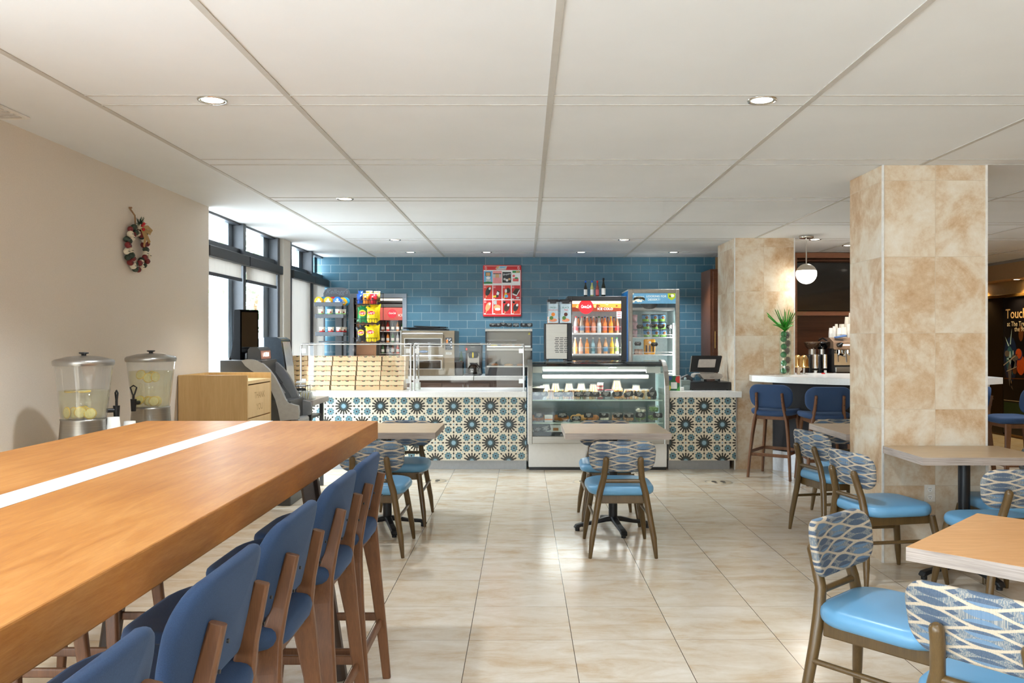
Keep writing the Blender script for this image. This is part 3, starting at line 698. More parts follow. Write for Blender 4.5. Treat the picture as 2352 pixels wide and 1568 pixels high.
def dispenser(x, y, lab, level, lems, tapdir, zb=1.03, s=1.0):
    t = thing('water_dispenser', lab, 'drinks dispenser', (x, y, .84), 0, 'lemon water dispensers on the sideboard')
    z1 = 1.325
    b = B(); b.lathe([(.0, .842), (.128, .842), (.128, .86), (.118, .93), (.111, zb-.01), (.114, zb), (0, zb)], (x, y, 0), 40); part('base', b, steel, t)
    b = B(); b.lathe([(.108, zb), (.112, zb+.02), (.140, z1-.02), (.142, z1-.002)], (x, y, 0), 12); part('jar', b, cplas, t)
    b = B(); b.lathe([(.002, zb+.004), (.104, zb+.004), (.106+.030*(level-zb)/(z1-zb), level), (.002, level)], (x, y, 0), 24); part('water', b, water, t)
    b = B(); b.lathe([(.146, z1-.012), (.150, z1), (.149, z1+.012), (.140, z1+.020), (.08, z1+.035), (.03, z1+.040), (0, z1+.041)], (x, y, 0), 40); l = part('lid', b, pm('lid_steel', (178, 176, 172), .3, .9, var=.03), t)
    b = B(); b.lathe([(.012, z1+.04), (.012, z1+.048), (.024, z1+.052), (.024, z1+.058), (0, z1+.059)], (x, y, 0), 20); part('lid_knob', b, dkgrey, l)
    ta = R(tapdir); dx, dy = math.cos(ta), math.sin(ta); px_, py_ = x+dx*.112, y+dy*.112
    b = B(); b.tube([(px_, py_, zb+.035), (px_+dx*.045, py_+dy*.045, zb+.035)], .012, 10); b.cyl((px_+dx*.05, py_+dy*.05, zb-.015), .075, .014, .018); b.cyl((px_+dx*.05, py_+dy*.05, zb+.06), .03, .007)
    hx, hy = px_+dx*.05, py_+dy*.05; sx, sy = -dy, dx
    b.tube([(hx-sx*.006, hy-sy*.006, zb+.085), (hx-sx*.022, hy-sy*.022, zb+.13), (hx, hy, zb+.142), (hx+sx*.022, hy+sy*.022, zb+.13), (hx+sx*.006, hy+sy*.006, zb+.085)], .005, 8)
    part('tap', b, blk, t)
    for (a, rr, z, tl, f) in lems:
        M = Matrix.Translation((x+rr*math.cos(R(a)), y+rr*math.sin(R(a)), z)) @ Matrix.Rotation(R(f), 4, 'Z') @ Matrix.Rotation(R(tl), 4, 'X')
        b = B(M); b.lathe([(0, -.004), (.030, -.004), (.032, 0), (.030, .004), (0, .004)], (0, 0, 0), 18)
        b.mat(1).lathe([(0, .0045), (.026, .0045)], (0, 0, 0), 16); b.lathe([(.026, -.0045), (0, -.0045)], (0, 0, 0), 16)
        part('lemon_slice', b, [lemon, lemin], t)
ft = 90
dispenser(-2.358, 4.37, 'nearer lemon water dispenser, half full, slices sunk at the bottom', 1.18, [(250, .06, 1.065, ft, -10), (285, .07, 1.068, ft, 30), (300, .045, 1.07, ft, 0), (220, .08, 1.065, ft, -30), (320, .08, 1.06, 70, 20), (270, .03, 1.06, ft, 10), (240, .07, 1.178, 4, 0), (300, .08, 1.178, 4, 0)], 42)
dispenser(-2.352, 5.14, 'farther lemon water dispenser, nearly full, black tap facing us', 1.255, [(255, .09, 1.235, 70, -10), (285, .085, 1.215, ft, 30), (310, .09, 1.22, ft, 60), (300, .07, 1.225, ft, 40), (290, .07, 1.068, ft, 10), (305, .09, 1.07, ft, 40), (280, .06, 1.07, ft, 0), (320, .08, 1.068, ft, 60), (240, .08, 1.075, 60, 0)], 258)
pcup = pm('white_paper_cup', (240, 238, 232), .6, var=.02)
for i, (x, y) in enumerate(((-2.225, 4.42), (-2.205, 4.56))):
    t = thing('cup_stack', ['upside-down white cups beside the nearer water dispenser', 'upside-down white cups behind the other cup stack'][i], 'cups', (x, y, .84), 0, 'cup stacks on the sideboard')
    for k in range(9 if i == 0 else 6):
        b = B(); z = .842+k*.012; b.lathe([(.042, z), (.0425, z+.004), (.040, z+.006), (.030, z+.095), (0, z+.095)], (x, y, 0), 20); part('cup', b, pcup, t)
# waste bin with a tray top
x0, x1, y0, y1, zt = -2.712, -2.172, 6.39, 6.99, 1.173
t = thing('waste_bin', 'maple laminate waste bin with tray top reading THANK YOU', 'waste bin', ((x0+x1)/2, (y0+y1)/2, 0))
b = B(); b.box(x0, x1-.018, y0+.019, y1-.019, .0, 1.09); part('body', b, lamin, t)
for a, c in ((y0, y0+.018), (y1-.018, y1)):
    b = B(); b.box(x0, x1, a, c, 0, zt); part('side_panel', b, lamin, t)
b = B(); b.box(x0, x0+.018, y0+.018, y1-.018, 1.09, zt); part('back_rail', b, lamin, t)
b = B(); b.box(x0+.018, x1, y0+.019, y1-.019, 1.10, 1.125); part('tray_top', b, lamin2, t)
b = B(); b.box(x1-.016, x1-.001, y0+.024, y1-.024, .835, 1.09); b.mat(1); b.text('THANK', .075, (x1-.001, (y0+y1)/2, 1.0), '+x', .0005, sx=1.0); b.text('YOU', .075, (x1-.001, (y0+y1)/2, .905), '+x', .0005, sx=1.0)
part('flap_door', b, [lamin2, pm('routed_lettering', (184, 146, 96), .6)], t)
b = B(); b.box(x1-.016, x1-.001, y0+.024, y1-.024, .06, .825); part('lower_door', b, lamin2, t)
# cash machine: facing the room (+x)
gy = pm('atm_grey', (122, 122, 122), .42, .2, var=.05); gyl = pm('atm_light_grey', (158, 156, 152), .4, .3, var=.05)
t = thing('cash_machine', 'grey cash machine with lit ATM sign behind the waste bin', 'cash machine', (-2.3, 7.36, 0))
b = B(); b.box(-2.66, -2.05, 7.14, 7.58, .0, .92); part('cabinet', b, dkgrey, t, bev=.01)
b = B(); b.box(-2.67, -2.30, 7.14, 7.58, .92, 1.272, .01); part('head', b, dkgrey, t)
def fin(y0, y1, m):
    pp = [(556, 828), (566, 825), (578, 825), (592, 828), (606, 836), (619, 848), (631, 864), (641, 882), (649, 900), (656, 916), (664, 925), (676, 929), (686, 931), (688, 945), (686, 962), (645, 966), (640, 940), (633, 915), (623, 893), (610, 874), (595, 860), (578, 850), (565, 840)]
    b = B(); b.prism([(X(p, 7.14), Z(q, 7.14)) for p, q in pp], y0, y1, 'y', False); return b
part('near_fin', fin(7.12, 7.165, 0), gyl, t, bev=.012); part('far_fin', fin(7.53, 7.575, 0), gy, t, bev=.012)
b = B(); b.prism([(-2.42, .9), (-2.42, 1.24), (-2.375, 1.24), (-2.175, .96), (-2.12, .86), (-2.06, .84), (-2.06, .74), (-2.1, .72)], 7.165, 7.53, 'y'); part('fascia', b, dkgrey, t)
b = B(); b.box(-2.17, -1.985, 7.165, 7.53, .60, .755, .02); b.mat(1).text('ATM', .03, (-1.984, 7.30, .70), '+x', .001); part('lower_cover', b, [gyl, white_p], t)
def onfascia(u0, u1, v0, v1, m, nm, lift=.003):
    # v along slope from (-2.30,1.24) to (-2.10,.98); u along y
    p0, p1 = Vector((-2.375, 0, 1.24)), Vector((-2.175, 0, .96)); d = p1-p0; nrm = Vector((d.z, 0, -d.x)).normalized()*-1
    b = B(); P = lambda v, u, l: tuple((p0+d*v+nrm*l))[:1]+(7.165+.365*u,)+((p0+d*v+nrm*l).z,)
    vs = [P(v, u, l) for l in (0, lift) for v in (v0, v1) for u in (u0, u1)]
    b.add(vs, [(0, 1, 3, 2), (4, 6, 7, 5), (0, 4, 5, 1), (2, 3, 7, 6), (0, 2, 6, 4), (1, 5, 7, 3)]); part(nm, b, m, t)
onfascia(.12, .62, .10, .62, pm('atm_screen_blue', (72, 84, 190), .2, emis=(84, 96, 210), es=.8), 'screen')
onfascia(.68, .9, .25, .7, blkgl, 'card_reader', .02); onfascia(.2, .7, .72, .98, alum, 'keypad', .006)
b = B(); b.prism([(-2.44, 1.20), (-2.44, 1.36), (-2.42, 1.385), (-2.36, 1.385), (-2.335, 1.36), (-2.325, 1.22)], 7.19, 7.50, 'y'); part('sign_box', b, dkgrey, t, bev=.008)
M = Matrix.Identity(4)
b = B(); b.quad((-2.327, 7.21, 1.28), (-2.327, 7.48, 1.28), (-2.333, 7.48, 1.352), (-2.333, 7.21, 1.352)); b.mat(1); b.text('ATM', .052, (-2.326, 7.345, 1.317), '+x', .001, sx=1.45)
part('lit_sign', b, [pm('atm_sign_back', (120, 84, 70), .3, emis=(150, 100, 80), es=.5), led], t)
b = B(); b.tube([(-2.60, 7.2, 1.27), (-2.60, 7.2, 1.29)], .012, 8); b.tube([(-2.60, 7.2, 1.29), (-2.60, 7.2, 1.40), (-2.60, 7.2, 1.56)], [.004, .002, .0015], 6); part('antenna', b, blk, t)
b = B(); b.box(-2.16, -2.02, 7.12, 7.13, .1, .5); part('service_door', b, gy, t)
# payment display on the cash machine
t = thing('display_terminal', 'tall black screen terminal standing on the cash machine', 'screen', (-2.5, 7.36, 1.272))
M = Matrix.Translation((X(565, 7.34), 7.34, 0)) @ Matrix.Rotation(R(42), 4, 'Z')
b = B(M); b.prism([(-.075, 1.272), (-.075, 1.70), (-.06, 1.718), (.045, 1.718), (.06, 1.70), (.065, 1.46), (.15, 1.272)], -.085, .085, 'x'); part('housing', b, pm('matt_black', (12, 12, 13), .95, spec=.02), t, bev=.010)
b = B(M); b.box(-.073, .073, -.079, -.074, 1.34, 1.695); part('glossy_screen', b, blkgl, t)
b = B(M); b.box(-.05, .05, -.12, -.07, 1.272, 1.335, .012); part('reader_base', b, blk, t)
# condiment stand
gtop = tabletop_mat('grey_oak_stand', (140, 128, 118), (172, 160, 150))
t = thing('condiment_stand', 'grey oak topped stand between cash machine and tiled counter', 'stand', (-2.33, 7.95, 0))
b = B(); b.box(-2.66, -1.975, 7.62, 8.22, .836, .886); part('top', b, gtop, t)
b = B(); b.box(-2.62, -2.03, 7.70, 8.18, .70, .72); part('shelf', b, dkgrey, t)
for x in (-2.60, -2.05):
    for y in (7.70, 8.14): b = B(); b.box(x, x+.035, y, y+.035, 0, .836); part('leg', b, dkgrey, t)
t = thing('cup_dispenser', 'smoked plastic cup and lid dispenser beside the cash machine', 'dispenser', (-2.42, 7.85, .886))
b = B(); b.prism([(-2.54, .9), (-2.54, 1.43), (-2.52, 1.46), (-2.46, 1.47), (-2.46, .9)], 7.72, 7.98, 'y', True); part('clear_back', b, pm('frosted_plastic', (206, 212, 216), .25), t, bev=.01)
b = B(); b.prism([(-2.46, .887), (-2.46, 1.475), (-2.34, 1.475), (-2.30, 1.45), (-2.265, 1.20), (-2.25, .887)], 7.70, 8.0, 'y'); part('smoked_cover', b, pm('smoked_plastic', (58, 64, 70), .18, .1, coat=.4), t, bev=.015)
b = B(); b.quad((-2.294, 7.73, 1.43), (-2.258, 7.73, 1.2), (-2.243, 7.73, .95), (-2.243, 7.97, .95), (-2.258, 7.97, 1.2), (-2.294, 7.97, 1.43)); part('front_window', b, pm('clear_front', (196, 200, 206), .15), t)
t = thing('lid_basket', 'black wire basket of cup lids on the stand', 'basket', (-2.15, 7.82, .886))
b = B()
for z in (.89, .95, 1.01):
    b.tube([(-2.21, 7.74, z), (-2.08, 7.74, z), (-2.08, 7.90, z), (-2.21, 7.90, z), (-2.21, 7.74, z)], .003, 5)
for x, y in ((-2.21, 7.74), (-2.15, 7.74), (-2.08, 7.74), (-2.08, 7.82), (-2.08, 7.90), (-2.15, 7.9), (-2.21, 7.90)): b.tube([(x, y, .888), (x, y, 1.02)], .003, 5)
part('wire', b, blk, t)
for k in range(4):
    b = B(); b.lathe([(.048, 0), (.05, .008), (.04, .022), (0, .026)], (-2.145, 7.82, .93+k*.035), 18); part('lid', b, pm('lid_white', (236, 234, 230), .4) if k > 1 else blk, t)
t = thing('sauce_cup', 'whipped-look paper cup topped with lids on the stand', 'cup', (-2.24, 7.70, .886))
b = B(); b.lathe([(.028, 0), (.044, .11), (.046, .115), (.0, .115)], (-2.215, 7.69, .888), 20); part('cup', b, pm('tan_cup', (206, 178, 150), .6), t)
b = B(); b.ball((-2.215, 7.69, 1.02), (.046, .046, .028), 12, 6); part('lid', b, pcup, t)
t = thing('packet_box', 'clear box of yellow sugar packets at the stand edge', 'box', (-2.06, 7.72, .886))
b = B(); x0, x1, y0, y1 = -2.13, -2.0, 7.65, 7.80
for a in ((x0, x1, y0, y0+.003), (x0, x1, y1-.003, y1), (x0, x0+.003, y0, y1), (x1-.003, x1, y0, y1)): b.box(*a, .886, .97)
b.box(x0, x1, y0, y1, .886, .889); part('clear_box', b, cplas, t)
random.seed(5)
for k in range(12):
    b = B(Matrix.Translation((x0+.02+k*.008, (y0+y1)/2, .925)) @ Matrix.Rotation(R(random.uniform(-12, 12)), 4, 'Y')); b.box(-.002, .002, -.055, .055, -.032, .03); part('packet', b, [pm('yellow_packet', (232, 206, 90), .5), white_p, pm('pale_packet', (206, 200, 190), .5)][k % 3], t)
# ---------------------------------------------------------------- patterned front counter
def clipr(poly, x0, x1, z0, z1):
    for ax, lim, sg in ((0, x0, 1), (0, x1, -1), (1, z0, 1), (1, z1, -1)):
        o = []
        for i in range(len(poly)):
            a, c = poly[i-1], poly[i]; da, dc = sg*(a[ax]-lim), sg*(c[ax]-lim)
            if (da >= 0) != (dc >= 0):
                k = da/(da-dc); o.append((a[0]+(c[0]-a[0])*k, a[1]+(c[1]-a[1])*k))
            if dc >= 0: o.append(c)
        poly = o
        if len(poly) < 3: return None
    return poly
def pattern(b, x0, x1, z0, z1, yf, ox, oz, a=.2045):
    def put(poly, m, l):
        p = clipr(poly, x0, x1, z0, z1)
        if p: b.mat(m).quad(*[(u, yf-.0004-l*.0003, v) for u, v in p])
    def circ(cx, cz, r, m, l, n=10, rz=None, rot=0):
        rz = rz or r; cr, sr = math.cos(rot), math.sin(rot); o = []
        for k in range(n):
            t = 2*math.pi*k/n; x, z = r*math.cos(t), rz*math.sin(t); o.append((cx+x*cr-z*sr, cz+x*sr+z*cr))
        put(o, m, l)
    def ray(cx, cz, an, r0, r1, w0, w1, m, l):
        c, s = math.cos(an), math.sin(an); o = [(r0, -w0), (r1-w1, -w1), (r1-w1*.3, -w1*.7), (r1, 0), (r1-w1*.3, w1*.7), (r1-w1, w1), (r0, w0)]
        put([(cx+x*c-z*s, cz+x*s+z*c) for x, z in o], m, l)
    i0, i1 = int((x0-ox)/a)-2, int((x1-ox)/a)+2; j0, j1 = int((z0-oz)/a)-2, int((z1-oz)/a)+2
    for i in range(i0, i1+1):
        for j in range(j0, j1+1):
            cx, cz = ox+i*a, oz+j*a
            if (i+j) % 2 == 0:
                circ(cx, cz, .285*a, 1, 2, 16)
                for k in range(16): ray(cx, cz, math.pi*k/8, .25*a, .468*a, .040*a, .043*a, 1, 1)
                for k in range(16): ray(cx, cz, math.pi*(k+.5)/8, .10*a, .235*a, .0175*a, .004*a, 2, 3)
                circ(cx, cz, .118*a, 3, 4, 14)
                for k in range(4):
                    an = math.pi*(k+.5)/2; circ(cx+.565*a*math.cos(an), cz+.565*a*math.sin(an), .062*a, 1, 1, 8, .045*a, an)
            else:
                circ(cx, cz, .055*a, 3, 1, 4, rot=math.pi/4)
                for k in range(4):
                    an = math.pi*k/2; c, s = math.cos(an), math.sin(an)
                    for d in (.17, .42): circ(cx+d*a*c, cz+d*a*s, .068*a, 1, 1, 8, .048*a, an)
                    circ(cx+.295*a*c, cz+.295*a*s, .03*a, 3, 1, 4)
                    an = math.pi*(k+.5)/2; fx, fz = cx+.415*a*math.cos(an), cz+.415*a*math.sin(an)
                    for q in range(8):
                        an2 = math.pi*(q+.5)/4; circ(fx+.147*a*math.cos(an2), fz+.147*a*math.sin(an2), .055*a, 2, 1, 10)
                        ray(fx, fz, an2, .04*a, .125*a, .018*a, .012*a, 3, 3)
                    circ(fx, fz, .135*a, 2, 2, 12); circ(fx, fz, .052*a, 1, 4, 10)
            circ(cx+.5*a, cz+.5*a, .036*a, 3, 1, 4, rot=math.pi/4)
pat = [pm('tile_cream', (226, 216, 194), .35, var=.03), pm('tile_charcoal', (52, 48, 42), .35), pm('tile_teal', (78, 116, 124), .35), pm('tile_pale_blue', (142, 174, 190), .35)]
t = thing('service_counter', 'service counter with star-patterned cement tile front and white top', 'counter', (-1.35, 9.45, 0))
b = B(); b.box(-2.74, .01, 9.145, 9.82, .105, .808); part('body', b, white, t)
b = B(); b.box(-2.74, .01, 9.13, 9.145, .105, .810); pattern(b, -2.74, .01, .105, .810, 9.13, -2.029, .710); part('tiled_front', b, pat, t)
b = B(); b.box(-2.74, .01, 9.18, 9.8, 0, .105); part('plinth', b, kick, t)
b = B(); b.box(-2.76, .013, 9.06, 9.86, .812, .876); part('worktop', b, quartz, t, bev=.004)
t = thing('register_counter', 'short patterned counter carrying the cash register', 'counter', (1.97, 9.45, 0))
b = B(); b.box(1.60, 2.325, 9.145, 9.82, .105, .808); part('body', b, white, t)
b = B(); b.box(1.60, 2.352, 9.13, 9.145, .105, .810); pattern(b, 1.60, 2.345, .105, .810, 9.13, 1.992, .710); part('tiled_front', b, pat, t)
b = B(); b.box(2.345, 2.356, 9.124, 9.146, .105, .81); part('corner_trim', b, alum, t)
b = B(); b.box(1.60, 2.29, 9.18, 9.8, 0, .105); part('plinth', b, kick, t)
b = B(); b.prism([(1.593, 9.06), (2.395, 9.06), (2.395, 9.15), (2.333, 9.15), (2.333, 9.86), (1.593, 9.86)], .812, .876); part('worktop', b, quartz, t, bev=.004)
# ---------------------------------------------------------------- sneeze guard with shelf
t = thing('sneeze_guard', 'glass sneeze guard on steel posts over the pizza boxes', 'glass screen', (-1.25, 9.25, .876))
gx = [X(691.5, 9.22), X(943.5, 9.22), X(951.5, 9.22), X(1203, 9.22)]; zt = 1.404
tub = pm('guard_tube', (206, 204, 200), .25, .85, var=.02)
for x in gx:
    s = 1 if x in (gx[0], gx[2]) else -1
    b = B(); b.tube([(x, 9.22, .876), (x, 9.22, zt-.05), (x, 9.232, zt-.018), (x, 9.26, zt-.004), (x, 9.55, zt-.004), (x, 9.575, zt-.02), (x, 9.58, zt-.05), (x, 9.60, .876)], .0098, 12); b.cyl((x, 9.22, .876), .006, .022); part('post', b, tub, t)
    for z in (.96, 1.30):
        b = B(); b.box(min(x+s*.008, x+s*.055), max(x+s*.008, x+s*.055), 9.214, 9.226, z, z+.05); part('glass_clamp', b, alum, t)
for a, c in ((gx[0], gx[1]), (gx[2], gx[3])):
    b = B(); b.tube([(a, 9.222, zt-.004), (c, 9.222, zt-.004)], .0075, 10); part('top_rail', b, tub, t)
    b = B(); b.box(a+.02, c-.02, 9.217, 9.223, .90, zt-.02); part('front_glass', b, glass, t)
    b = B(); b.box(a+.005, c-.005, 9.235, 9.57, zt+.006, zt+.013); part('shelf_glass', b, glass, t)
# ---------------------------------------------------------------- pizza boxes
pbm = pm('pizza_box_flap', (60, 52, 44), .8); pgreen = pm('box_edge_green', (106, 150, 84), .7); pred = pm('box_edge_red', (206, 84, 66), .7)
random.seed(21); colnames = ['stack at the guard post', 'second stack from the guard post', 'third stack from the guard post', 'stack beside the double posts']
rows = ['bottom', 'second', 'third', 'fourth', 'fifth', 'sixth', 'top']
def pizza_box(xc, yc, w, z, lab, m, rz=0):
    t = thing('pizza_box', lab, 'pizza box', (xc, yc, z), 0, 'kraft pizza boxes stacked on the counter')
    d = w; h = .052
    b = B(); b.box(xc-w/2+.004, xc+w/2-.004, yc, yc+d, z, z+h*.93); part('tray', b, m, t)
    b = B(); b.add([(xc-w/2, yc-.003, z+h*.94), (xc+w/2, yc-.003, z+h*.94), (xc+w/2, yc+d, z+h*.94), (xc-w/2, yc+d, z+h*.94), (xc-w/2, yc-.003, z+h), (xc+w/2, yc-.003, z+h), (xc+w/2, yc+d, z+h), (xc-w/2, yc+d, z+h)], [(0, 3, 2, 1), (4, 5, 6, 7), (0, 1, 5, 4), (1, 2, 6, 5), (2, 3, 7, 6), (3, 0, 4, 7)])
    b.mat(1); n = 9
    for k in range(n):
        b.mat(1 if k % 2 else 2); xx = xc-w/2+w*(k+.2)/n; b.box(xx, xx+w*.05, yc-.0045, yc-.002, z+h*.93, z+h+.0005)
    part('lid', b, [m, pgreen, pred], t)
    for u in (-.17, .17):
        b = B(); b.prism([(xc+w*u-.018, z+h*.93), (xc+w*u+.018, z+h*.93), (xc+w*u+.013, z+h*.76), (xc+w*u-.013, z+h*.76)], yc-.002, yc+.002, 'y'); part('flap_slot', b, pbm, t)
for c, (pa, pb_) in enumerate(((704, 762), (761, 820), (819, 876), (875, 931))):
    for k in range(7):
        sh = (k-3)*.0045*(1 if c < 2 else 1.1)+random.uniform(-.004, .004); yc = 9.345+random.uniform(-.004, .004)
        pizza_box((X(pa, 9.36)+X(pb_, 9.36))/2+sh, yc, .276, .877+k*.0555, '%s kraft pizza box of the %s' % (rows[k], colnames[c]), random.choice([kraft, kraft2]))
for k in range(7): pizza_box(-2.632, 9.56+random.uniform(-.003, .003), .18, .877+k*.0555, '%s kraft pizza box of the stack by the window pier' % rows[k], kraft)
# papers behind the double post
t = thing('carton_stack', 'pale cartons on the counter behind the double posts', 'cartons', (-1.28, 9.5, .876))
for k in range(3):
    b = B(); b.box(-1.335+k*.004, -1.225, 9.40, 9.56, .877+k*.026, .902+k*.026); part('carton', b, pm('pale_carton', (206, 208, 196), .6), t)
# ---------------------------------------------------------------- snack racks on the guard shelf
ZS = zt+.014
grm = pm('rack_grey', (84, 88, 94), .45, .1, var=.04); wire = pm('rack_wire', (40, 38, 38), .4, .4)
def rx(px, Y=9.36): return X(px, Y)
def rz_(py, Y=9.36): return Z(py, Y)
t = thing('cereal_rack', "grey three-tier rack with rounded header holding cereal cups", 'display rack', (rx(770), 9.4, ZS))
Yb = 9.50
b = B(); xa, xb, za, zb_ = X(744, Yb), X(804, Yb), Z(683, Yb), Z(660, Yb); pl = [(xa, za), (xb, za)]
for k in range(0, 13):
    a = math.pi*k/12; pl.append(((xa+xb)/2+(xb-xa)/2*math.copysign(abs(math.cos(a))**.55, math.cos(a)), za+.035+(zb_-za-.035)*math.sin(a)**.8))
b.prism(pl, Yb-.006, Yb+.006, 'y'); b.mat(1); b.text("Kellogg's", .072, ((xa+xb)/2, Yb-.007, za+.065), '-y', .001, shear=.35); part('header_board', b, [grm, pm('header_script', (108, 118, 128), .4)], t)
for px in (745, 802):
    b = B(); b.box(X(px, Yb)-.008, X(px, Yb)+.008, Yb-.01, Yb+.01, ZS, Z(672, Yb)); part('upright', b, grm, t)
b = B(); b.pad(.34, .26, .016, .08, .007, lambda u, v, n: (X(767, 9.40)+u, 9.42+v*.85, ZS+.009+n)); part('base', b, grm, t)
tiers = [(698, 722, 787), (725, 723, 789), (766, 724, 789)]
for i, (py, pa, pb_) in enumerate(tiers):
    z = Z(py+3, 9.30)
    b = B(); b.box(X(pa, 9.27), X(pb_, 9.27), 9.262, 9.272, z-.012, z+.034, .004); part('shelf_lip', b, grm, t)
    b = B()
    for k in range(9):
        x = X(pa, 9.27)+.01+(X(pb_, 9.27)-X(pa, 9.27)-.02)*k/8; b.tube([(x, 9.27, z+.02), (x, 9.30, z+.012), (x, 9.33, z-.014), (x, 9.36, z+.012), (x+.01, 9.42, z+.012), (x+.012, 9.49, z+.012)], .0026, 5)
    b.tube([(X(pb_, 9.27), 9.27, z+.03), (X(800, 9.5), 9.49, z+.03)], .003, 5); b.tube([(X(pb_, 9.27), 9.27, z), (X(800, 9.5), 9.49, z)], .003, 5)
    part('wire_shelf', b, wire, t)
def lidcup(x, y, z, col, lab, facing=True, rim=None):
    t = thing('cereal_cup', lab, 'cereal cup', (x, y, z), 0, 'cereal cups on the rack top tier')
    b = B(Matrix.Translation((x, y, z+.048)) @ Matrix.Rotation(R(8), 4, 'X')); b.lathe([(0, -.004), (.046, -.004), (.048, 0), (.047, .006), (.036, .05), (0, .05)], (0, 0, 0), 24, 'y')
    # lid print faces the room
    part('tub', b, col, t)
    b = B(Matrix.Translation((x, y, z+.048)) @ Matrix.Rotation(R(8), 4, 'X')); b.disc((0, -.0495, .012), .014); b.box(-.03, .03, -.0505, -.049, -.022, -.002); part('lid_print', b, pm('lid_print', (226, 230, 234), .4), t)
zz = Z(701, 9.30)
# tubs lie with lids toward the room: local -y is the wide end
def tub(x, y, z, m, lab, g, tilt=8):
    t = thing('cereal_tub', lab, 'cereal tub', (x, y, z), 0, g)
    M = Matrix.Translation((x, y, z+.050)) @ Matrix.Rotation(R(tilt), 4, 'X')
    b = B(M); b.lathe([(0, .004), (.0485, .004), (.050, 0), (.048, -.006), (.038, -.055), (0, -.055)], (0, 0, 0), 28, 'y'); part('tub', b, m, t)
    b = B(M); b.disc((0, -.0045, .018), .013); b.quad((-.03, -.0046, -.02), (.03, -.0046, -.02), (.028, -.0046, .004), (-.028, -.0046, .004)); part('lid_print', b, pm('lid_print', (222, 228, 236), .4), t)
yel2 = pm('tub_yellow', (250, 186, 30), .4); blu2 = pm('tub_blue', (40, 116, 214), .4); cya2 = pm('tub_cyan', (30, 150, 200), .4)
g = 'cereal tubs on the rack top tier'
for px, m, l in ((732.5, yel2, 'yellow-lidded cereal tub at the outer end of the grey rack'), (754, yel2, 'yellow-lidded cereal tub in the middle of the grey rack top'), (775.5, blu2, 'blue-lidded cereal tub on the grey rack top'), ):
    tub(X(px, 9.30), 9.295, zz-.002, m, l, g)
tub(X(742, 9.37), 9.375, zz+.002, cya2, 'cyan tub behind the two yellow ones on the rack', g); tub(X(764, 9.37), 9.375, zz+.002, red, 'red tub behind the yellow and blue ones on the rack', g)
tub(X(787, 9.37), 9.365, zz-.006, yel2, 'yellow tub leaning behind the blue one on the rack', g); tub(X(793, 9.43), 9.43, zz-.0, cya2, 'cyan tub nearest the rack upright', g)
def cup(x, y, z, band, lab, g):
    t = thing('cereal_cup', lab, 'cereal cup', (x, y, z), 0, g)
    b = B(); b.lathe([(0, .001), (.029, .001), (.0315, .028), (.0345, .056), (.037, .057), (.037, .060), (0, .060)], (x, y, z), 22); part('cup', b, pm('cup_cream', (240, 232, 216), .45), t)
    b = B(); b.lathe([(.0293, .002), (.0312, .018)], (x, y, z), 22); b.mat(1).box(x+.006, x+.024, y-.0335, y-.028, z+.014, z+.034); part('printed_band', b, [band, pm('cup_print_brown', (140, 60, 40), .5)], t)
lg = pm('cup_green_band', (160, 204, 128), .5)
for i, (py, m, nme) in enumerate(((728, lg, 'green'), (769, red, 'red'))):
    for k, px in enumerate(((738, 758, 777) if i == 0 else (740, 760, 779))):
        cup(X(px, 9.31), 9.31, Z(py-6, 9.31), m, '%s-banded cereal cup, %s on its shelf of the grey rack' % (nme, ('outermost', 'middle', 'innermost')[k]), 'banded cereal cups on the grey rack')
        if k == 2: cup(X(px+11, 9.40), 9.40, Z(py-6, 9.31)+.001, m, '%s-banded cereal cup tucked behind the front ones on the grey rack' % nme, 'banded cereal cups on the grey rack')
t = thing('crisps_rack', 'black wire rack of crisps and canned snacks on the guard', 'display rack', (rx(850), 9.4, ZS))
b = B(); Yr = 9.50
for px in (820, 872, 880): b.tube([(X(px, Yr), Yr, ZS), (X(px, Yr), Yr, Z(674 if px > 875 else 690, Yr))], .0035, 6)
b.tube([(X(872, Yr), Yr, Z(674, Yr)), (X(882, Yr), Yr, Z(674, Yr))], .0035, 6); b.tube([(X(820, Yr), Yr, ZS+.003), (X(880, Yr), Yr, ZS+.003)], .0035, 6); b.tube([(X(876, Yr), Yr, Z(674, Yr)), (X(868, 9.30), 9.30, Z(690, 9.30))], .003, 6)
part('frame', b, wire, t)
for i, (pa, pb_, pt, pbm2) in enumerate(((816, 869, 689, 698), (813, 866, 732, 742), (811, 865, 776, 786))):
    b = B(); x0, x1, zt2, zb2 = X(pa, 9.27), X(pb_, 9.27), Z(pt, 9.27), Z(pbm2, 9.27)
    for z in (zt2, zb2): b.tube([(X(pa+6, 9.48), 9.48, z), (x0, 9.27, z), (x1, 9.27, z), (X(pb_+6, 9.48), 9.48, z), (X(pa+6, 9.48), 9.48, z)], .0032, 5)
    for k in range(10): x = x0+(x1-x0)*k/9; b.tube([(x, 9.27, zt2), (x, 9.27, zb2), (x+.02, 9.48, zb2)], .0022, 4)
    part('basket', b, wire, t)
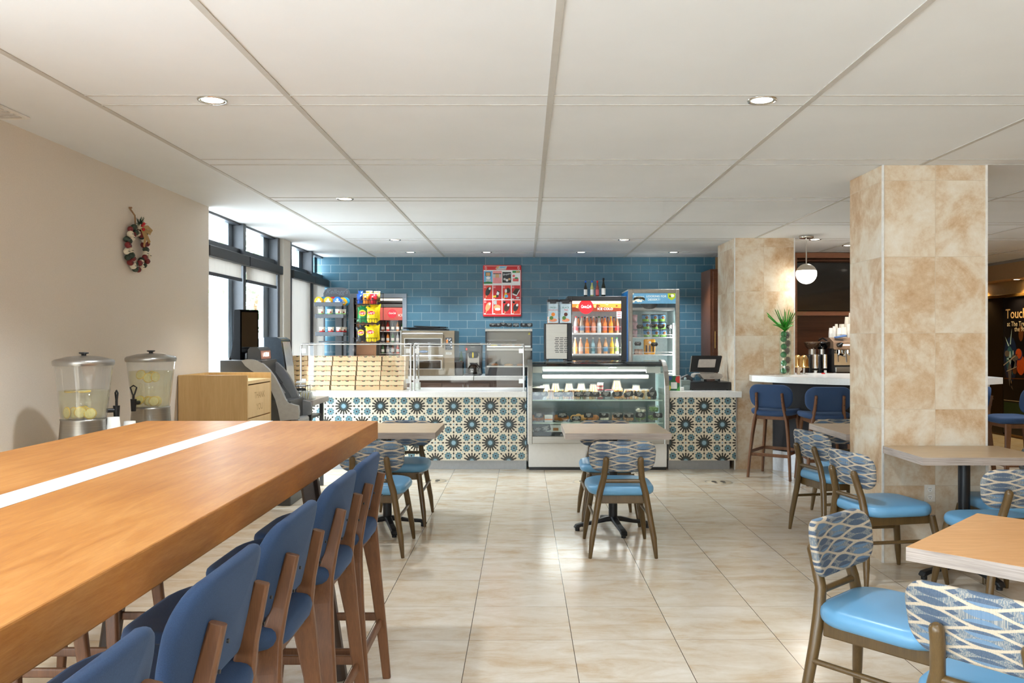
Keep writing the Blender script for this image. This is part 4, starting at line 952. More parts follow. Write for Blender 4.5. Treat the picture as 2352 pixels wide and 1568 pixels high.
def bag(px, py_b, w, h, m, lab, Y=9.31, cr=None, logo=True, tilt=4):
    x, z = X(px, Y), Z(py_b, Y)
    t = thing('crisp_packet', lab, 'crisp packet', (x, Y, z), 0, 'crisp packets in the wire rack')
    M = Matrix.Translation((x, Y, z)) @ Matrix.Rotation(R(-tilt), 4, 'X') @ Matrix.Rotation(R(random.uniform(-3, 3)), 4, 'Y'); b = B(M); n, mm = 8, 10; vs = []
    for s in (-1, 1):
        for j in range(mm+1):
            for i in range(n+1):
                u, v = i/n, j/mm; puff = (max(0, math.sin(math.pi*u))**.5)*(max(0, math.sin(math.pi*v))**.6)
                xx = (u-.5)*w*(1-.10*math.sin(math.pi*v)); vs.append((xx, s*(.032*puff+.0015)+.004*math.sin(9*u+7*v)*puff, v*h+(.008*math.sin(14*u) if j in (0, mm) else 0)))
    k0 = (n+1)*(mm+1); fs = []
    for j in range(mm):
        for i in range(n):
            a = j*(n+1)+i; fs += [(a, a+1, a+n+2, a+n+1), (k0+a+n+1, k0+a+n+2, k0+a+1, k0+a)]
    b.add(vs, fs, True); part('foil_bag', b, m, t)
    if logo:
        b = B(M); b.disc((0, -.0375, h*.60), w*.30, rz=w*.27); b.mat(1).disc((0, -.0385, h*.60), w*.30, rz=w*.15); b.mat(2).text("Lay's", w*.25, (0, -.0392, h*.60), '-y', .0005, shear=.2); part('brand_badge', b, [yellow, red, white_p], t)
gb = pm('crisp_green', (22, 128, 66), .28, coat=.3); yb = pm('crisp_yellow', (248, 216, 22), .28, coat=.3); kb = pm('crisp_black', (44, 42, 42), .28, coat=.3)
bag(833, 740, .135, .17, gb, 'green crisp packet in the middle basket'); bag(853.5, 740, .145, .175, yb, 'yellow crisp packet beside the green one, middle basket')
bag(838, 737, .12, .175, gb, 'green crisp packet behind the front green one', 9.38, logo=False); bag(860, 736, .13, .19, yb, 'yellow crisp packet standing behind in the middle basket', 9.39, logo=False)
bag(831, 784, .125, .165, kb, 'black crisp packet in the bottom basket'); bag(852.5, 784, .145, .175, yb, 'yellow crisp packet beside the black one, bottom basket')
bag(860, 781, .13, .175, yb, 'yellow crisp packet standing behind in the bottom basket', 9.39, logo=False); bag(836, 780, .11, .17, kb, 'dark crisp packet behind the black one', 9.38, logo=False)
bag(826.5, 697, .062, .105, pm('blue_packet', (24, 84, 190), .3, coat=.3), 'slim blue snack packet in the top basket', 9.32, logo=False); bag(829, 694, .055, .13, pm('blue_packet', (24, 84, 190), .3), 'slim blue snack packet behind the other blue one', 9.39, logo=False)
def can(px, pyb, m, lab, Y, h=.118):
    x, z = X(px, Y), Z(pyb, Y); t = thing('snack_can', lab, 'snack can', (x, Y, z), 0, 'snack cans in the top basket')
    b = B(); b.lathe([(0, 0), (.037, 0), (.037, h), (0, h)], (x, Y, z), 24); part('can', b, m, t)
    b = B(); b.lathe([(.0385, h-.006), (.0385, h+.002), (0, h+.002)], (x, Y, z), 24); part('lid', b, pm('can_lid', (244, 206, 196), .4), t)
    b = B(); b.box(x-.015, x+.012, Y-.039, Y-.036, z+.052, z+.066, .003); b.mat(1).ball((x-.002, Y-.037, z+.085), (.011, .002, .008), 8, 5); part('badge', b, [blk, white_p], t)
oc = pm('can_orange', (240, 140, 34), .35); rc = pm('can_red', (206, 26, 40), .35)
can(841, 698, oc, 'orange snack can at the front of the top basket', 9.315); can(857.5, 698, rc, 'red snack can at the front of the top basket', 9.315)
can(848, 692, oc, 'orange snack can behind the front orange and red ones', 9.40); can(866, 693, pm('can_olive', (150, 140, 80), .4), 'olive snack can at the inner end of the top basket', 9.40)
# ---------------------------------------------------------------- curved glass display case
cx0, cx1 = .022, 1.588
t = thing('display_case', 'refrigerated display case with curved glass front and white base', 'display case', (.8, 9.4, 0))
cw = pm('case_white', (232, 230, 226), .4, var=.02); cin = pm('case_interior', (196, 202, 204), .35, .2)
b = B(); b.box(cx0+.02, cx1-.02, 9.12, 9.74, .0, .03); part('black_plinth', b, blk, t)
b = B(); b.box(cx0+.012, cx1-.012, 9.125, 9.74, .03, .302, .004); part('base_panel', b, cw, t)
b = B(); b.box(cx0, cx1, 9.045, 9.74, .302, .385, .006); part('steel_apron', b, steel, t)
prof = [(9.03, .30), (9.028, .60), (9.03, .86), (9.038, .94), (9.06, 1.02), (9.10, 1.09), (9.16, 1.15), (9.23, 1.19), (9.31, 1.208), (9.42, 1.212)]
for x in (cx0+.027, cx1-.027):
    b = B(); b.plank([(x, y, z) for y, z in prof], [.054]*10, [.022]*10, (1, 0, 0)); b.mat(1)
    for z in (.45, .58, .72, .85): b.tube([(x, 9.02, z), (x, 9.0165, z)], .003, 8)
    part('side_frame', b, [steel, blk], t)
    b = B(); b.prism([(y+.012, z) for y, z in prof]+[(9.74, 1.2), (9.74, .30)], x-.004, x+.004, 'x'); part('end_panel', b, gglass if x > 1 else cin, t)
b = B(); vs = []; pg = [(y+.004, z) for y, z in prof if z > .35 or z < .31]; pg[0] = (pg[0][0], .386)
for y, z in pg: vs += [(cx0+.05, y, z), (cx1-.05, y, z)]
b.add(vs, [(2*i, 2*i+1, 2*i+3, 2*i+2) for i in range(len(pg)-1)], True); part('curved_glass', b, gglass, t)
b = B(); b.box(cx0+.03, cx1-.03, 9.30, 9.76, 1.19, 1.20); b.prism([(9.18, 1.152), (9.24, 1.182), (9.31, 1.196), (9.34, 1.196), (9.34, 1.15)], cx0+.052, cx1-.052, 'x'); part('black_top', b, blkgl, t)
b = B(); b.box(cx0+.05, cx1-.05, 9.08, 9.72, .387, .40); part('deck', b, cw, t)
b = B(); b.box(cx0+.05, cx1-.05, 9.70, 9.72, .40, 1.18); part('back_panel', b, pm('case_back', (96, 106, 108), .2, .3), t)
b = B(); b.box(cx0+.055, cx1-.055, 9.05, 9.06, .388, .43); part('front_sill', b, blk, t)
for z, y0 in ((.775, 9.16), (.525, 9.12)):
    b = B(); b.box(cx0+.055, cx1-.055, y0, 9.69, z-.008, z); s_ = part('glass_shelf', b, gglass, t)
    b = B(); b.box(cx0+.055, cx1-.055, y0-.006, y0, z-.010, z+.004); part('edge_strip', b, pm('pale_green_edge', (196, 212, 200), .3), s_)
b = B(); b.box(.19, 1.41, 9.34, 9.42, 1.005, 1.05, .01); part('light_canopy', b, cw, t)
b = B(); b.tube([(.20, 9.30, 1.10), (1.40, 9.30, 1.10)], .008, 8); part('light_tube', b, led, t)
b = B(); b.box(cx0+.06, .19, 9.26, 9.30, 1.075, 1.145); b.box(1.37, cx1-.06, 9.26, 9.30, 1.075, 1.145); part('light_bracket', b, cw, t)
b = B(); b.box(.19, 1.37, 9.32, 9.33, 1.105, 1.145); part('air_grille', b, alum, t)
def case_light(x0, x1, y, z, e):
    d = bpy.data.lights.new('case_light', 'AREA'); d.shape = 'RECTANGLE'; d.size = x1-x0; d.size_y = .03; d.energy = e; d.color = (.96, 1, 1)
    o = bpy.data.objects.new('case_light', d); C.objects.link(o); o.location = ((x0+x1)/2, y, z)
case_light(.2, 1.4, 9.30, 1.088, 6); case_light(.2, 1.4, 9.33, 1.0, 5)
# food
bread = pm('bread', (228, 178, 112), .7, bump=.2); fill = pm('sandwich_filling', (176, 82, 60), .6, var=.3); salad = pm('salad_green', (92, 128, 60), .7, var=.35, scale=60); crumb = pm('white_bread', (240, 230, 208), .75)
pastry = pm('baked_pastry', (178, 116, 60), .55, var=.2, bump=.2); cream = pm('cream_food', (240, 232, 214), .5); fruit = pm('fruit_orange', (240, 160, 60), .4, var=.25, scale=70); berry = pm('fruit_berry', (170, 40, 54), .4, var=.2)
shell = glassm('food_shell', (250, 251, 250), .4, .08, .05)
def wedge(x, y, z, lab, m2, s=1.0):
    t = thing('sandwich_pack', lab, 'sandwich', (x, y, z), 0, 'wrapped sandwiches in the display case')
    for k, (m, u0, u1) in enumerate(((bread, -1, -.42), (m2, -.40, -.08), (crumb, -.06, .12), (m2, .14, .40), (bread, .42, 1))):
        b = B(); w_ = .05*s; f = .58; b.prism([(x+w_*u0, z+.004), (x+w_*u1, z+.004), (x+w_*u1*f, z+.097*s), (x+w_*u0*f, z+.097*s)], y-.034, y+.034, 'y'); part('filling' if k in (1, 3) else 'bread_slice', b, m, t)
    b = B(); w_ = .056*s; b.prism([(x-w_, z), (x+w_, z), (x+w_*.62, z+.11*s), (x-w_*.58, z+.11*s)], y-.045, y+.045, 'y'); part('clear_pack', b, shell, t, bev=.006)
def bowl(x, y, z, lab, m, food, r=.07, g='salad bowls in the display case'):
    t = thing('salad_bowl', lab, 'bowl', (x, y, z), 0, g)
    b = B(); b.lathe([(0, .0), (r*.7, .0), (r, .045), (r*1.06, .047), (r*1.0, .05)], (x, y, z), 24); part('bowl', b, m, t)
    b = B(); b.ball((x, y, z+.045), (r*.9, r*.9, .018), 16, 6); part('filling', b, food, t)
    b = B(); b.lathe([(r*1.07, .05), (r*.98, .066), (r*.8, .076), (0, .078)], (x, y, z), 24); part('lid', b, shell, t)
def box_pack(x, y, z, w, d, h, lab, food, cat='salad box'):
    t = thing('food_box', lab, cat, (x, y, z), 0, 'clear food boxes in the display case')
    random.seed(int(x*1000)+int(z*77)); b = B()
    for k in range(14): b.ball((x+random.uniform(-.36, .36)*w, y+random.uniform(-.34, .34)*d, z+h*random.uniform(.2, .62)), (w*.18, d*.18, h*.2), 8, 5)
    part('food', b, food, t); b = B(); b.box(x-w/2, x+w/2, y-d/2, y+d/2, z+.001, z+h, .012); part('clear_box', b, shell, t)
S1, S2, S3 = .776, .526, .401
bowl(.135, 9.28, S1, 'lower black salad bowl of the pair at the case corner', blk, salad, .08); bowl(.14, 9.285, S1+.08, 'upper black salad bowl of the pair at the case corner', blk, crumb, .08)
ws = [(.235, 9.42, .05, crumb, 'raised roll pack behind the black bowls'), (.565, 9.335, 0, bread, 'brown bread sandwich squeezed between the third and fourth'), (.70, 9.30, 0, crumb, 'pale roll sandwich beside the tan bread bowl'), (.78, 9.43, .05, fruit, 'raised orange-filled sandwich behind the tan bread bowl'), (1.05, 9.44, .10, fruit, 'raised fruit pack behind the orange fruit boxes'), (1.22, 9.345, 0, cream, 'white wrap pack between the two front wraps'), (1.37, 9.33, 0, crumb, 'pale wrap pack before the folded carton'), (.29, 9.30, 0, fill, 'pink-filled sandwich beside the black bowls'), (.40, 9.29, 0, salad, 'green-filled sandwich, second from the black bowls'), (.51, 9.30, 0, fill, 'sandwich with meat filling, third from the black bowls'), (.635, 9.30, 0, salad, 'sandwich with green filling, fourth from the black bowls'),
      (.345, 9.43, .06, fruit, 'raised sandwich with orange slice behind the first two'), (.50, 9.43, .06, fruit, 'raised egg sandwich behind the third one'), (.64, 9.43, .06, bread, 'raised sandwich behind the fourth one'), (1.16, 9.31, 0, fill, 'wrapped sandwich before the white bread stack'), (1.27, 9.42, .04, cream, 'white bread sandwich standing raised in the case'), (1.30, 9.29, 0, cream, 'white bread sandwich in front of the raised one')]
for x, y, dz, m, l in ws:
    if dz: 
        b = B(); b.box(x-.055, x+.055, y-.045, y+.045, S1, S1+dz-.001, .004); solo('food_riser', b, cplas, 'clear riser under the '+' '.join(l.split()[:5]), 'riser', 'clear risers in the display case')
    wedge(x, y, S1+dz, l, m, 1.05)
bowl(.755, 9.31, S1, 'tan bread bowl between sandwiches and parfait cups', kraft, bread, .055)
for i, (x, y, z) in enumerate(((.85, 9.31, 0), (.85, 9.31, .095))):
    t = thing('parfait_cup', 'parfait cup with berry layers, %s of the pair' % ('lower', 'upper')[i], 'cup', (x, y, S1+z), 0, 'parfait cups'); r = .034
    for k, m in enumerate((berry, cream, berry, cream)): b = B(); zz = .004+k*.018; b.lathe([(0, zz), (r*.92, zz), (r, zz+.0178), (0, zz+.0178)], (x, y, S1+z), 18); part('layer', b, m, t)
    b = B(); b.lathe([(r, .0), (r*1.1, .085), (r*1.2, .087), (r*.9, .093), (0, .093)], (x, y, S1+z), 18); part('clear_cup', b, shell, t)
t = thing('dessert_tub', 'grey-labelled dessert tub beside the parfait cups', 'tub', (.945, 9.30, S1)); b = B(); b.lathe([(0, .0), (.042, 0), (.05, .10), (0, .10)], (.945, 9.30, S1), 22); part('tub', b, pm('tub_grey', (170, 178, 182), .4), t); b = B(); b.lathe([(.052, .10), (.052, .108), (0, .108)], (.945, 9.30, S1), 22); part('lid', b, pm('tub_lid_maroon', (120, 30, 40), .4), t)
for i, (x, z) in enumerate(((1.05, 0), (1.05, .066))): box_pack(x, 9.31, S1+z, .105, .10, .064, ('lower', 'upper')[i]+' clear box of orange fruit salad', fruit, 'fruit box')
t = thing('juice_carton', 'dark folded carton at the end of the top case shelf', 'carton', (1.45, 9.36, S1)); b = B(); b.box(1.41, 1.49, 9.32, 9.40, S1+.001, S1+.09); b.prism([(1.41, S1+.09), (1.49, S1+.09), (1.45, S1+.13)], 9.32, 9.40, 'y'); part('carton', b, dkgrey, t)
# lower shelf
lo = [(.14, pastry, 'round pastry under glass at the lower shelf corner'), (.40, pastry, 'brown rolls on the lower case shelf'), (.60, bread, 'large golden loaf on the lower case shelf'), (.74, pastry, 'dark baked roll beside the golden loaf')]
for x, m, l in lo:
    t = thing('pastry', l, 'pastry', (x, 9.28, S2), 0, 'pastries on the lower case shelf'); random.seed(int(x*100))
    b = B()
    for k in range(3): b.ball((x-.05+k*.05, 9.28+random.uniform(-.02, .02), S2+.042), (.045, .05, .034+.012*(k == 1)), 14, 7)
    part('crust', b, m, t); b = B(); b.lathe([(0, .001), (.06, .001), (.085, .012)], (x, 9.28, S2), 20); part('plate', b, white, t)
t = thing('dessert_box', 'white and orange dessert box beside the round pastry', 'box', (.26, 9.24, S2)); b = B(); b.box(.215, .305, 9.20, 9.28, S2+.001, S2+.075); b.mat(1).box(.2145, .3055, 9.1995, 9.2805, S2+.02, S2+.036); part('carton', b, [white_p, orange], t)
for x, m, l in ((.90, crumb, 'box of pale rolls on the lower shelf'), (1.03, pastry, 'box of brown rolls on the lower shelf'), (1.16, pastry, 'box of brown buns beside the green salads'), (1.30, salad, 'green salad box on the lower shelf'), (1.44, salad, 'green salad box at the lower shelf end')): box_pack(x, 9.26, S2, .115, .12, .10, l, m)
box_pack(1.44, 9.26, S2+.105, .115, .12, .08, 'green salad box stacked at the lower shelf end', salad); box_pack(1.30, 9.26, S2+.105, .11, .12, .06, 'flat clear box stacked on the green salad', crumb)
for x, l in ((.115, 'pudding cup nearest the case corner'), (.205, 'pudding cup beside the corner one')):
    t = thing('pudding_cup', l, 'cup', (x, 9.22, S3), 0, 'pudding cups on the case deck'); b = B(); b.lathe([(0, .002), (.030, .002), (.035, .05), (0, .05)], (x, 9.22, S3), 18); part('pudding', b, cream, t); b = B(); b.lathe([(.031, 0), (.039, .075), (.041, .078), (.0, .08)], (x, 9.22, S3), 18); part('clear_cup', b, shell, t)
t = thing('bakery_box', 'white windowed bakery box on the case deck', 'box', (.36, 9.25, S3)); b = B(); b.box(.28, .46, 9.19, 9.33, S3, S3+.09); part('carton', b, white_p, t, bev=.003); b = B(); b.box(.31, .37, 9.187, 9.19, S3+.03, S3+.06); part('window', b, pastry, t)
# price cards
cb = pm('card_black', (30, 30, 32), .5, var=.04); cwht = pm('card_white_ink', (222, 222, 216), .6)
def card(x, y, z, txt, lab, w=.094, h=.052, rot=0, stand=True, g='chalkboard price cards in the display case', base=None, sc=1):
    t = thing('price_card', lab, 'price card', (x, y, z), 0, g)
    b = B(Matrix.Translation((x, y, z)) @ Matrix.Rotation(R(rot), 4, 'Y') @ Matrix.Rotation(R(-8), 4, 'X'))
    ch = .010; b.prism([(-w/2+ch, 0), (w/2-ch, 0), (w/2, ch), (w/2, h-ch), (w/2-ch, h), (-w/2+ch, h), (-w/2, h-ch), (-w/2, ch)], -.0008, .0008, 'y'); b.mat(1)
    for k, ln in enumerate(txt): b.text(ln, .0145*sc, (0, -.0010, h-.012-k*.0125*sc), '-y', .0004)
    part('card', b, [cb, cwht], t)
    if stand:
        b = B(); zb = base if base is not None else z-.03
        b.tube([(x, y+.003, zb), (x, y+.004, z+.01)], .0022, 5); b.box(x-.012, x+.012, y-.006, y+.012, zb, zb+.004); part('clip_stand', b, cplas, t)
row1 = [(1233, ['MEAT', 'LASAGNA', '7.99'], -4, 'MEAT LASAGNA'), (1248, ['WESTERN', 'OMELET', '5.99'], -6, 'second card beside the lasagna one'), (1283, ['ITALIAN', 'SANDWICH', '6.99'], -3, 'ITALIAN SANDWICH'), (1305, ['TURKEY', '6.99'], 0, 'TURKEY'), (1329, ['CUBAN', 'SANDWICH', '6.99'], 2, 'CUBAN SANDWICH'), (1351, ['VEGGIE', 'SANDWICH', '6.99'], -4, 'VEGGIE SANDWICH'), (1366, ['BACON', '5.99'], 3, 'BACON'), (1392, ['YOGURT', 'PARFAIT', '4.99'], 0, 'YOGURT PARFAIT'), (1418, ['FRUIT', 'SALAD', '4.99'], -4, 'FRUIT SALAD'), (1446, ['CAESAR', 'WRAP', '6.99'], -14, 'tilted wrap'), (1466, ['CHICKEN', 'WRAP', '6.99'], 14, 'CHICKEN WRAP'), (1498, ['CUBAN', 'WRAP', '7.99'], -2, 'CUBAN WRAP')]
for i, (px, tx, rt, l) in enumerate(row1): card(X(px, 9.165)+.0, 9.165+(i % 2)*.012, .812, tx, 'price card on the top case shelf reading '+l if l.isupper() else l+' price card on the top case shelf', rot=rt, base=S1, w=.108, h=.056, sc=1.15)
row2 = [(1238, ['CHEESE', 'DANISH', '3.99'], 'CHEESE DANISH'), (1292, ['ALMOND', 'CROISSANT', '3.99'], 'ALMOND CROISSANT'), (1324, ['BUTTER', 'CROISSANT', '3.99'], 'BUTTER CROISSANT'), (1352, ['GUAVA', 'PASTRY', '3.99'], 'GUAVA PASTRY'), (1387, ['BAGEL', '2.99'], 'BAGEL'), (1420, ['CINNAMON', 'ROLL', '3.99'], 'CINNAMON ROLL'), (1445, ['CHOCOLATE', 'ROLL', '3.99'], 'CHOCOLATE ROLL'), (1471, ['GREEK', 'SALAD', '7.99'], 'GREEK SALAD'), (1511, ['COBB', 'SALAD', '7.99'], 'COBB SALAD')]
for i, (px, tx, l) in enumerate(row2): card(X(px, 9.13), 9.13+(i % 2)*.01, .565+(-.02 if i == 2 else .015), tx, 'price card on the lower case shelf reading '+l, base=S2, w=.105, h=.054, sc=1.1)
card(X(1237, 9.1), 9.10, .425, ['MILK', 'PUDDING', '3.99'], 'price card on the case deck reading MILK PUDDING', rot=-12, base=S3, w=.10, h=.055, sc=1.1); card(X(1255, 9.1), 9.09, .435, ['COCONUT', 'BREAD', 'PUDDING', '3.99'], 'price card on the case deck reading COCONUT BREAD PUDDING', rot=-14, base=S3, w=.11, h=.06, sc=1.05)
# ---------------------------------------------------------------- equipment bench behind the case
b = B(); b.box(.03, 1.29, 9.78, 10.42, 0, 1.192); t = thing('equipment_bench', 'black bench behind the case carrying the drinks cooler', 'bench', (.66, 10.1, 0)); part('body', b, blk, t); b = B(); b.box(.025, 1.295, 9.765, 10.43, 1.192, 1.20); part('top', b, blkgl, t)
YF = 9.80
def fx(px): return X(px, YF)
def fz(py): return Z(py, YF)
def shellbox(t, x0, x1, y0, y1, z0, z1, th, m, mi):
    b = B(); b.box(x0, x0+th, y0, y1, z0, z1); b.box(x1-th, x1, y0, y1, z0, z1); b.box(x0+th, x1-th, y0, y1, z0, z0+th); b.box(x0+th, x1-th, y0, y1, z1-th, z1); b.box(x0+th, x1-th, y1-th, y1, z0+th, z1-th); part('cabinet', b, m, t)
    b = B(); e = .003; b.box(x0+th, x0+th+e, y0+.02, y1-th, z0+th, z1-th); b.box(x1-th-e, x1-th, y0+.02, y1-th, z0+th, z1-th); b.box(x0+th, x1-th, y1-th-e, y1-th, z0+th, z1-th); b.box(x0+th, x1-th, y0+.02, y1-th, z0+th, z0+th+e); b.box(x0+th, x1-th, y0+.02, y1-th, z1-th-e, z1-th); part('liner', b, mi, t)
t = thing('drinks_cooler', 'black countertop drinks cooler with Coca-Cola lit header', 'refrigerator', ((fx(1304)+fx(1440))/2, 10.1, 1.2)); cooler = t
x0, x1, z0, z1 = fx(1304), fx(1439), 1.201, fz(680)
liner = pm('cooler_liner', (186, 192, 198), .4)
shellbox(t, x0, x1, YF+.03, 10.36, z0, z1, .03, blk, liner)
b = B()
for a in ((x0, fx(1314), z0, z1), (fx(1427), x1, z0, z1), (fx(1314), fx(1427), z0, fz(821)), (fx(1314), fx(1427), fz(690.5), z1)): b.box(a[0], a[1], YF-.012, YF+.03, a[2], a[3])
d = part('door', b, blk, t, bev=.003)
b = B(); b.box(fx(1314), fx(1427), YF, YF+.008, fz(821), fz(715.5)); part('door_glass', b, glass, d)
hx0, hx1, hz0, hz1 = fx(1314.5), fx(1426.5), fz(715), fz(691)
cola = [pm('cola_amber', (226, 132, 50), .4, emis=(226, 132, 50), es=.75), pm('cola_dark', (120, 44, 22), .4, emis=(120, 44, 22), es=.7), pm('cola_glow', (255, 236, 214), .4, emis=(255, 236, 214), es=.9), pm('sign_red', (222, 24, 34), .4, emis=(222, 24, 34), es=.8), pm('sign_white', (255, 255, 255), .4, emis=(255, 255, 255), es=.9), pm('ice_amber', (250, 188, 110), .4, emis=(250, 188, 110), es=.8)]
b = B(); b.box(hx0, hx1, YF+.002, YF+.01, hz0, hz1)
random.seed(9); yy = YF+.0015
b.mat(2).quad((hx0, yy-.0002, hz1), (hx0, yy-.0002, hz1-.035), (hx1, yy-.0002, hz1-.03), (hx1, yy-.0002, hz1))
b.mat(1).quad((hx0, yy-.0003, hz0), (hx1, yy-.0003, hz0), (hx1, yy-.0003, hz0+.04), ((hx0+hx1)/2, yy-.0003, hz0+.055), (hx0, yy-.0003, hz0+.05))
for k in range(26):
    x, z, r = random.uniform(hx0+.03, hx1-.03), random.uniform(hz0+.02, hz1-.02), random.uniform(.012, .028)
    b.mat(random.choice([5, 0, 1, 5])).disc((x, yy-.0005-.0001*k, z), r, n=4, ph=random.uniform(0, 1.5), rz=r*.75)
cx_, cz_, cr_ = fx(1346), fz(704), 16.8*YF/F
b.mat(3).disc((cx_, yy-.004, cz_-.0), cr_, n=36); b.mat(4).text('Coca-Cola', .046, (cx_, yy-.0048, cz_+.002), '-y', .0005, shear=.3, sx=.62); b.tube([(cx_-.055, yy-.005, cz_-.018), (cx_-.02, yy-.005, cz_-.012), (cx_+.04, yy-.005, cz_-.020)], [.001, .0022, .001], 5)
b.text('ICE COLD', .037, ((fx(1367)+fx(1413))/2, yy-.006, fz(709.5)), '-y', .0005, sx=1.12); part('lit_header', b, cola, d)
b = B(); b.box(fx(1416), fx(1427.5), YF-.016, YF-.013, fz(731), fz(715)); b.mat(1)
for k in range(3): b.box(fx(1417.5), fx(1426), YF-.0175, YF-.016, fz(719+k*4), fz(718+k*4))
part('sticker', b, [white_p, red], d)
for x in (x0+.045, x1-.06):
    b = B(); b.box(x, x+.01, YF+.035, YF+.05, z0+.06, fz(722)); part('led_strip', b, led, t)
    dd = bpy.data.lights.new('cooler_led', 'AREA'); dd.shape = 'RECTANGLE'; dd.size = .02; dd.size_y = .55; dd.energy = .4; dd.color = (.98, 1, 1); o = bpy.data.objects.new('cooler_led', dd); C.objects.link(o); o.location = (x+(.02 if x < .8 else -.02), YF+.06, z0+.32); o.rotation_euler = (R(90), 0, R(-20 if x < .8 else 20))
shz = [fz(765)-.001, fz(813)-.001]
for z in shz:
    b = B(); b.box(x0+.034, x1-.034, YF+.05, 10.30, z-.008, z); s_ = part('shelf', b, white, t)
    b = B(); b.box(x0+.034, x1-.034, YF+.042, YF+.05, z-.016, z+.006); b.box(x0+.036, x1-.036, YF+.042, YF+.046, z+.075, z+.08); part('shelf_rail', b, white, s_)
clearb = glassm('bottle_clear', (236, 240, 240), .4, .03, .15)
def drink(x, y, z, h, col, cap, lab, g, r=.026, label=None, glassy=True, neck=.35):
    t = thing('drink_bottle', lab, 'bottle', (x, y, z), 0, g)
    m = pm('juice_%d_%d_%d' % col, col, .25, coat=.4)
    b = B(); b.lathe([(0, 0), (r*.95, 0), (r, .008), (r, h*.50), (r*.92, h*.60), (r*.5, h*.78), (r*neck, h*.84), (r*neck, h*.94), (0, h*.94)], (x, y, z), 16); part('bottle', b, m, t)
    b = B(); b.lathe([(r*(neck+.08), h*.92), (r*(neck+.08), h), (0, h)], (x, y, z), 12); part('cap', b, cap, t)
    b = B(); b.lathe([(r*1.02, h*.16), (r*1.02, h*.44)], (x, y, z), 16); part('label', b, label or white_p, t)
capn = {'red': red, 'white': white_p, 'green': green, 'blue': blue_p, 'gold': yellow, 'black': blk}
G1 = 'bottles on the upper cooler shelf'; G2 = 'bottles on the lower cooler shelf'
lb = lambda n, c: pm('label_'+n, c, .4)
top = [(1323, (206, 190, 186), 'red', lb('pink', (206, 92, 96)), 'clear pink-labelled bottle'), (1336.5, (190, 176, 160), 'red', lb('slate', (96, 120, 140)), 'clear slate-labelled bottle'), (1349, (242, 124, 34), 'white', lb('or', (206, 84, 28)), 'bright orange bottle'), (1363.5, (214, 132, 90), 'white', lb('peach', (226, 160, 140)), 'peach tea bottle'), (1376, (206, 216, 214), 'green', lb('pale', (190, 206, 210)), 'clear water bottle with green cap'), (1389.5, (244, 132, 46), 'blue', lb('salmon', (226, 110, 84)), 'orange bottle with blue cap'), (1403, (246, 150, 24), 'gold', lb('amber', (206, 120, 34)), 'slim amber orange bottle'), (1417, (120, 72, 40), 'black', lb('rw', (206, 40, 40)), 'brown bottle with red label')]
for px, c, cp, l_, l in top: drink(X(px, YF+.1), YF+.105, shz[0]+.001, .205, c, capn[cp], l+' on the upper cooler shelf', G1, .0275, l_)
bot = [(1321.5, (246, 170, 110), 'white', lb('y2', (244, 200, 90)), 'yellow-orange bottle'), (1334, (240, 178, 148), 'white', lb('w2', (236, 206, 190)), 'pale peach bottle'), (1348.5, (244, 150, 60), 'white', lb('o2', (240, 160, 70)), 'plain orange bottle'), (1362, (150, 190, 200), 'white', lb('t2', (70, 130, 140)), 'teal-labelled bottle'), (1376.5, (226, 176, 140), 'white', lb('p2', (206, 160, 130)), 'tan bottle'), (1391, (226, 170, 120), 'white', lb('b2', (80, 150, 190)), 'blue-labelled bottle'), (1405.5, (244, 190, 40), 'gold', lb('g2', (206, 160, 40)), 'golden bottle'), (1416.5, (226, 226, 190), 'green', lb('gr2', (120, 160, 70)), 'green-capped pale bottle')]
for px, c, cp, l_, l in bot: drink(X(px, YF+.1), YF+.105, shz[1]+.001, .20, c, capn[cp], l+' on the lower cooler shelf', G2, .026, l_)
for k, px in enumerate((1329, 1343, 1357, 1370, 1383, 1396, 1410)):
    drink(X(px, YF+.2), YF+.2, shz[0]+.001, .2, [(226, 130, 60), (150, 90, 70)][k % 2], blk, '%s bottle from the tanks in the second row of the upper cooler shelf' % ['first', 'second', 'third', 'fourth', 'fifth', 'sixth', 'last'][k], 'second row bottles in the cooler', .026, lb('dk', (120, 60, 60)))
# wine bottles on the cooler
for px, Y, gc, cp, l_, l, h, r in ((1345, 10.0, (24, 28, 22), blue_p, white_p, 'small dark wine bottle with blue cap on the cooler', .20, .021), (1359.8, 10.0, (190, 196, 120), blue_p, white_p, 'small white wine bottle with blue cap on the cooler', .20, .021), (1372, 10.0, (150, 62, 50), red, lb('pink', (206, 92, 96)), 'small rose bottle with red cap on the cooler', .20, .021), (1386, 10.0, (22, 34, 24), blk, white_p, 'taller dark sparkling wine bottle on the cooler', .232, .025)):
    t = thing('wine_bottle', l, 'bottle', (X(px, Y), Y, z1), 0, 'wine bottles on top of the cooler'); x = X(px, Y)
    b = B(); b.lathe([(0, 0), (r, .002), (r, h*.50), (r*.86, h*.6), (r*.42, h*.76), (r*.40, h*.95), (0, h*.95)], (x, Y, z1), 18); part('bottle', b, pm('wine_%d' % gc[0], gc, .08, coat=.6), t)
    b = B(); b.lathe([(r*.52, h*.88), (r*.52, h), (0, h)], (x, Y, z1), 14); part('cap', b, cp, t)
    b = B(); b.lathe([(r*1.02, h*.12), (r*1.02, h*.46)], (x, Y, z1), 18); part('label', b, l_, t)
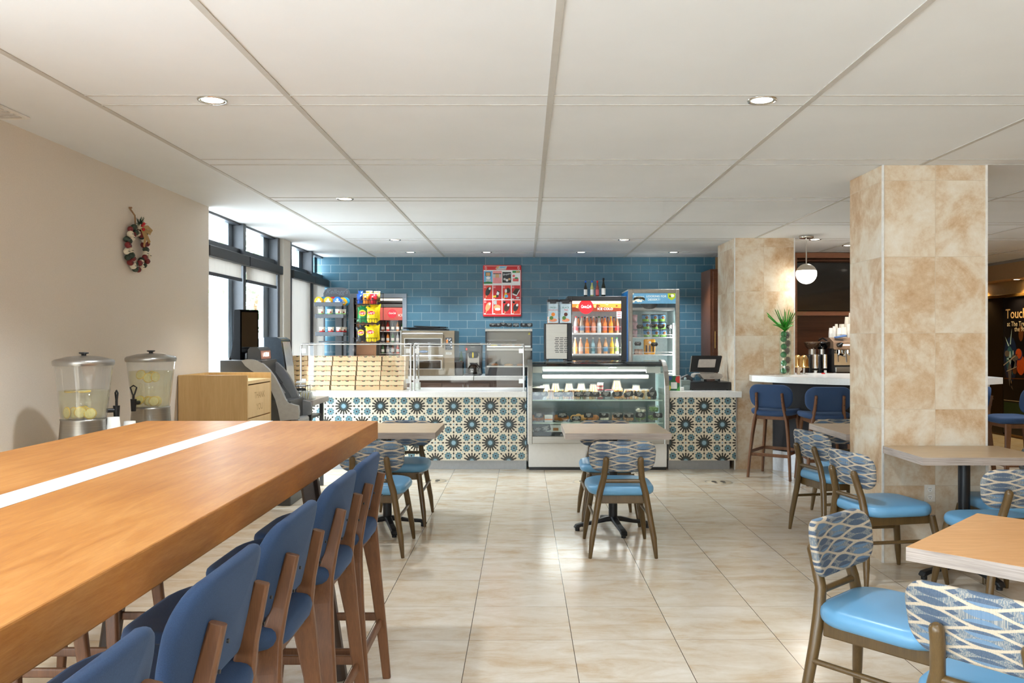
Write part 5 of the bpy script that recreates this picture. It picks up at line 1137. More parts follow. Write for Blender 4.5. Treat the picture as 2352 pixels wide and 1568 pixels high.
# juice dispenser
YJ = 9.55; jx = lambda p: X(p, YJ); jz = lambda p: Z(p, YJ)
t = thing('juice_dispenser', 'steel juice dispenser with two clear tanks beside the cooler', 'drinks dispenser', ((jx(1250)+jx(1302))/2, 9.66, 1.2))
b = B(); b.box(jx(1254), jx(1303), YJ, 9.775, 1.222, jz(743), .006); b.mat(1)
for r_ in range(9):
    for c_ in range(3): b.box(jx(1275.5+c_*10.5-(r_ % 2)*1.5), jx(1284+c_*10.5-(r_ % 2)*1.5), YJ-.001, YJ, jz(776.5+r_*4.1), jz(775+r_*4.1))
part('body', b, [steel, blk], t); b = B(); b.box(jx(1250), jx(1254), YJ+.01, 9.775, 1.215, jz(743)); part('side_panel', b, blk, t)
for px in (1258, 1298): b = B(); b.cyl((jx(px), YJ+.03, 1.201), .022, .012); b.cyl((jx(px), YJ+.19, 1.201), .022, .012); part('rubber_foot', b, blk, t)
for (a, c, jc, l1, l2) in ((1257, 1283, (246, 150, 40), 'FRESH', 'ORANGE JUICE'), (1285, 1313, (96, 36, 22), 'BLACK', 'TEA')):
    xa, xb = jx(a), jx(c); k = part('tank', B().box(xa, xb, YJ-.02, 9.77, jz(743)+.001, jz(692), .008), cplas, t)
    b = B(); b.box(xa+.006, xb-.006, YJ-.014, 9.765, jz(742), jz(727) if a < 1260 else jz(730)); part('juice', b, pm('juice_tank_%d' % jc[0], jc, .2), k)
    b = B(); b.box(xa-.001, xb+.001, YJ-.024, 9.775, jz(692), jz(687.5), .008); b.box(xa+.03, xb-.03, YJ-.03, YJ+.03, jz(697), jz(690), .006); part('lid', b, blk, k)
    b = B(); b.box(xa+.014, xb-.010, YJ-.0235, YJ-.0215, jz(741), jz(698)); xm, yv = (xa+xb)/2+.002, YJ-.0236
    b.mat(1).text(l1, .026, (xm, yv, jz(706.5)), '-y', .0005); b.mat(2).text(l2, .0165 if len(l2) > 4 else .026, (xm, yv, jz(712)), '-y', .0005); b.mat(3).disc((xm, yv-.0002, jz(722)), .022); b.mat(4).disc((xm, yv-.0004, jz(735)), .045, rz=.02); b.mat(5).disc((xm-.02, yv-.0006, jz(730)), .022)
    part('poster_label', b, [pm('tank_label', (190, 208, 216), .4), pm('label_teal', (40, 110, 100), .5), red, orange if a < 1260 else pm('tea_brown', (90, 40, 26), .4), pm('peach_print', (236, 150, 110), .5), pm('leaf_print', (90, 130, 60), .5)], t)
# ice cream freezer
YI = 10.50; ix = lambda p: X(p, YI); iz = lambda p: Z(p, YI)
t = thing('dessert_freezer', "tall glass-door freezer headed LOOKING FOR DESSERT", 'freezer', ((ix(1443)+ix(1561))/2, 10.8, 0)); fz_t = t
x0, x1, zt_ = ix(1443.5), ix(1561), iz(664)
icl = pm('freezer_liner', (206, 224, 226), .35)
shellbox(t, x0, x1, YI+.04, 11.24, .02, zt_, .035, pm('freezer_shell', (210, 210, 206), .35), icl)
b = B(); b.box(x0-.004, x0, YI+.06, 11.24, .1, zt_-.02); b.mat(1).box(x0-.005, x0-.004, YI+.06, YI+.24, .1, zt_-.06); part('side_graphic', b, [pm('graphic_blue', (20, 120, 190), .4), pm('graphic_dark_blue', (30, 90, 160), .4)], t)
b = B(); gx0, gx1 = ix(1453), ix(1552)
for a in ((x0, gx0, .03, zt_), (gx1, x1, .03, zt_), (gx0, gx1, .03, .12), (gx0, gx1, iz(673), zt_)): b.box(a[0], a[1], YI-.01, YI+.038, a[2], a[3])
d = part('door', b, pm('freezer_frame', (178, 170, 160), .35, .4), t, bev=.006)
b = B(); b.box(gx0, gx1, YI+.004, YI+.012, .12, iz(697)); part('door_glass', b, glass, d)
b = B(); b.box(ix(1443.8), ix(1449), YI-.03, YI-.011, 1.10, iz(784), .004); part('handle', b, alum, d)
bj = [pm('bj_blue', (110, 170, 206), .4, emis=(110, 170, 206), es=.35), pm('bj_white', (250, 246, 228), .4, emis=(250, 246, 228), es=.4), pm('bj_green', (186, 206, 40), .4, emis=(186, 206, 40), es=.35), pm('bj_olive', (70, 66, 40), .4), white_p, pm('bj_gold', (206, 178, 60), .4)]
hz0, hz1 = iz(697), iz(673.3); b = B(); b.box(gx0, gx1, YI+.002, YI+.012, hz0, hz1); yv = YI+.0015
for cx_, cz_, r in ((1460, 688, .022), (1466, 690, .026), (1472, 691, .018), (1455, 692, .02), (1475.5, 687.5, .014), (1479, 688.5, .012), (1454, 674.5, .012)): b.mat(1).disc((ix(cx_), yv-.0004, iz(cz_)), r*.9, rz=r*.75)
pl = [(ix(1455)+(ix(1481)-ix(1455))*k/8, iz(684.5)+.024*math.sin(math.pi*k/8)) for k in range(9)]; b.mat(3).prism(pl+[(x, z-.032) for x, z in reversed(pl)], yv-.003, yv-.001, 'y'); b.mat(1).text("BEN & JERRY'S", .0215, ((ix(1455)+ix(1481))/2, yv-.0035, iz(681.3)), '-y', .0005, sx=.95)
b.mat(1).text('LOOKING FOR', .036, ((ix(1484)+ix(1531))/2, yv-.003, iz(680.5)), '-y', .0008, sx=1.06); b.text('DESSERT?', .036, ((ix(1484)+ix(1520))/2, yv-.003, iz(688)), '-y', .0008, sx=1.06)
xm = ix(1542.5); b.mat(2).prism([(xm-.05, hz1-.001), (xm+.05, hz1-.001), (xm+.046, iz(684)), (xm, iz(689.5)), (xm-.046, iz(684))], yv-.003, yv-.001, 'y'); b.mat(1).disc((xm+.008, yv-.0035, iz(679)), .026, rz=.02); b.mat(3).disc((xm-.02, yv-.004, iz(680)), .012)
part('header_sign', b, bj, d)
b = B(); b.disc((ix(1493), YI+.06, iz(697)), .11, rz=.07); part('ceiling_fan_cover', b, dkgrey, t); b = B(); b.box(gx0-.01, gx1+.0, YI+.07, 11.18, iz(711), iz(706)); part('inner_ceiling', b, white, t)
b = B(); b.box(gx1-.03, gx1-.012, YI+.03, YI+.045, .15, iz(742)); part('led_strip', b, led, t)
dd = bpy.data.lights.new('freezer_led', 'AREA'); dd.shape = 'RECTANGLE'; dd.size = .02; dd.size_y = 1.4; dd.energy = 3; dd.color = (.94, 1, .99); o = bpy.data.objects.new('freezer_led', dd); C.objects.link(o); o.location = (gx1-.04, YI+.07, 1.1); o.rotation_euler = (R(90), 0, R(35))
ish = [Z(774, YI+.08), Z(814, YI+.08), Z(857, YI+.08)]
for z in ish:
    b = B(); b.box(x0+.04, x1-.05, YI+.09, 11.15, z-.01, z); b.tube([(x0+.06, YI+.085, z), (x0+.06, YI+.085, z+.03), (x1-.075, YI+.085, z+.03), (x1-.075, YI+.085, z)], .004, 6); part('wire_shelf', b, white, t)
pn = 0
names = ['bottom', 'middle', 'top']
for c_, px in enumerate((1486, 1505.5, 1523)):
    for k in range(3):
        x, y, z = X(px+k*-1.5, YI+.2), YI+.2, ish[0]+.001+k*.100
        t = thing('ice_cream_tub', 'blue ice cream tub, %s of the %s pile in the freezer' % (names[k], ('first', 'second', 'third')[c_]), 'ice cream tub', (x, y, z), 0, 'ice cream tubs in the freezer')
        b = B(); b.lathe([(0, 0), (.040, 0), (.049, .088), (0, .088)], (x, y, z), 20); part('tub', b, pm('tub_sky', (112, 170, 216), .4, var=.2, scale=40), t)
        b = B(); b.lathe([(.0408, .004), (.0445, .036)], (x, y, z), 20); part('grass_band', b, pm('tub_grass', (120, 170, 60), .5), t)
        b = B(); b.ball((x+.01, y-.042, z+.055), (.022, .012, .022), 10, 6); part('picture', b, pm('tub_picture', (130, 84, 50), .5, var=.3), t)
        b = B(); b.lathe([(.051, .086), (.051, .096), (0, .096)], (x, y, z), 20); part('lid', b, pm('tub_lid', (60, 54, 44), .4), t)
for k in range(3):
    x, z = X(1456, YI+.2), ish[0]+.001+k*.1; b = B(); b.lathe([(0, 0), (.040, 0), (.049, .09), (0, .094)], (x, YI+.2, z), 20); solo('ice_cream_tub', b, pm('tub_pink', (206, 170, 176), .4, var=.2), 'pale ice cream tub at the door frame, %s one' % names[k], 'ice cream tub', 'ice cream tubs in the freezer')
def fcard(px, py, zb, lab, lines):
    x, y, z = X(px, YI+.07), YI+.072, Z(py, YI+.07); t = thing('price_card', lab, 'price card', (x, y, z), 0, 'oval price cards in the freezer')
    b = B(); w_, h_ = .046, .025; b.prism([(x-w_, z), (x-w_*.75, z+h_), (x+w_*.75, z+h_), (x+w_, z), (x+w_*.75, z-h_), (x-w_*.75, z-h_)], y-.001, y+.001, 'y'); b.mat(1)
    for k, l in enumerate(lines): b.text(l, .013, (x, y-.0012, z+.012-k*.012), '-y', .0004)
    part('card', b, [cb, cwht], t); b = B(); b.tube([(x+.004, y+.001, z-.02), (x+.008, y+.001, zb)], .003, 5); part('clip_stand', b, cplas, t)
fcard(1470, 750, ish[0], 'oval price card beside the freezer door frame', ['POPSICLE', '3.99']); fcard(1499, 747.5, ish[0], 'oval price card before the first ice cream pile', ['CHOCOLATE', '7.99']); fcard(1518, 749, ish[0], 'oval price card before the third ice cream pile', ['VANILLA', '7.99']); fcard(1538, 750, ish[0], 'oval price card nearest the freezer light strip', ['ICE', 'CREAM', '5.99']); fcard(1465, 789, ish[1], 'oval price card on the lower shelf by the door frame', ['BROWNIE', '3.99']); fcard(1503, 790.5, ish[1], 'oval price card before the orange ice lollies', ['ICE LOLLY', '3.99'])
t = thing('lolly_bag', 'orange printed bag of ice lollies on the lower freezer shelf', 'bag', (X(1492, YI+.15), YI+.15, ish[1])); x = X(1492, YI+.15)
b = B(); b.pad(.15, .20, .04, .02, .015, lambda u, v, n: (x+u, YI+.16-n+.02*v, ish[1]+.101+v), .01); part('bag', b, pm('lolly_orange', (244, 170, 50), .4, var=.2, scale=18), t)
b = B(); b.ball((x, YI+.125, ish[1]+.155), (.018, .008, .018), 10, 6); b.mat(1)
for k in (-.045, .0, .045): b.box(x+k-.010, x+k+.008, YI+.118, YI+.128, ish[1]+.03, ish[1]+.12)
part('print', b, [white_p, pm('choc_brown', (70, 44, 28), .5)], t)
t = thing('ice_pack_box', 'box of mixed ice sweets at the lower freezer shelf', 'box', (X(1466, YI+.2), YI+.2, ish[1])); x = X(1466, YI+.2); b = B(); b.box(x-.05, x+.05, YI+.14, YI+.24, ish[1]+.001, ish[1]+.07); part('box', b, pm('mixed_sweets', (196, 160, 140), .5, var=.4, scale=40), t)
# ---------------------------------------------------------------- back counter and its appliances
YR, ZR = 10.48, .985
t = thing('back_counter', 'brown cabinet back counter with pale top under the ovens', 'counter', (-.9, 10.9, 0))
b = B(); b.box(-2.1, .0, YR+.04, 11.24, .1, .93); part('carcass', b, brownc, t)
b = B(); b.box(-2.1, -.005, YR+.1, 11.2, 0, .1); part('plinth', b, blk, t)
for x0, x1 in ((-2.1, -.668), (-.66, .0)):
    b = B(); b.box(x0, x1, YR, 11.26, .93, ZR); part('worktop', b, quartz, t, bev=.003)
xs = [X(v, YR) for v in (903, 1015, 1069.5, 1124, 1129, 1210)]
for i, (a, c, hd) in enumerate(((X(903, YR), X(1014, YR), None), (X(1016, YR), X(1068.5, YR), X(1063.5, YR)), (X(1070.5, YR), X(1124, YR), X(1075, YR)), (X(1132, YR), X(1206, YR), None))):
    b = B(); b.box(a, c, YR+.02, YR+.039, .14, .895); d = part('door', b, brownc, t, bev=.003)
    if hd: b = B(); b.tube([(hd, YR+.004, .74), (hd, YR+.004, .875)], .0055, 8); b.tube([(hd, YR+.004, .76), (hd, YR+.02, .76)], .004, 6); b.tube([(hd, YR+.004, .855), (hd, YR+.02, .855)], .004, 6); part('handle', b, alum, d)
# double deck oven
YO = 10.56; ox = lambda p: X(p, YO); oz = lambda p: Z(p, YO); oven_s = banded_mat('oven_steel', (128, 116, 98), (158, 146, 128), .4)
t = thing('pizza_oven', 'double-deck steel pizza oven with two glass doors', 'oven', ((ox(922)+ox(1045))/2, 10.85, ZR))
b = B(); b.box(ox(921.5), ox(1044.5), YO, 11.22, ZR, oz(759)); part('body', b, oven_s, t, bev=.004)
b = B(); b.box(ox(919.5), ox(922.5), YO-.02, 11.2, ZR, oz(758.5)); part('side_trim', b, alum, t)
for zt_, zb_, wt, wb, hz in ((768, 798.5, 777.8, 795, 766.3), (819, 850.5, 828, 846, 817)):
    b = B(); b.box(ox(924), ox(1019.5), YO-.028, YO-.001, oz(zb_), oz(zt_)); d = part('door', b, oven_s, t, bev=.005)
    b = B(); b.box(ox(931), ox(1013), YO-.031, YO-.028, oz(wb), oz(wt)); b.mat(1).box(ox(929), ox(1015), YO-.0295, YO-.0283, oz(wb+1.5), oz(wt-1.5)); part('window', b, [pm('oven_glass', (44, 38, 28), .1), alum], d)
    b = B(); b.tube([(ox(925), YO-.06, oz(hz)), (ox(1018.5), YO-.06, oz(hz))], .011, 10)
    for px in (927, 1016.5): b.box(ox(px)-.01, ox(px)+.01, YO-.06, YO-.028, oz(hz)-.008, oz(hz)+.008)
    part('handle', b, alum, d)
b = B(); b.box(ox(1021), ox(1043.5), YO-.006, YO-.001, oz(858), oz(768)); part('control_panel', b, oven_s, t, bev=.002)
b = B(); b.box(ox(1023), ox(1039), YO-.010, YO-.006, oz(803.5), oz(775)); b.mat(1)
for r_ in range(3): b.box(ox(1025), ox(1029), YO-.0115, YO-.010, oz(781.5+r_*2.6), oz(780+r_*2.6))
b.mat(2)
for r_, x_ in ((778, 1027), (778, 1033), (780.5, 1031), (784.5, 1035), (797, 1035.5), (791, 1034)): b.box(ox(x_), ox(x_)+.018, YO-.0115, YO-.010, oz(r_+1), oz(r_))
part('touch_display', b, [pm('display_dark', (26, 30, 38), .15), pm('display_orange', (230, 130, 60), .4, emis=(230, 130, 60), es=1), pm('display_white', (230, 240, 250), .4, emis=(230, 240, 250), es=1.2)], t)
b = B(); b.disc((ox(973), YO-.003, oz(807)), .058, rz=.014, n=24); b.mat(1).text('TURBOCHEF', .017, (ox(973), YO-.0036, oz(807)), '-y', .0004, sx=1.0); part('oval_badge', b, [pm('badge_blue', (40, 120, 180), .35), white_p], t)
b = B(); b.box(ox(1024), ox(1038), YO-.0085, YO-.006, oz(814), oz(808.5)); b.mat(1).text('SYSTEM', .012, (ox(1031), YO-.009, oz(810.8)), '-y', .0004); part('sticker', b, [pm('sticker_pale', (206, 204, 196), .5), dkgrey], t)
zt_ = oz(759)
for i, (a, c, dy, dz, rr) in enumerate(((936, 1024, 0, 0, 0), (930, 1018, .06, .012, 1.2), (924, 1008, .02, .024, -1.5), (946, 1021, .12, .036, 2))):
    xa, xb = ox(a), ox(c); b = B(Matrix.Translation(((xa+xb)/2, 10.85, zt_+dz+.002)) @ Matrix.Rotation(R(rr), 4, 'Y')); h = (xb-xa)/2
    b.box(-h, h, -.2+dy, .2, .006, .010); b.box(-h, -h+.012, -.2+dy, .2, .006, .022); b.box(h-.012, h, -.2+dy, .2, .006, .022); b.box(-h, h, -.2+dy, -.19+dy, .006, .022)
    solo('oven_tray', b, blk, ['black oven tray at the bottom of the pile on the oven', 'second black oven tray from the bottom on the oven', 'third black oven tray, jutting toward the doorway', 'topmost black oven tray on the oven'][i], 'tray', 'black trays piled on the oven')
# coffee brewer, dark bin with small tree
YC = 10.60; qx = lambda p: X(p, YC); qz = lambda p: Z(p, YC)
t = thing('coffee_brewer', 'black and steel filter coffee brewer between oven and warmer', 'coffee maker', ((qx(1067)+qx(1105))/2, 10.75, ZR))
b = B(); b.box(qx(1067.5), qx(1104.5), YC+.16, YC+.42, ZR, qz(792)); b.box(qx(1066.5), qx(1104), YC-.02, YC+.3, ZR, ZR+.02); part('body', b, [dkgrey], t, bev=.004)
b = B(); b.box(qx(1067), qx(1105), YC, YC+.41, qz(806), qz(793.5)); b.mat(1); b.box(qx(1070.5), qx(1073), YC-.002, YC, qz(803.5), qz(799.5)); b.mat(2).text('NEWCO', .014, (qx(1085.5), YC-.001, qz(797)), '-y', .0004); part('brew_head', b, [dkgrey, pm('red_switch', (230, 40, 30), .3, emis=(230, 40, 30), es=1.5), pm('pale_grey_ink', (170, 170, 168), .5)], t)
b = B(); b.lathe([(.0, .0), (.055, .0), (.07, .04), (.05, .085), (0, .085)], (qx(1086), YC+.09, qz(822)), 20); part('filter_basket', b, blk, t)
b = B(); b.box(qx(1072), qx(1099), YC+.155, YC+.16, qz(845), qz(812)); part('splash_back', b, steel, t)
b = B(); b.box(qx(1084.5), qx(1087.5), YC+.01, YC+.014, qz(821), qz(812)); b.disc((qx(1086), YC+.011, qz(810.5)), .009); part('yellow_tag', b, yellow, t)
b = B(); b.box(qx(1071), qx(1101), YC+.02, YC+.3, qz(791), qz(787)); part('warming_grille', b, blk, t)
t = thing('coffee_jug', 'dark coffee server marked US on the brewer', 'jug', (qx(1086), YC+.09, ZR+.021)); cxj, cyj = qx(1086), YC+.09
b = B(); b.lathe([(0, 0), (.065, 0), (.075, .03), (.072, .07), (.05, .105), (.036, .12), (0, .12)], (cxj, cyj, ZR+.021), 24); b.mat(1).text('US', .035, (cxj-.01, cyj-.073, ZR+.075), '-y', .001); b.box(cxj-.03, cxj+.006, cyj-.0755, cyj-.074, ZR+.045, ZR+.056); part('server', b, [pm('jug_dark', (50, 44, 38), .15), white_p], t)
b = B(); b.prism([(cxj-.05, ZR+.165), (cxj+.02, ZR+.16), (cxj+.055, ZR+.165), (cxj+.045, ZR+.135), (cxj-.03, ZR+.135)], cyj-.02, cyj+.02, 'y'); b.tube([(cxj+.04, cyj, ZR+.15), (cxj+.08, cyj, ZR+.11), (cxj+.07, cyj, ZR+.06)], .008, 8); part('lid', b, blk, t)
b = B(); b.box(qx(1046), qx(1063), YC+.0, YC+.2, ZR, qz(831), .006); solo('countertop_bin', b, blk, 'black box on the counter beside the oven', 'box')
t = thing('tabletop_tree', 'little green christmas tree on the black box', 'christmas tree', (qx(1058), YC+.1, qz(831))); random.seed(4)
b = B(); z0_ = qz(831); b.cyl((qx(1058), YC+.1, z0_), .015, .012); part('stand', b, stoolw, t)
b = B(); 
for k in range(5): b.lathe([(.036-.006*k, .012+k*.022), (.006, .050+k*.022)], (qx(1058), YC+.1, z0_), 10)
for k in range(70):
    a, h_ = random.uniform(0, 6.28), random.uniform(0, .11); r = .036*(1-h_/.13); b.tube([(qx(1058)+r*.5*math.cos(a), YC+.1+r*.5*math.sin(a), z0_+.02+h_), (qx(1058)+r*1.1*math.cos(a), YC+.1+r*1.1*math.sin(a), z0_+.014+h_)], [.002, .001], 3)
part('needles', b, pm('tree_needles', (36, 84, 60), .6, var=.25, scale=80), t)
# warming display
YW = 10.58; wx = lambda p: X(p, YW); wz = lambda p: Z(p, YW)
t = thing('food_warmer', 'two-tier glass food warmer with steel trim', 'food warmer', ((wx(1114)+wx(1223))/2, 10.8, ZR)); x0, x1 = wx(1114.5), wx(1222.5)
b = B(); b.box(x0, x1, YW, 11.05, ZR, wz(843)); b.box(x0, x0+.02, YW+.01, 11.05, wz(843), wz(757)); b.box(x1-.02, x1, YW+.01, 11.05, wz(843), wz(757)); b.box(x0, x1, 11.02, 11.05, wz(843), wz(757)); part('housing', b, blk, t)
b = B(); b.box(x0, x1, YW-.01, 11.06, wz(760.5), wz(755.5)); b.box(x0+.02, x1-.001, YW-.006, 11.0, wz(805), wz(799.5)); b.box(x0+.02, x1-.02, YW-.004, 11.0, wz(843), wz(840)); part('steel_trim', b, steel, t)
b = B(); b.box(x0+.02, x1-.02, 10.99, 11.02, wz(842), wz(760)); part('inner_back', b, banded_mat('warmer_steel', (96, 90, 80), (126, 118, 106), .4), t)
b = B(); b.box(x0+.02, x1-.02, YW+.0, YW+.006, wz(799), wz(762)); b.box(x0+.02, x1-.02, YW+.0, YW+.006, wz(840), wz(806)); part('front_glass', b, glass, t)
b = B(); b.box(x0+.02, x1-.02, YW+.02, YW+.03, wz(797.5), wz(793.5)); b.tube([(x0+.02, YW+.03, wz(781.5)), (x1-.2, YW+.03, wz(781.5))], .005, 6); part('inner_rail', b, alum, t)
for i, (px, py, r, m, l) in enumerate(((1134, 793, .05, yellow, 'yellow pastry on the upper warmer tier'), (1158, 791, .05, pastry, 'browned bun on the upper warmer tier'), (1170, 790.5, .045, pastry, 'second browned bun on the upper warmer tier'), (1190, 791, .05, pastry, 'bun nearest the post on the upper warmer tier'), (1136, 837, .055, pastry, 'brown pasty on the lower warmer tier'), (1168, 838, .06, bread, 'golden pasty on the lower warmer tier'), (1195, 838, .05, pastry, 'brown pasty at the lower tier end'))):
    b = B(); b.ball((wx(px), YW+.1, wz(py+1)), (r, .05, .022), 14, 7); solo('warm_pastry', b, m, l, 'pastry', 'pastries in the food warmer')
b = B(); b.prism([(wx(1212.5), wz(768.5)), (wx(1218.5), wz(768.5)), (wx(1215.5), wz(762.5))], YW-.004, YW-.001, 'y'); part('warning_label', b, pm('label_olive', (206, 190, 80), .5), t)
for i, px in enumerate((1131, 1144.5, 1155, 1169, 1185, 1202, 1216)):
    card(wx(px), YW+.05+.01*(i % 2), wz(750.5)+(.008 if i in (2,) else 0), [['EMPANADA', '3.99'], ['PIZZA', '4.99'], ['PASTRY', '3.99'], ['PRETZEL', '3.99'], ['CHICKEN', 'EMPANADA', '3.99'], ['BEEF', '3.99'], ['CHEESE', 'BREAD', '3.99']][i], 'price card on the food warmer, %s from the oven side' % ['first', 'second', 'third', 'fourth', 'fifth', 'sixth', 'last'][i], rot=[2, -3, 5, 0, 0, 3, -2][i], base=wz(755.3), w=.084, h=.05, g='price cards on top of the food warmer')
# red ice cream board on the tiles
YM = 11.285; mx = lambda p: X(p, YM); mz = lambda p: Z(p, YM)
t = thing('menu_board', 'red ice cream picture board hung on the blue tiles', 'menu board', (mx(1153), YM, mz(727)))
b = B(); b.pad(mx(1197.3)-mx(1109.3), mz(608.5)-mz(726.8), .012, .02, .004, lambda u, v, n: ((mx(1109.3)+mx(1197.3))/2+u, YM-n, (mz(608.5)+mz(726.8))/2+v)); part('board', b, red, t)
mcol = {'w': white_p, 'r': red, 'r2': pm('print_orange_red', (222, 54, 32), .4), 'sky': pm('print_sky', (110, 180, 220), .4), 'g': green, 'pk': pm('print_pink', (236, 150, 150), .4), 'k': pm('print_black', (34, 30, 30), .4), 'br': pm('choc_brown', (70, 44, 28), .5), 'tan': pm('print_tan', (214, 164, 110), .4), 'ro': pm('print_rose', (226, 90, 90), .4), 'gr': pm('print_grey', (196, 196, 192), .4), 'y': yellow}
keys = list(mcol); ml = list(mcol.values())
b = B(); yv = YM-.0065
def Q(m, pts, l=0): b.mat(keys.index(m)).quad(*[(mx(x), yv-l*.0004, mz(y)) for x, y in pts])
def Rr(m, x0, y0, x1, y1, l=0): Q(m, [(x0, y1), (x1, y1), (x1, y0), (x0, y0)], l)
def El(m, x, y, rx_, ry_, rot=0, l=1, n=16):
    pts = []
    for k in range(n):
        a = 2*math.pi*k/n; u, v = rx_*math.cos(a), ry_*math.sin(a); pts.append((x+u*math.cos(rot)-v*math.sin(rot), y-u*math.sin(rot)-v*math.cos(rot)))
    Q(m, pts, l)
Rr('w', 1111, 620, 1195.5, 722, 0); Rr('w', 1112, 610.5, 1195, 611.2, 1)
Q('gr', [(1138, 616), (1141, 619.5), (1162, 619), (1165, 611.5), (1143, 610.5)], 1); Q('sky', [(1147, 615), (1158, 615), (1162, 612), (1149, 612)], 2); Q('tan', [(1138, 616), (1143, 617.5), (1147, 612), (1143, 610.5)], 2)
for x in (1116, 1191): El('w', x, 615.5, 2.2, 3.2, .3, 1); El('r', x, 615.5, 1.5, 2.4, .3, 2)
Rr('sky', 1111, 622.5, 1131.2, 651.5, 1); Q('g', [(1111, 651.5), (1131.2, 651.5), (1131.2, 648), (1121, 646.5), (1111, 648)], 2); Rr('k', 1115, 625, 1127, 634, 2); Rr('tan', 1116.5, 626, 1125.5, 633.5, 3); El('w', 1121.5, 638, 5, 3.4, 0, 3); Rr('gr', 1116, 641.5, 1128, 646.5, 3)
Rr('pk', 1132, 622, 1152.5, 650.5, 1)
for x, w_, m in ((1135.5, 2.4, 'gr'), (1142, 3.6, 'tan'), (1148.8, 2.4, 'gr')): Rr(m, x-w_, 629, x+w_, 637.5, 2); Rr('k', x-w_-.3, 627.6, x+w_+.3, 629.3, 3)
Rr('k', 1154, 624.5, 1174, 649, 1); El('gr', 1159, 641, 3, 2.6, 0, 2); El('w', 1164.5, 643.5, 3, 3, 0, 2); El('tan', 1170, 641, 2.8, 2.6, 0, 2)
b.mat(0).text('Breyers', .034, (mx(1164), yv-.0012, mz(629.5)), '-y', .0003, shear=.3, rot=.15)
Rr('g', 1177, 621.5, 1194, 626.5, 1); Rr('tan', 1185, 622.5, 1193, 625.5, 2); El('ro', 1180, 633.5, 3, 2.8, 0, 2); Rr('ro', 1178, 639, 1191, 646, 2); El('g', 1186, 638.5, 4, 2, 0, 3)
for r_ in range(2):
    for c_ in range(4):
        x, y = 1111+c_*21.35, 655.2+r_*34
        Rr('r' if (c_+r_) % 2 else 'r2', x+.4, y, x+19.8, y+32, 1); Rr('pk', x+1, y+1.2, x+6, y+2.2, 2); Rr('pk', x+1, y+3.4, x+6, y+6.2, 2); Rr('w', x+1, y+30.2, x+5, y+31.4, 2)
def bar(x, y, m, bite=True, w_=5.4, h_=10.5, rot=-.35):
    c, s = math.cos(rot), math.sin(rot); El('tan', x-h_*s*-1.0*.0+ -h_*.42, y+h_*1.12, 1.1, 3, rot, 2)
    El(m, x, y, w_, h_, rot, 3, 20)
    if bite: El('w', x+h_*.38, y-h_*.62, 2.4, 3.2, rot, 4)
bar(1121, 669, 'k'); Q('k', [(1139, 683), (1144, 683), (1149, 670), (1142, 666)], 3); Q('w', [(1140, 676), (1145, 678), (1147, 672), (1142, 669)], 4); Q('y', [(1132.5, 679), (1140, 678), (1139, 683), (1132.5, 683)], 4)
Q('y', [(1157, 684), (1160, 684), (1165, 675), (1160, 672)], 3); El('br', 1167, 667, 5, 6, 0, 3); El('w', 1162, 668, 2.6, 4.5, 0, 4); El('sky', 1163, 680, 4.2, 3.6, 0, 4)
Q('br', [(1177, 673), (1186.5, 677), (1193.5, 663), (1184, 662)], 3); Q('w', [(1177, 673), (1186.5, 677), (1186.5, 680), (1177, 676.5)], 4); Q('w', [(1186.5, 677), (1193.5, 664), (1193.5, 668), (1186.5, 680)], 4); El('gr', 1189, 683.5, 4, 2.2, 0, 3)
bar(1121, 704, 'tan', True); El('tan', 1142, 705.5, 8, 6, 0, 3); El('w', 1143, 710, 6.5, 3, 0, 4); Rr('gr', 1134, 690, 1141, 699, 3); bar(1164, 706, 'br', True, 6.4, 9.5); bar(1184.5, 706, 'k', True, 5.8, 9); El('k', 1158.5, 694, 3, 3, 0, 2); El('k', 1180, 694, 3, 3, 0, 2)
part('printed_tiles', b, ml, t)
# register
YP = 9.30; sx_ = lambda p: X(p, YP); sz_ = lambda p: Z(p, YP)
t = thing('money_till', 'black money till under the register terminal', 'cash drawer', ((sx_(1585)+sx_(1680))/2, 9.5, .876))
b = B(); b.box(sx_(1586), sx_(1679), YP, 9.70, .882, sz_(877.2), .004); part('case', b, blk, t)
b = B(); [b.cyl((x, y, .876), .008, .01) for x in (sx_(1592), sx_(1672)) for y in (YP+.03, 9.66)]; part('rubber_foot', b, blk, t)
zc = sz_(877.2)
t = thing('register_terminal', 'register screen turned away on a curved silver stand', 'cash register', (sx_(1630), 9.5, zc))
slv = pm('terminal_silver', (172, 162, 152), .4, .2)
b = B(); pr = [(sx_(1598), zc+.045), (sx_(1602), zc+.078), (sx_(1607), zc+.088), (sx_(1612), zc+.086), (sx_(1618), zc+.045), (sx_(1622), zc+.028), (sx_(1655), zc+.028), (sx_(1662), zc+.036), (sx_(1665), zc+.058), (sx_(1664), zc+.082), (sx_(1658), zc+.092), (sx_(1612), zc+.092), (sx_(1607), zc+.093), (sx_(1600), zc+.082)]
b.prism(pr, YP+.10, YP+.30, 'y'); b.mat(1).text('POSIFLEX', .012, (sx_(1640), YP+.0995, sz_(867)), '-y', .0005); part('curved_base', b, [slv, dkgrey], t)
b = B(); b.box(sx_(1622), sx_(1628), YP+.12, YP+.28, zc, zc+.03); b.box(sx_(1655), sx_(1660), YP+.12, YP+.28, zc, zc+.03); part('foot', b, blk, t)
b = B(); b.prism([(sx_(1615.5), zc+.088), (sx_(1647), zc+.088), (sx_(1643.5), sz_(842)), (sx_(1615.5), sz_(842))], YP+.14, YP+.20, 'y'); part('neck', b, slv, t, bev=.006)
M = Matrix.Translation((sx_(1625), YP+.12, sz_(836))) @ Matrix.Rotation(R(-14), 4, 'X')
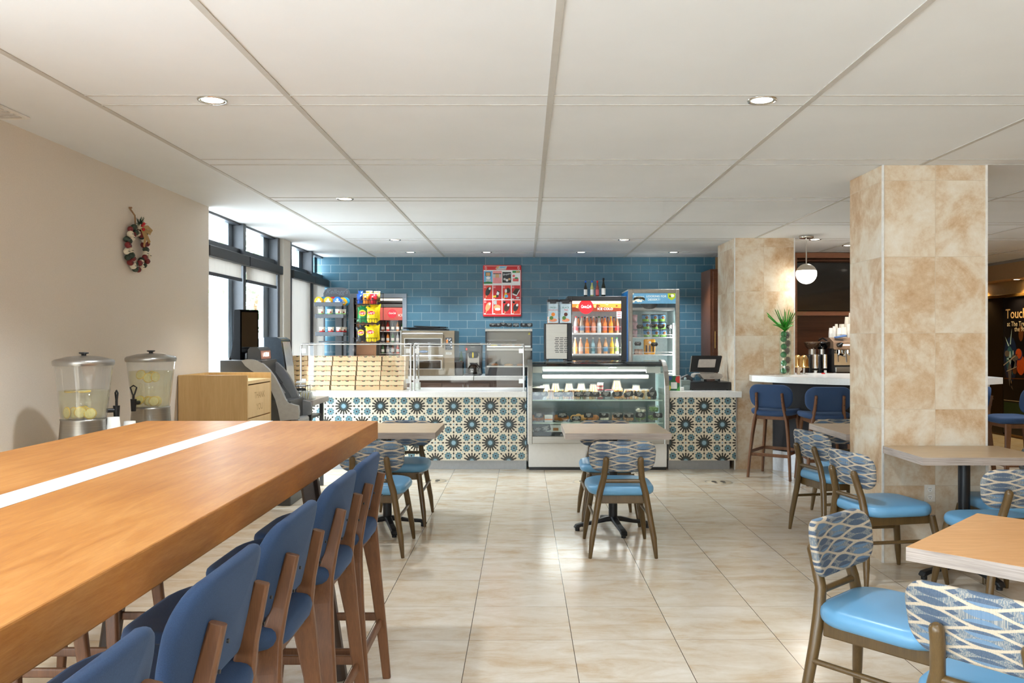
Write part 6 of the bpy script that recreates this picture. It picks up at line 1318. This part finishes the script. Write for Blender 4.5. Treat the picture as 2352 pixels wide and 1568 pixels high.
b = B(M); sc = YP/F; b.prism([(-37*sc, -18*sc), (31*sc, -19*sc), (41*sc, 18*sc), (39*sc, 20*sc), (-29*sc, 20*sc), (-31*sc, 18*sc)], .01, .035, 'y'); part('screen_housing', b, blk, t, bev=.006)
b = B(M); b.prism([(-37*sc, -18*sc), (-36*sc, -18*sc), (-29.5*sc, 19*sc), (-30.5*sc, 19*sc)], .004, .036, 'y'); part('screen_edge', b, alum, t)
b = B(M); b.prism([(-18*sc, -9*sc), (21*sc, -9*sc), (25*sc, 10*sc), (-14*sc, 10*sc)], -.02, .01, 'y'); part('rear_cover', b, slv, t, bev=.008)
b = B(); b.box(sx_(1566), sx_(1587), YP+.02, YP+.16, .90, sz_(873.5)); b.box(sx_(1570), sx_(1585), YP+.0, YP+.02, .878, .93, .006); t = solo('card_reader', b, pm('reader_grey', (120, 132, 128), .3), 'grey and black card reader beside the cash drawer', 'card reader'); t.data.materials.append(blk)
b = B(); b.box(sx_(1573), sx_(1600), YP+.2, YP+.34, .877, sz_(869), .01); b.prism([(sx_(1574), sz_(869)), (sx_(1600), sz_(869)), (sx_(1590), sz_(862))], YP+.22, YP+.32, 'y'); solo('receipt_printer', b, dkgrey, 'dark receipt printer behind the card reader', 'printer')
b = B(); b.ball((sx_(1578), YP+.1, sz_(870.5)), (.018, .018, .02), 12, 8); solo('hand_bell', b, pm('pale_bell', (190, 206, 208), .15, .3), 'small pale round item on the card reader', 'bell')
b = B(); yq = 9.18; b.box(X(1535, yq), X(1563, yq), yq, yq+.006, .877, Z(862, yq)); b.mat(1)
yq2 = yq-.0006; 
def qp(m, pts, l=0): b.mat(m).quad(*[(X(x, yq), yq2-l*.0003, Z(y, yq)) for x, y in pts])
qp(1, [(1536, 897), (1561.5, 897), (1561.5, 863), (1536, 863)])
qp(2, [(1536, 863.5), (1544, 863.5), (1543, 872), (1536, 874)], 1); qp(3, [(1551, 872), (1553, 864), (1561.5, 863.5), (1561.5, 880), (1554, 878)], 1); qp(4, [(1536, 888), (1539, 884), (1541, 890), (1539, 896), (1536, 896)], 1); qp(5, [(1556, 892), (1561.5, 886), (1561.5, 897), (1553, 897)], 1); qp(0, [(1541, 892.5), (1555, 892.5), (1555, 877.5), (1541, 877.5)], 2)
solo('leaflet_stand', b, [white_p, pm('leaflet_green', (38, 104, 66), .4), pm('leaflet_blue', (50, 90, 160), .4), pm('leaflet_red', (206, 50, 50), .4), pm('leaflet_yellow', (226, 206, 40), .4), pm('leaflet_light_green', (90, 170, 80), .4)], 'colourful green leaflet card standing beside the display case', 'sign')
b = B(); b.box(X(1564, 9.2), X(1571, 9.2), 9.2, 9.26, .877, Z(889, 9.2)); solo('card_block', b, white_p, 'small white block beside the leaflet card', 'block')
# tall cupboard at the tiled wall end
t = thing('tall_cupboard', 'tall walnut cupboard beside the second column', 'cupboard', (2.55, 11.0, 0))
b = B(); b.box(2.42, 2.98, 10.72, 11.28, .0, Z(618, 10.72)); part('carcass', b, walnut, t)
b = B(); b.box(X(1638, 10.7), 2.97, 10.70, 10.719, 1.28, Z(622, 10.7)); d = part('door', b, walnut, t, bev=.003)
b = B(); b.tube([(X(1641.5, 10.7), 10.675, 1.34), (X(1641.5, 10.7), 10.675, 1.56)], .006, 8); part('handle', b, pm('brass_pull', (200, 166, 100), .3, .9), d)
b = B(); b.box(X(1638, 10.7), 2.97, 10.70, 10.719, .1, 1.265); part('lower_door', b, walnut, t, bev=.003)
# storeroom seen through the doorway
t = thing('storeroom_cooler', 'glass-door Coca-Cola cooler seen through the service doorway', 'refrigerator', (-2.07, 12.6, 0))
Yk = 12.3; kx = lambda p: X(p, Yk); kz = lambda p: Z(p, Yk); xa, xb = kx(866), kx(930)
shellbox(t, xa, xb, Yk+.03, 12.9, .02, kz(690), .03, blk, pm('cooler_dark_liner', (110, 112, 118), .4))
b = B()
for a in ((xa, xa+.03, .02, kz(698)), (xb-.03, xb, .02, kz(698)), (xa+.03, xb-.03, kz(705), kz(698)), (xa+.03, xb-.03, .02, .2)): b.box(a[0], a[1], Yk-.01, Yk+.03, a[2], a[3])
d = part('door', b, dkgrey, t); b = B(); b.box(xa+.03, xb-.03, Yk, Yk+.006, .2, kz(735)); part('door_glass', b, glass, d)
b = B(); b.box(xa+.03, xb-.03, Yk, Yk+.01, kz(735), kz(706)); b.mat(1).disc((kx(901), Yk-.004, kz(720)), 10.5*Yk/F, n=30); b.mat(2).text('Coca-Cola', .040, (kx(901), Yk-.005, kz(719)), '-y', .0005, shear=.3, sx=.62); b.text('ICE', .05, (kx(920), Yk-.002, kz(724)), '-y', .0005)
part('header_sign', b, [pm('store_sign', (150, 70, 66), .4, emis=(170, 80, 70), es=.35), pm('store_sign_red', (206, 40, 54), .4, emis=(206, 40, 54), es=.5), white_p], t)
for z in (kz(760), kz(786), kz(812)):
    b = B(); b.box(xa+.03, xb-.03, Yk+.05, 12.85, z-.008, z); part('shelf', b, white, t)
cols = [(120, 60, 40), (206, 60, 50), (80, 80, 90), (210, 130, 60), (60, 110, 70), (180, 180, 190)]
for r_, z in enumerate((kz(760), kz(786), kz(812))):
    for k in range(5):
        x = xa+.07+k*.075; drink(x, Yk+.10, z+.001, .15, cols[(k+r_*2) % 6], blk, '%s bottle on the %s shelf of the storeroom cooler' % (['first', 'second', 'third', 'fourth', 'last'][k], ['upper', 'middle', 'lower'][r_]), 'bottles in the storeroom cooler', .024)
b = B(); b.box(kx(868), kx(926), Yk+.1, Yk+.4, kz(690)+.001, kz(682), .0); b.mat(1).prism([(kx(889), kz(682.5)), (kx(896), kz(682.5)), (kx(892.5), kz(684.5))], Yk+.098, Yk+.1, 'y'); solo('white_carton', b, [pm('carton_white', (240, 226, 212), .6), blk], 'white carton on top of the storeroom cooler', 'carton')
t = thing('cardboard_panel', 'tan cardboard sheets leaning inside the service doorway', 'cardboard', (-2.3, 11.8, 0)); M = Matrix.Identity(4)
b = B(); b.prism([(11.62, 0), (11.64, 0), (11.74, 2.2), (11.72, 2.2)], X(800, 11.7), X(864, 11.7), 'x'); part('sheet', b, pm('tan_cardboard', (206, 152, 112), .8, var=.04), t)
b = B(); b.prism([(11.58, 0), (11.60, 0), (11.64, 1.24), (11.62, 1.24)], X(806, 11.6), X(860, 11.6), 'x'); part('sheet', b, pm('brown_cardboard', (170, 124, 90), .8, var=.05), t)
sp = bpy.data.lights.new('storeroom_lamp', 'POINT'); sp.energy = 28; sp.color = (1, .92, .8); sp.shadow_soft_size = .15; o = bpy.data.objects.new('storeroom_lamp', sp); C.objects.link(o); o.location = (-1.9, 11.75, 2.35)
# ---------------------------------------------------------------- coffee bar
def arc(pts, n=8):
    o = []
    for i in range(len(pts)-1):
        p0, p1, p2, p3 = pts[max(i-1, 0)], pts[i], pts[i+1], pts[min(i+2, len(pts)-1)]
        for k in range(n):
            t = k/n; o.append(tuple(.5*((2*p1[j])+(-p0[j]+p2[j])*t+(2*p0[j]-5*p1[j]+4*p2[j]-p3[j])*t*t+(-p0[j]+3*p1[j]-3*p2[j]+p3[j])*t**3) for j in (0, 1)))
    return o+[pts[-1]]
t = thing('coffee_bar', 'curved coffee bar with white top and dark panelled front', 'bar counter', (3.7, 9.0, 0))
fr = arc([(2.47, 8.93), (2.80, 8.52), (3.22, 8.20), (3.8, 8.04), (4.4, 8.12), (4.93, 8.45)])
bk = [(4.96, 8.9), (4.7, 9.25), (3.02, 9.72), (3.02, 9.15), (2.50, 9.15)]
b = B(); b.prism(fr+bk, .995, 1.06); part('bar_top', b, quartz, t, bev=.004)
fb_ = arc([(2.76, 9.14), (2.97, 8.86), (3.35, 8.60), (3.8, 8.50), (4.3, 8.58), (4.6, 8.8)]); bb = [(4.55, 9.1), (3.03, 9.55), (3.03, 9.14)]
b = B(); b.prism(fb_+bb, .22, .995); part('front_panel', b, darkpan, t)
b = B(); b.prism([(x, y-.004) for x, y in fb_]+bb, 0, .22); part('kickboard', b, pm('bar_kick', (214, 216, 220), .3, .2), t)
b = B(); b.tube([(4.86, 8.6, 0), (4.86, 8.6, .995)], .016, 12); part('support_leg', b, white, t)
# glass vase with baubles, cones and grass
vx, vy, vz = X(1803.5, 8.9), 8.9, 1.06
t = thing('glass_vase', 'tall glass vase of green baubles, pine cones and greenery', 'vase', (vx, vy, vz)); random.seed(12)
b = B(); b.lathe([(0, .0), (.064, 0), (.066, .01), (.064, .49), (.061, .49), (.061, .014), (0, .014)], (vx, vy, vz), 30); part('glass', b, clearb if False else glassm('vase_glass', (249, 252, 250), .3, .0, graze=.35), t)
gm = pm('green_bauble', (30, 128, 66), .15, .5, coat=.5)
for k, dz in enumerate((.052, .137, .228, .315, .398, .45)):
    b = B(); b.ball((vx-.022+(.006 if k % 2 else 0), vy-.012+.008*(k % 2), vz+dz), .0345, 18, 10); part('bauble', b, gm, t)
cm = pm('pine_cone', (92, 62, 48), .7, var=.2)
for k, dz in enumerate((.07, .17, .27, .35, .44)):
    b = B(); cx_, cy_ = vx+.026, vy+.012-.02*(k % 2); b.ball((cx_, cy_, vz+dz), (.022, .022, .036), 10, 6)
    for r_ in range(7):
        for q in range(9):
            a = q*.698+r_*.35; zz = vz+dz-.034+r_*.011; rr = .024*math.sin(math.pi*(r_+1)/8.5)+.009
            b.add([(cx_+rr*.6*math.cos(a-.25), cy_+rr*.6*math.sin(a-.25), zz), (cx_+rr*.6*math.cos(a+.25), cy_+rr*.6*math.sin(a+.25), zz), (cx_+rr*1.15*math.cos(a), cy_+rr*1.15*math.sin(a), zz-.007), (cx_+rr*.7*math.cos(a), cy_+rr*.7*math.sin(a), zz+.006)], [(0, 1, 2), (0, 2, 3), (1, 3, 2)])
    part('pine_cone', b, cm, t)
lf = pm('fern_green', (44, 152, 30), .5, var=.3, scale=60); lf2 = pm('grass_green', (84, 126, 50), .5, var=.2)
z0 = vz+.48
for k in range(22):
    a = random.uniform(0, 6.28)+k; l = random.uniform(.12, .22) if k < 9 else random.uniform(.17, .31); tilt = random.uniform(.2, 1.1) if k < 9 else random.uniform(.1, .85)
    dx, dy = math.cos(a), math.sin(a); dr = .12 if k < 9 else .0
    pts = [(vx+dx*l*math.sin(tilt)*s_, vy+dy*l*math.sin(tilt)*s_, z0+l*math.cos(tilt)*s_-dr*s_*s_*l*2.6) for s_ in (0, .25, .5, .75, 1)]
    b = B(); wd = .006 if k >= 9 else .007
    b.tube(pts, [.004, .0035, .003, .002, .001], 5)
    if k < 9:
        for q in range(14):
            s_ = .1+.85*q/14; i = min(3, int(s_*4)); f_ = s_*4-i; p = Vector(pts[i]).lerp(Vector(pts[i+1]), f_)
            for sg in (-1, 1):
                ll = .042*math.sin(math.pi*min(1, s_+.12)*.9)+.008; sd = Vector((-dy*sg, dx*sg, .3)).normalized(); fw = Vector((dx, dy, .2)).normalized()
                e = p+sd*ll+fw*ll*.5; b.quad(p-fw*.004, (p+e)/2-fw*.006, e, (p+e)/2+fw*.006)
    else:
        for q in range(16):
            s_ = .3+.65*q/16; i = min(3, int(s_*4)); p = Vector(pts[i]).lerp(Vector(pts[i+1]), s_*4-i); b.ball(tuple(p), (.0075*(1.2-s_*.6), .0075*(1.2-s_*.6), .010), 5, 4)
    part('fern_frond' if k < 9 else 'green_stem', b, lf if k < 17 else lf2, t)
for k in range(9):
    a = random.uniform(0, 6.28); l = random.uniform(.28, .38); tl = random.uniform(.2, .75); b = B(); dx, dy = math.cos(a), math.sin(a); b.tube([(vx, vy, z0), (vx+dx*l*.45*math.sin(tl), vy+dy*l*.45*math.sin(tl), z0+l*.5*math.cos(tl)), (vx+dx*l*math.sin(tl), vy+dy*l*math.sin(tl), z0+l*math.cos(tl)*.9)], [.0016, .0012, .0006], 4); part('grass_blade', b, lf2, t)
# globe pendant
px_, py_ = X(1852, 8.97), 8.97
t = thing('globe_pendant', 'glowing white globe pendant on a chrome rod', 'pendant lamp', (px_, py_, CH))
b = B(); b.lathe([(0, 0), (.078, 0), (.078, -.022), (.070, -.028), (0, -.028)], (px_, py_, CH-.001), 28); part('canopy', b, chrome, t)
b = B(); b.tube([(px_, py_, CH-.02), (px_, py_, 2.27)], .0065, 10); part('rod', b, chrome, t)
b = B(); R_ = .111; zc = 2.172; b.lathe([(0, -R_)]+[(R_*math.sin(a), -R_*math.cos(a)) for a in [math.pi*k/20 for k in range(1, 13)]], (px_, py_, zc), 32); part('globe', b, pm('globe_glow', (255, 252, 244), .3, emis=(255, 247, 232), es=5, var=0), t)
b = B(); b.lathe([(R_*math.sin(a)*1.004, -R_*math.cos(a)) for a in [math.pi*k/20 for k in range(12, 21)]], (px_, py_, zc), 32); part('metal_cap', b, pm('cap_satin', (190, 182, 170), .35, .7), t)
lp = bpy.data.lights.new('pendant_bulb', 'POINT'); lp.energy = 3; lp.color = (1, .93, .82); lp.shadow_soft_size = .11; o = bpy.data.objects.new('pendant_bulb', lp); C.objects.link(o); o.location = (px_, py_-.0, zc-.16)
# walnut back wall with niche, screen, cupboards
YV = 10.66
t = thing('bar_wall_unit', 'walnut wall unit behind the coffee bar framing the screen', 'wall unit', (4.2, 10.9, 0))
b = B(); b.box(3.0, 5.6, YV, 11.2, Z(592, YV), Z(580, YV)); b.box(3.0, 5.6, YV, 11.2, Z(724.5, YV), Z(715, YV)); b.box(3.0, X(1831, YV), YV+.001, 11.2, .0, Z(592, YV)); b.box(5.45, 5.6, YV+.001, 11.2, 0, Z(592, YV)); part('frame', b, woodm('walnut_trim', (116, 74, 52), (150, 100, 74), 'x', .35), t)
b = B(); b.box(3.0, 5.6, YV+.2, YV+.24, 0, Z(592, YV)); part('back_panel', b, woodm('walnut_back', (72, 44, 30), (108, 68, 46), 'x', .35), t)
b = B(); b.box(X(1831, YV), 5.45, YV+.08, YV+.1, Z(598.5, YV), Z(595, YV)); part('rail', b, walnut, t)
b = B(); b.box(X(1830, YV)+.01, 5.3, YV+.04, YV+.10, Z(713.5, YV), Z(602, YV), .004); tv = solo('wall_screen', b, blkgl, 'large black television above the espresso machine', 'television')
t = thing('bar_back_counter', 'dark back counter under the espresso machine', 'counter', (4.1, 10.2, 0)); b = B(); b.box(3.05, 5.4, 9.95, 10.62, 0, .96); part('cabinet', b, darkpan, t); b = B(); b.box(3.03, 5.42, 9.92, 10.64, .96, 1.0); part('top', b, blkgl, t)
ZB, YE = 1.0, 10.05; ex = lambda p: X(p, YE); ez = lambda p: Z(p, YE)
def grinder(px, lab, y=10.08, dark=False):
    x = X(px, y); t = thing('coffee_grinder', lab, 'coffee grinder', (x, y, ZB), 0, 'coffee grinders behind the bar')
    b = B(); b.box(x-.075, x+.075, y-.10, y+.12, ZB, ZB+.02); b.box(x-.062, x+.062, y-.02, y+.12, ZB+.02, ZB+.27, .02); part('body', b, blk, t)
    b = B(); b.cyl((x+.01, y-.045, ZB+.10), .17, .042); b.cyl((x+.01, y-.045, ZB+.03), .05, .03, .04); part('dosing_chamber', b, chrome, t)
    b = B(); b.cyl((x, y+.03, ZB+.27), .065, .045); part('collar', b, alum, t)
    b = B(); b.lathe([(.05, ZB+.335), (.075, ZB+.36), (.098, ZB+.41), (.1, ZB+.425), (0, ZB+.428)], (x, y+.03, 0), 28); part('hopper', b, glassm('smoked_hopper', (120, 92, 70), .5, .02, .35) if not dark else blkgl, t)
    b = B(); b.box(x-.02, x+.01, y-.106, y-.10, ZB+.03, ZB+.075); part('label', b, white_p, t)
grinder(1867, 'coffee grinder with brown bean hopper'); grinder(1889.5, 'dark coffee grinder beside the espresso machine', 10.12, True)
xm0, xm1 = ex(1907), 4.75
t = thing('espresso_machine', 'chrome espresso machine with black knob, cut by the column', 'espresso machine', ((xm0+xm1)/2, 10.3, ZB))
b = B(); b.prism([(10.0, ez(803)), (10.0, ez(785)), (10.14, ez(775)), (10.5, ez(775)), (10.5, ez(803))], xm0+.02, xm1, 'x'); part('head', b, pm('machine_tan', (178, 146, 120), .35, .5), t, bev=.006)
b = B(); b.box(xm0+.035, xm1, 10.15, 10.16, ez(839), ez(804)); part('splash_back', b, chrome, t)
b = B(); b.box(xm0+.03, xm1, 9.96, 10.5, ez(855), ez(842)); part('drip_tray', b, steel, t, bev=.01)
b = B(); b.box(xm0, xm0+.03, 10.0, 10.5, ez(855), ez(800)); b.box(xm0+.03, xm1, 10.16, 10.5, ez(855), ez(803)); part('chassis', b, blk, t)
for x in (xm0+.06, xm1-.08): b = B(); b.cyl((x, 10.05, ZB), ez(855)-ZB, .018); part('foot', b, alum, t)
b = B(); b.tube([(ex(1922.5), 9.99, ez(792)), (ex(1922.5), 9.95, ez(792))], .03, 16); b.tube([(ex(1918), 9.95, ez(795)), (ex(1928), 9.95, ez(788))], .016, 8); part('steam_knob', b, blk, t)
for k in range(5): b = B(); b.disc((ex(1934+k*4), 9.997, ez(792)), .009, n=12); part('push_button', b, led, t)
for k, px in enumerate((1928, 1948)):
    b = B(); b.cyl((ex(px), 10.06, ez(812)), .045, .03); b.tube([(ex(px), 10.02, ez(813)), (ex(px)+.01, 9.92, ez(816))], [.014, .016], 8); part('group_head', b, chrome, t)
    b = B(); b.tube([(ex(px)+.06, 10.05, ez(806)), (ex(px)+.065, 10.03, ez(815)), (ex(px)+.075, 10.02, ez(832))], .005, 6); part('steam_wand', b, alum, t)
b = B(); b.tube([(ex(1897), 10.3, ez(782)), (ex(1903), 10.25, ez(776)), (ex(1911), 10.2, ez(783))], .01, 8); part('hose', b, blk, t)
ztm = ez(775)
random.seed(8)
for i, (px, y, r, n_, h) in enumerate(((1899.5+9, 10.22, .028, 6, .07), (1908+8, 10.2, .022, 9, .06), (1915+6, 10.3, .022, 12, .06), (1924+4, 10.2, .034, 5, .08), (1929+2, 10.34, .024, 12, .06), (1935, 10.3, .03, 10, .08), (1939, 10.18, .036, 5, .09), (1945, 10.32, .03, 18, .09), (1949, 10.2, .03, 9, .09), (1955, 10.3, .036, 22, .1))):
    x = X(px, y); t = thing('cup_stack', ['short stack of small white paper cups at the espresso machine end', 'slim stack of tiny white cups second from the machine end', 'tall slim cup stack behind the first ones', 'wide short cup stack on the espresso machine', 'slim cup stack behind the wide one', 'medium white cup stack at the machine middle', 'wide cup stack beside the blue cloth', 'tall cup stack near the column edge', 'cup stack in front near the column edge', 'tallest cup stack, half hidden by the column'][i], 'cups', (x, y, ztm), 0, 'paper cup stacks on the espresso machine')
    for k in range(n_):
        b = B(); z = ztm+.001+k*.010; b.lathe([(r, z), (r*1.02, z+.004), (r*.97, z+.006), (r*.72, z+h), (0, z+h)], (x, y, 0), 16); part('cup', b, pcup, t)
b = B(); b.pad(.14, .10, .02, .03, .009, lambda u, v, n: (ex(1932)+u, 10.07+v, ztm+.012+n+.012*math.sin(30*u)*math.cos(20*v)), .004); solo('blue_cloth', b, pm('blue_cloth', (96, 126, 178), .9, bump=.3), 'crumpled blue cloth on the espresso machine edge', 'cloth')
# brass domes and small things on the bar
for i, (px, y) in enumerate(((1832, 9.42), (1846.5, 9.30))):
    x = X(px, y); t = thing('brass_dispenser', ['brass domed dispenser beside the column edge', 'brass domed dispenser in front, with its spout lever'][i], 'dispenser', (x, y, 1.06), 0, 'brass domed dispensers on the bar'); brs = pm('polished_brass', (214, 176, 116), .15, 1)
    b = B(); b.lathe([(.052, .085), (.050, .16), (.044, .19), (.028, .212), (0, .22)], (x, y, 1.06), 24); part('dome', b, brs, t)
    b = B(); b.lathe([(.062, .072), (.056, .09), (.050, .09), (.0, .072)], (x, y, 1.06), 24); part('collar', b, brs, t)
    b = B(); b.cyl((x, y, 1.06), .075, .012); part('stem', b, alum, t)
b = B(); x = X(1834, 9.2); b.tube([(x, 9.2, 1.061), (x, 9.2, 1.10), (x+.03, 9.2, 1.13)], [.016, .02, .016], 10); b.box(x-.012, x+.03, 9.18, 9.215, 1.10, 1.14, .008); solo('juice_spout', b, pm('pale_spout', (206, 184, 160), .3, .3), 'small pale spout before the brass domes', 'spout')
b = B(); b.cyl((X(1891, 9.35), 9.35, 1.06), .012, .02); solo('red_lid', b, red, 'small red lid on the bar before the grinders', 'lid')
# ---------------------------------------------------------------- lobby poster and dark panel
XW = 7.245
def wy(px): return XW*F/(px-CX)
def wz_(px, py): return Z(py, wy(px))
t = thing('dark_panel', 'dark bronze lobby panel beside the poster', 'panel', (XW-.02, 12.8, 0)); b = B(); b.box(XW-.03, XW, wy(2308), 13.85, .02, 2.085); part('leaf', b, pm('bronze_black', (52, 42, 34), .25, .6), t)
y1, y0 = wy(2309), 10.6
t = thing('football_poster', 'dark football poster beginning Touchd at the picture edge', 'poster', (XW-.02, (y0+y1)/2, .05))
b = B(); b.box(XW-.03, XW-.001, y0, y1, .05, 2.08); part('frame', b, blk, t)
xp = XW-.031; pc = [pm('poster_night', (20, 18, 22), .3), pm('poster_blue', (28, 48, 84), .3), pm('poster_flare', (196, 226, 224), .4), pm('poster_orange', (226, 92, 34), .4), pm('poster_purple', (84, 66, 110), .4), pm('poster_field', (38, 66, 36), .4), pm('poster_gold', (226, 186, 134), .4), pm('poster_cream', (236, 216, 180), .4), pm('poster_grey', (120, 110, 100), .4), pm('poster_teal', (60, 110, 120), .4), pm('poster_amber', (110, 64, 30), .4)]
b = B()
def pq(m, pts, l): b.mat(m).add([(xp-l*.0006, y, z) for y, z in pts], [tuple(range(len(pts)))])
pq(0, [(y0+.02, .07), (y0+.02, 2.06), (y1-.02, 2.06), (y1-.02, .07)], 0)
def dq(m, px, py, ry, rz, l, n=16, rot=0): 
    c = (wy(px), wz_(px, py)); pq(m, [(c[0]+ry*math.cos(2*math.pi*k/n+rot), c[1]+rz*math.sin(2*math.pi*k/n+rot)) for k in range(n)], l)
dq(1, 2326, 825, .17, .34, 1); dq(9, 2324, 826, .09, .20, 2); dq(2, 2325, 824, .028, .12, 3); dq(2, 2325, 824, .085, .018, 3); dq(2, 2332, 812, .014, .05, 3)
dq(8, 2318, 812, .06, .05, 4, 10); dq(3, 2350, 838, .10, .15, 4, 14); dq(4, 2346, 814, .085, .085, 5, 16); dq(3, 2345, 812, .075, .075, 6, 16); pq(4, [(y1-.30, 1.12), (y1-.22, 1.16), (y1-.12, .92), (y1-.18, .86)], 4); dq(8, 2333, 835, .06, .14, 4, 9); dq(6, 2327, 880, .02, .06, 5, 7); dq(10, 2350, 765, .06, .12, 2, 14)
pq(5, [(y0+.02, .30), (y1-.02, .30), (y1-.02, .52), (y0+.02, .52)], 1); pq(10, [(y0+.02, .92), (y1-.02, .86), (y1-.02, .875), (y0+.02, .935)], 2); pq(4, [(y0+.2, .62), (y0+.5, .62), (y0+.62, 1.05), (y0+.35, 1.1)], 3)
dq(3, 2347, 842, .07, .10, 6, 9, .4); dq(8, 2340, 822, .045, .035, 7, 8); dq(10, 2336, 852, .05, .05, 5, 8); pq(8, [(y1-.16, 1.12), (y1-.22, 1.02), (y1-.20, .82), (y1-.26, .70), (y1-.16, .78), (y1-.12, 1.0)], 5)
pq(2, [(y1-.05, 1.50), (y1-.16, 1.36), (y1-.13, 1.35)], 4); pq(2, [(y1-.22, 1.62), (y1-.20, 1.38), (y1-.17, 1.38)], 4); pq(9, [(y1-.08, 1.05), (y1-.24, .98), (y1-.26, .92)], 4); pq(7, [(y0+.02, .56), (y1-.02, .54), (y1-.02, .548), (y0+.02, .568)], 3)
for k in range(16): dq(7, 2311+k*2.0, 838-k*1.6, .010, .010, 6, 6); dq(7, 2318+k*1.6, 852-k*.7, .008, .008, 6, 6)
def ptext(txt, size, px, py, m):
    yy = wy(px); zz = wz_(px, py); n0 = len(b.v); b.mat(m).text(txt, size, (xp-.004, 0, zz), '-x', .001, 'LEFT')
    for i in range(n0, len(b.v)): v = b.v[i]; b.v[i] = (v[0], v[1]+yy, v[2])
ptext('Touchdown', .20, 2315, 722, 6); ptext('at The Treetop', .10, 2318.5, 744.5, 7); ptext('the 9th', .10, 2335.5, 756, 7)
part('artwork', b, pc, t)
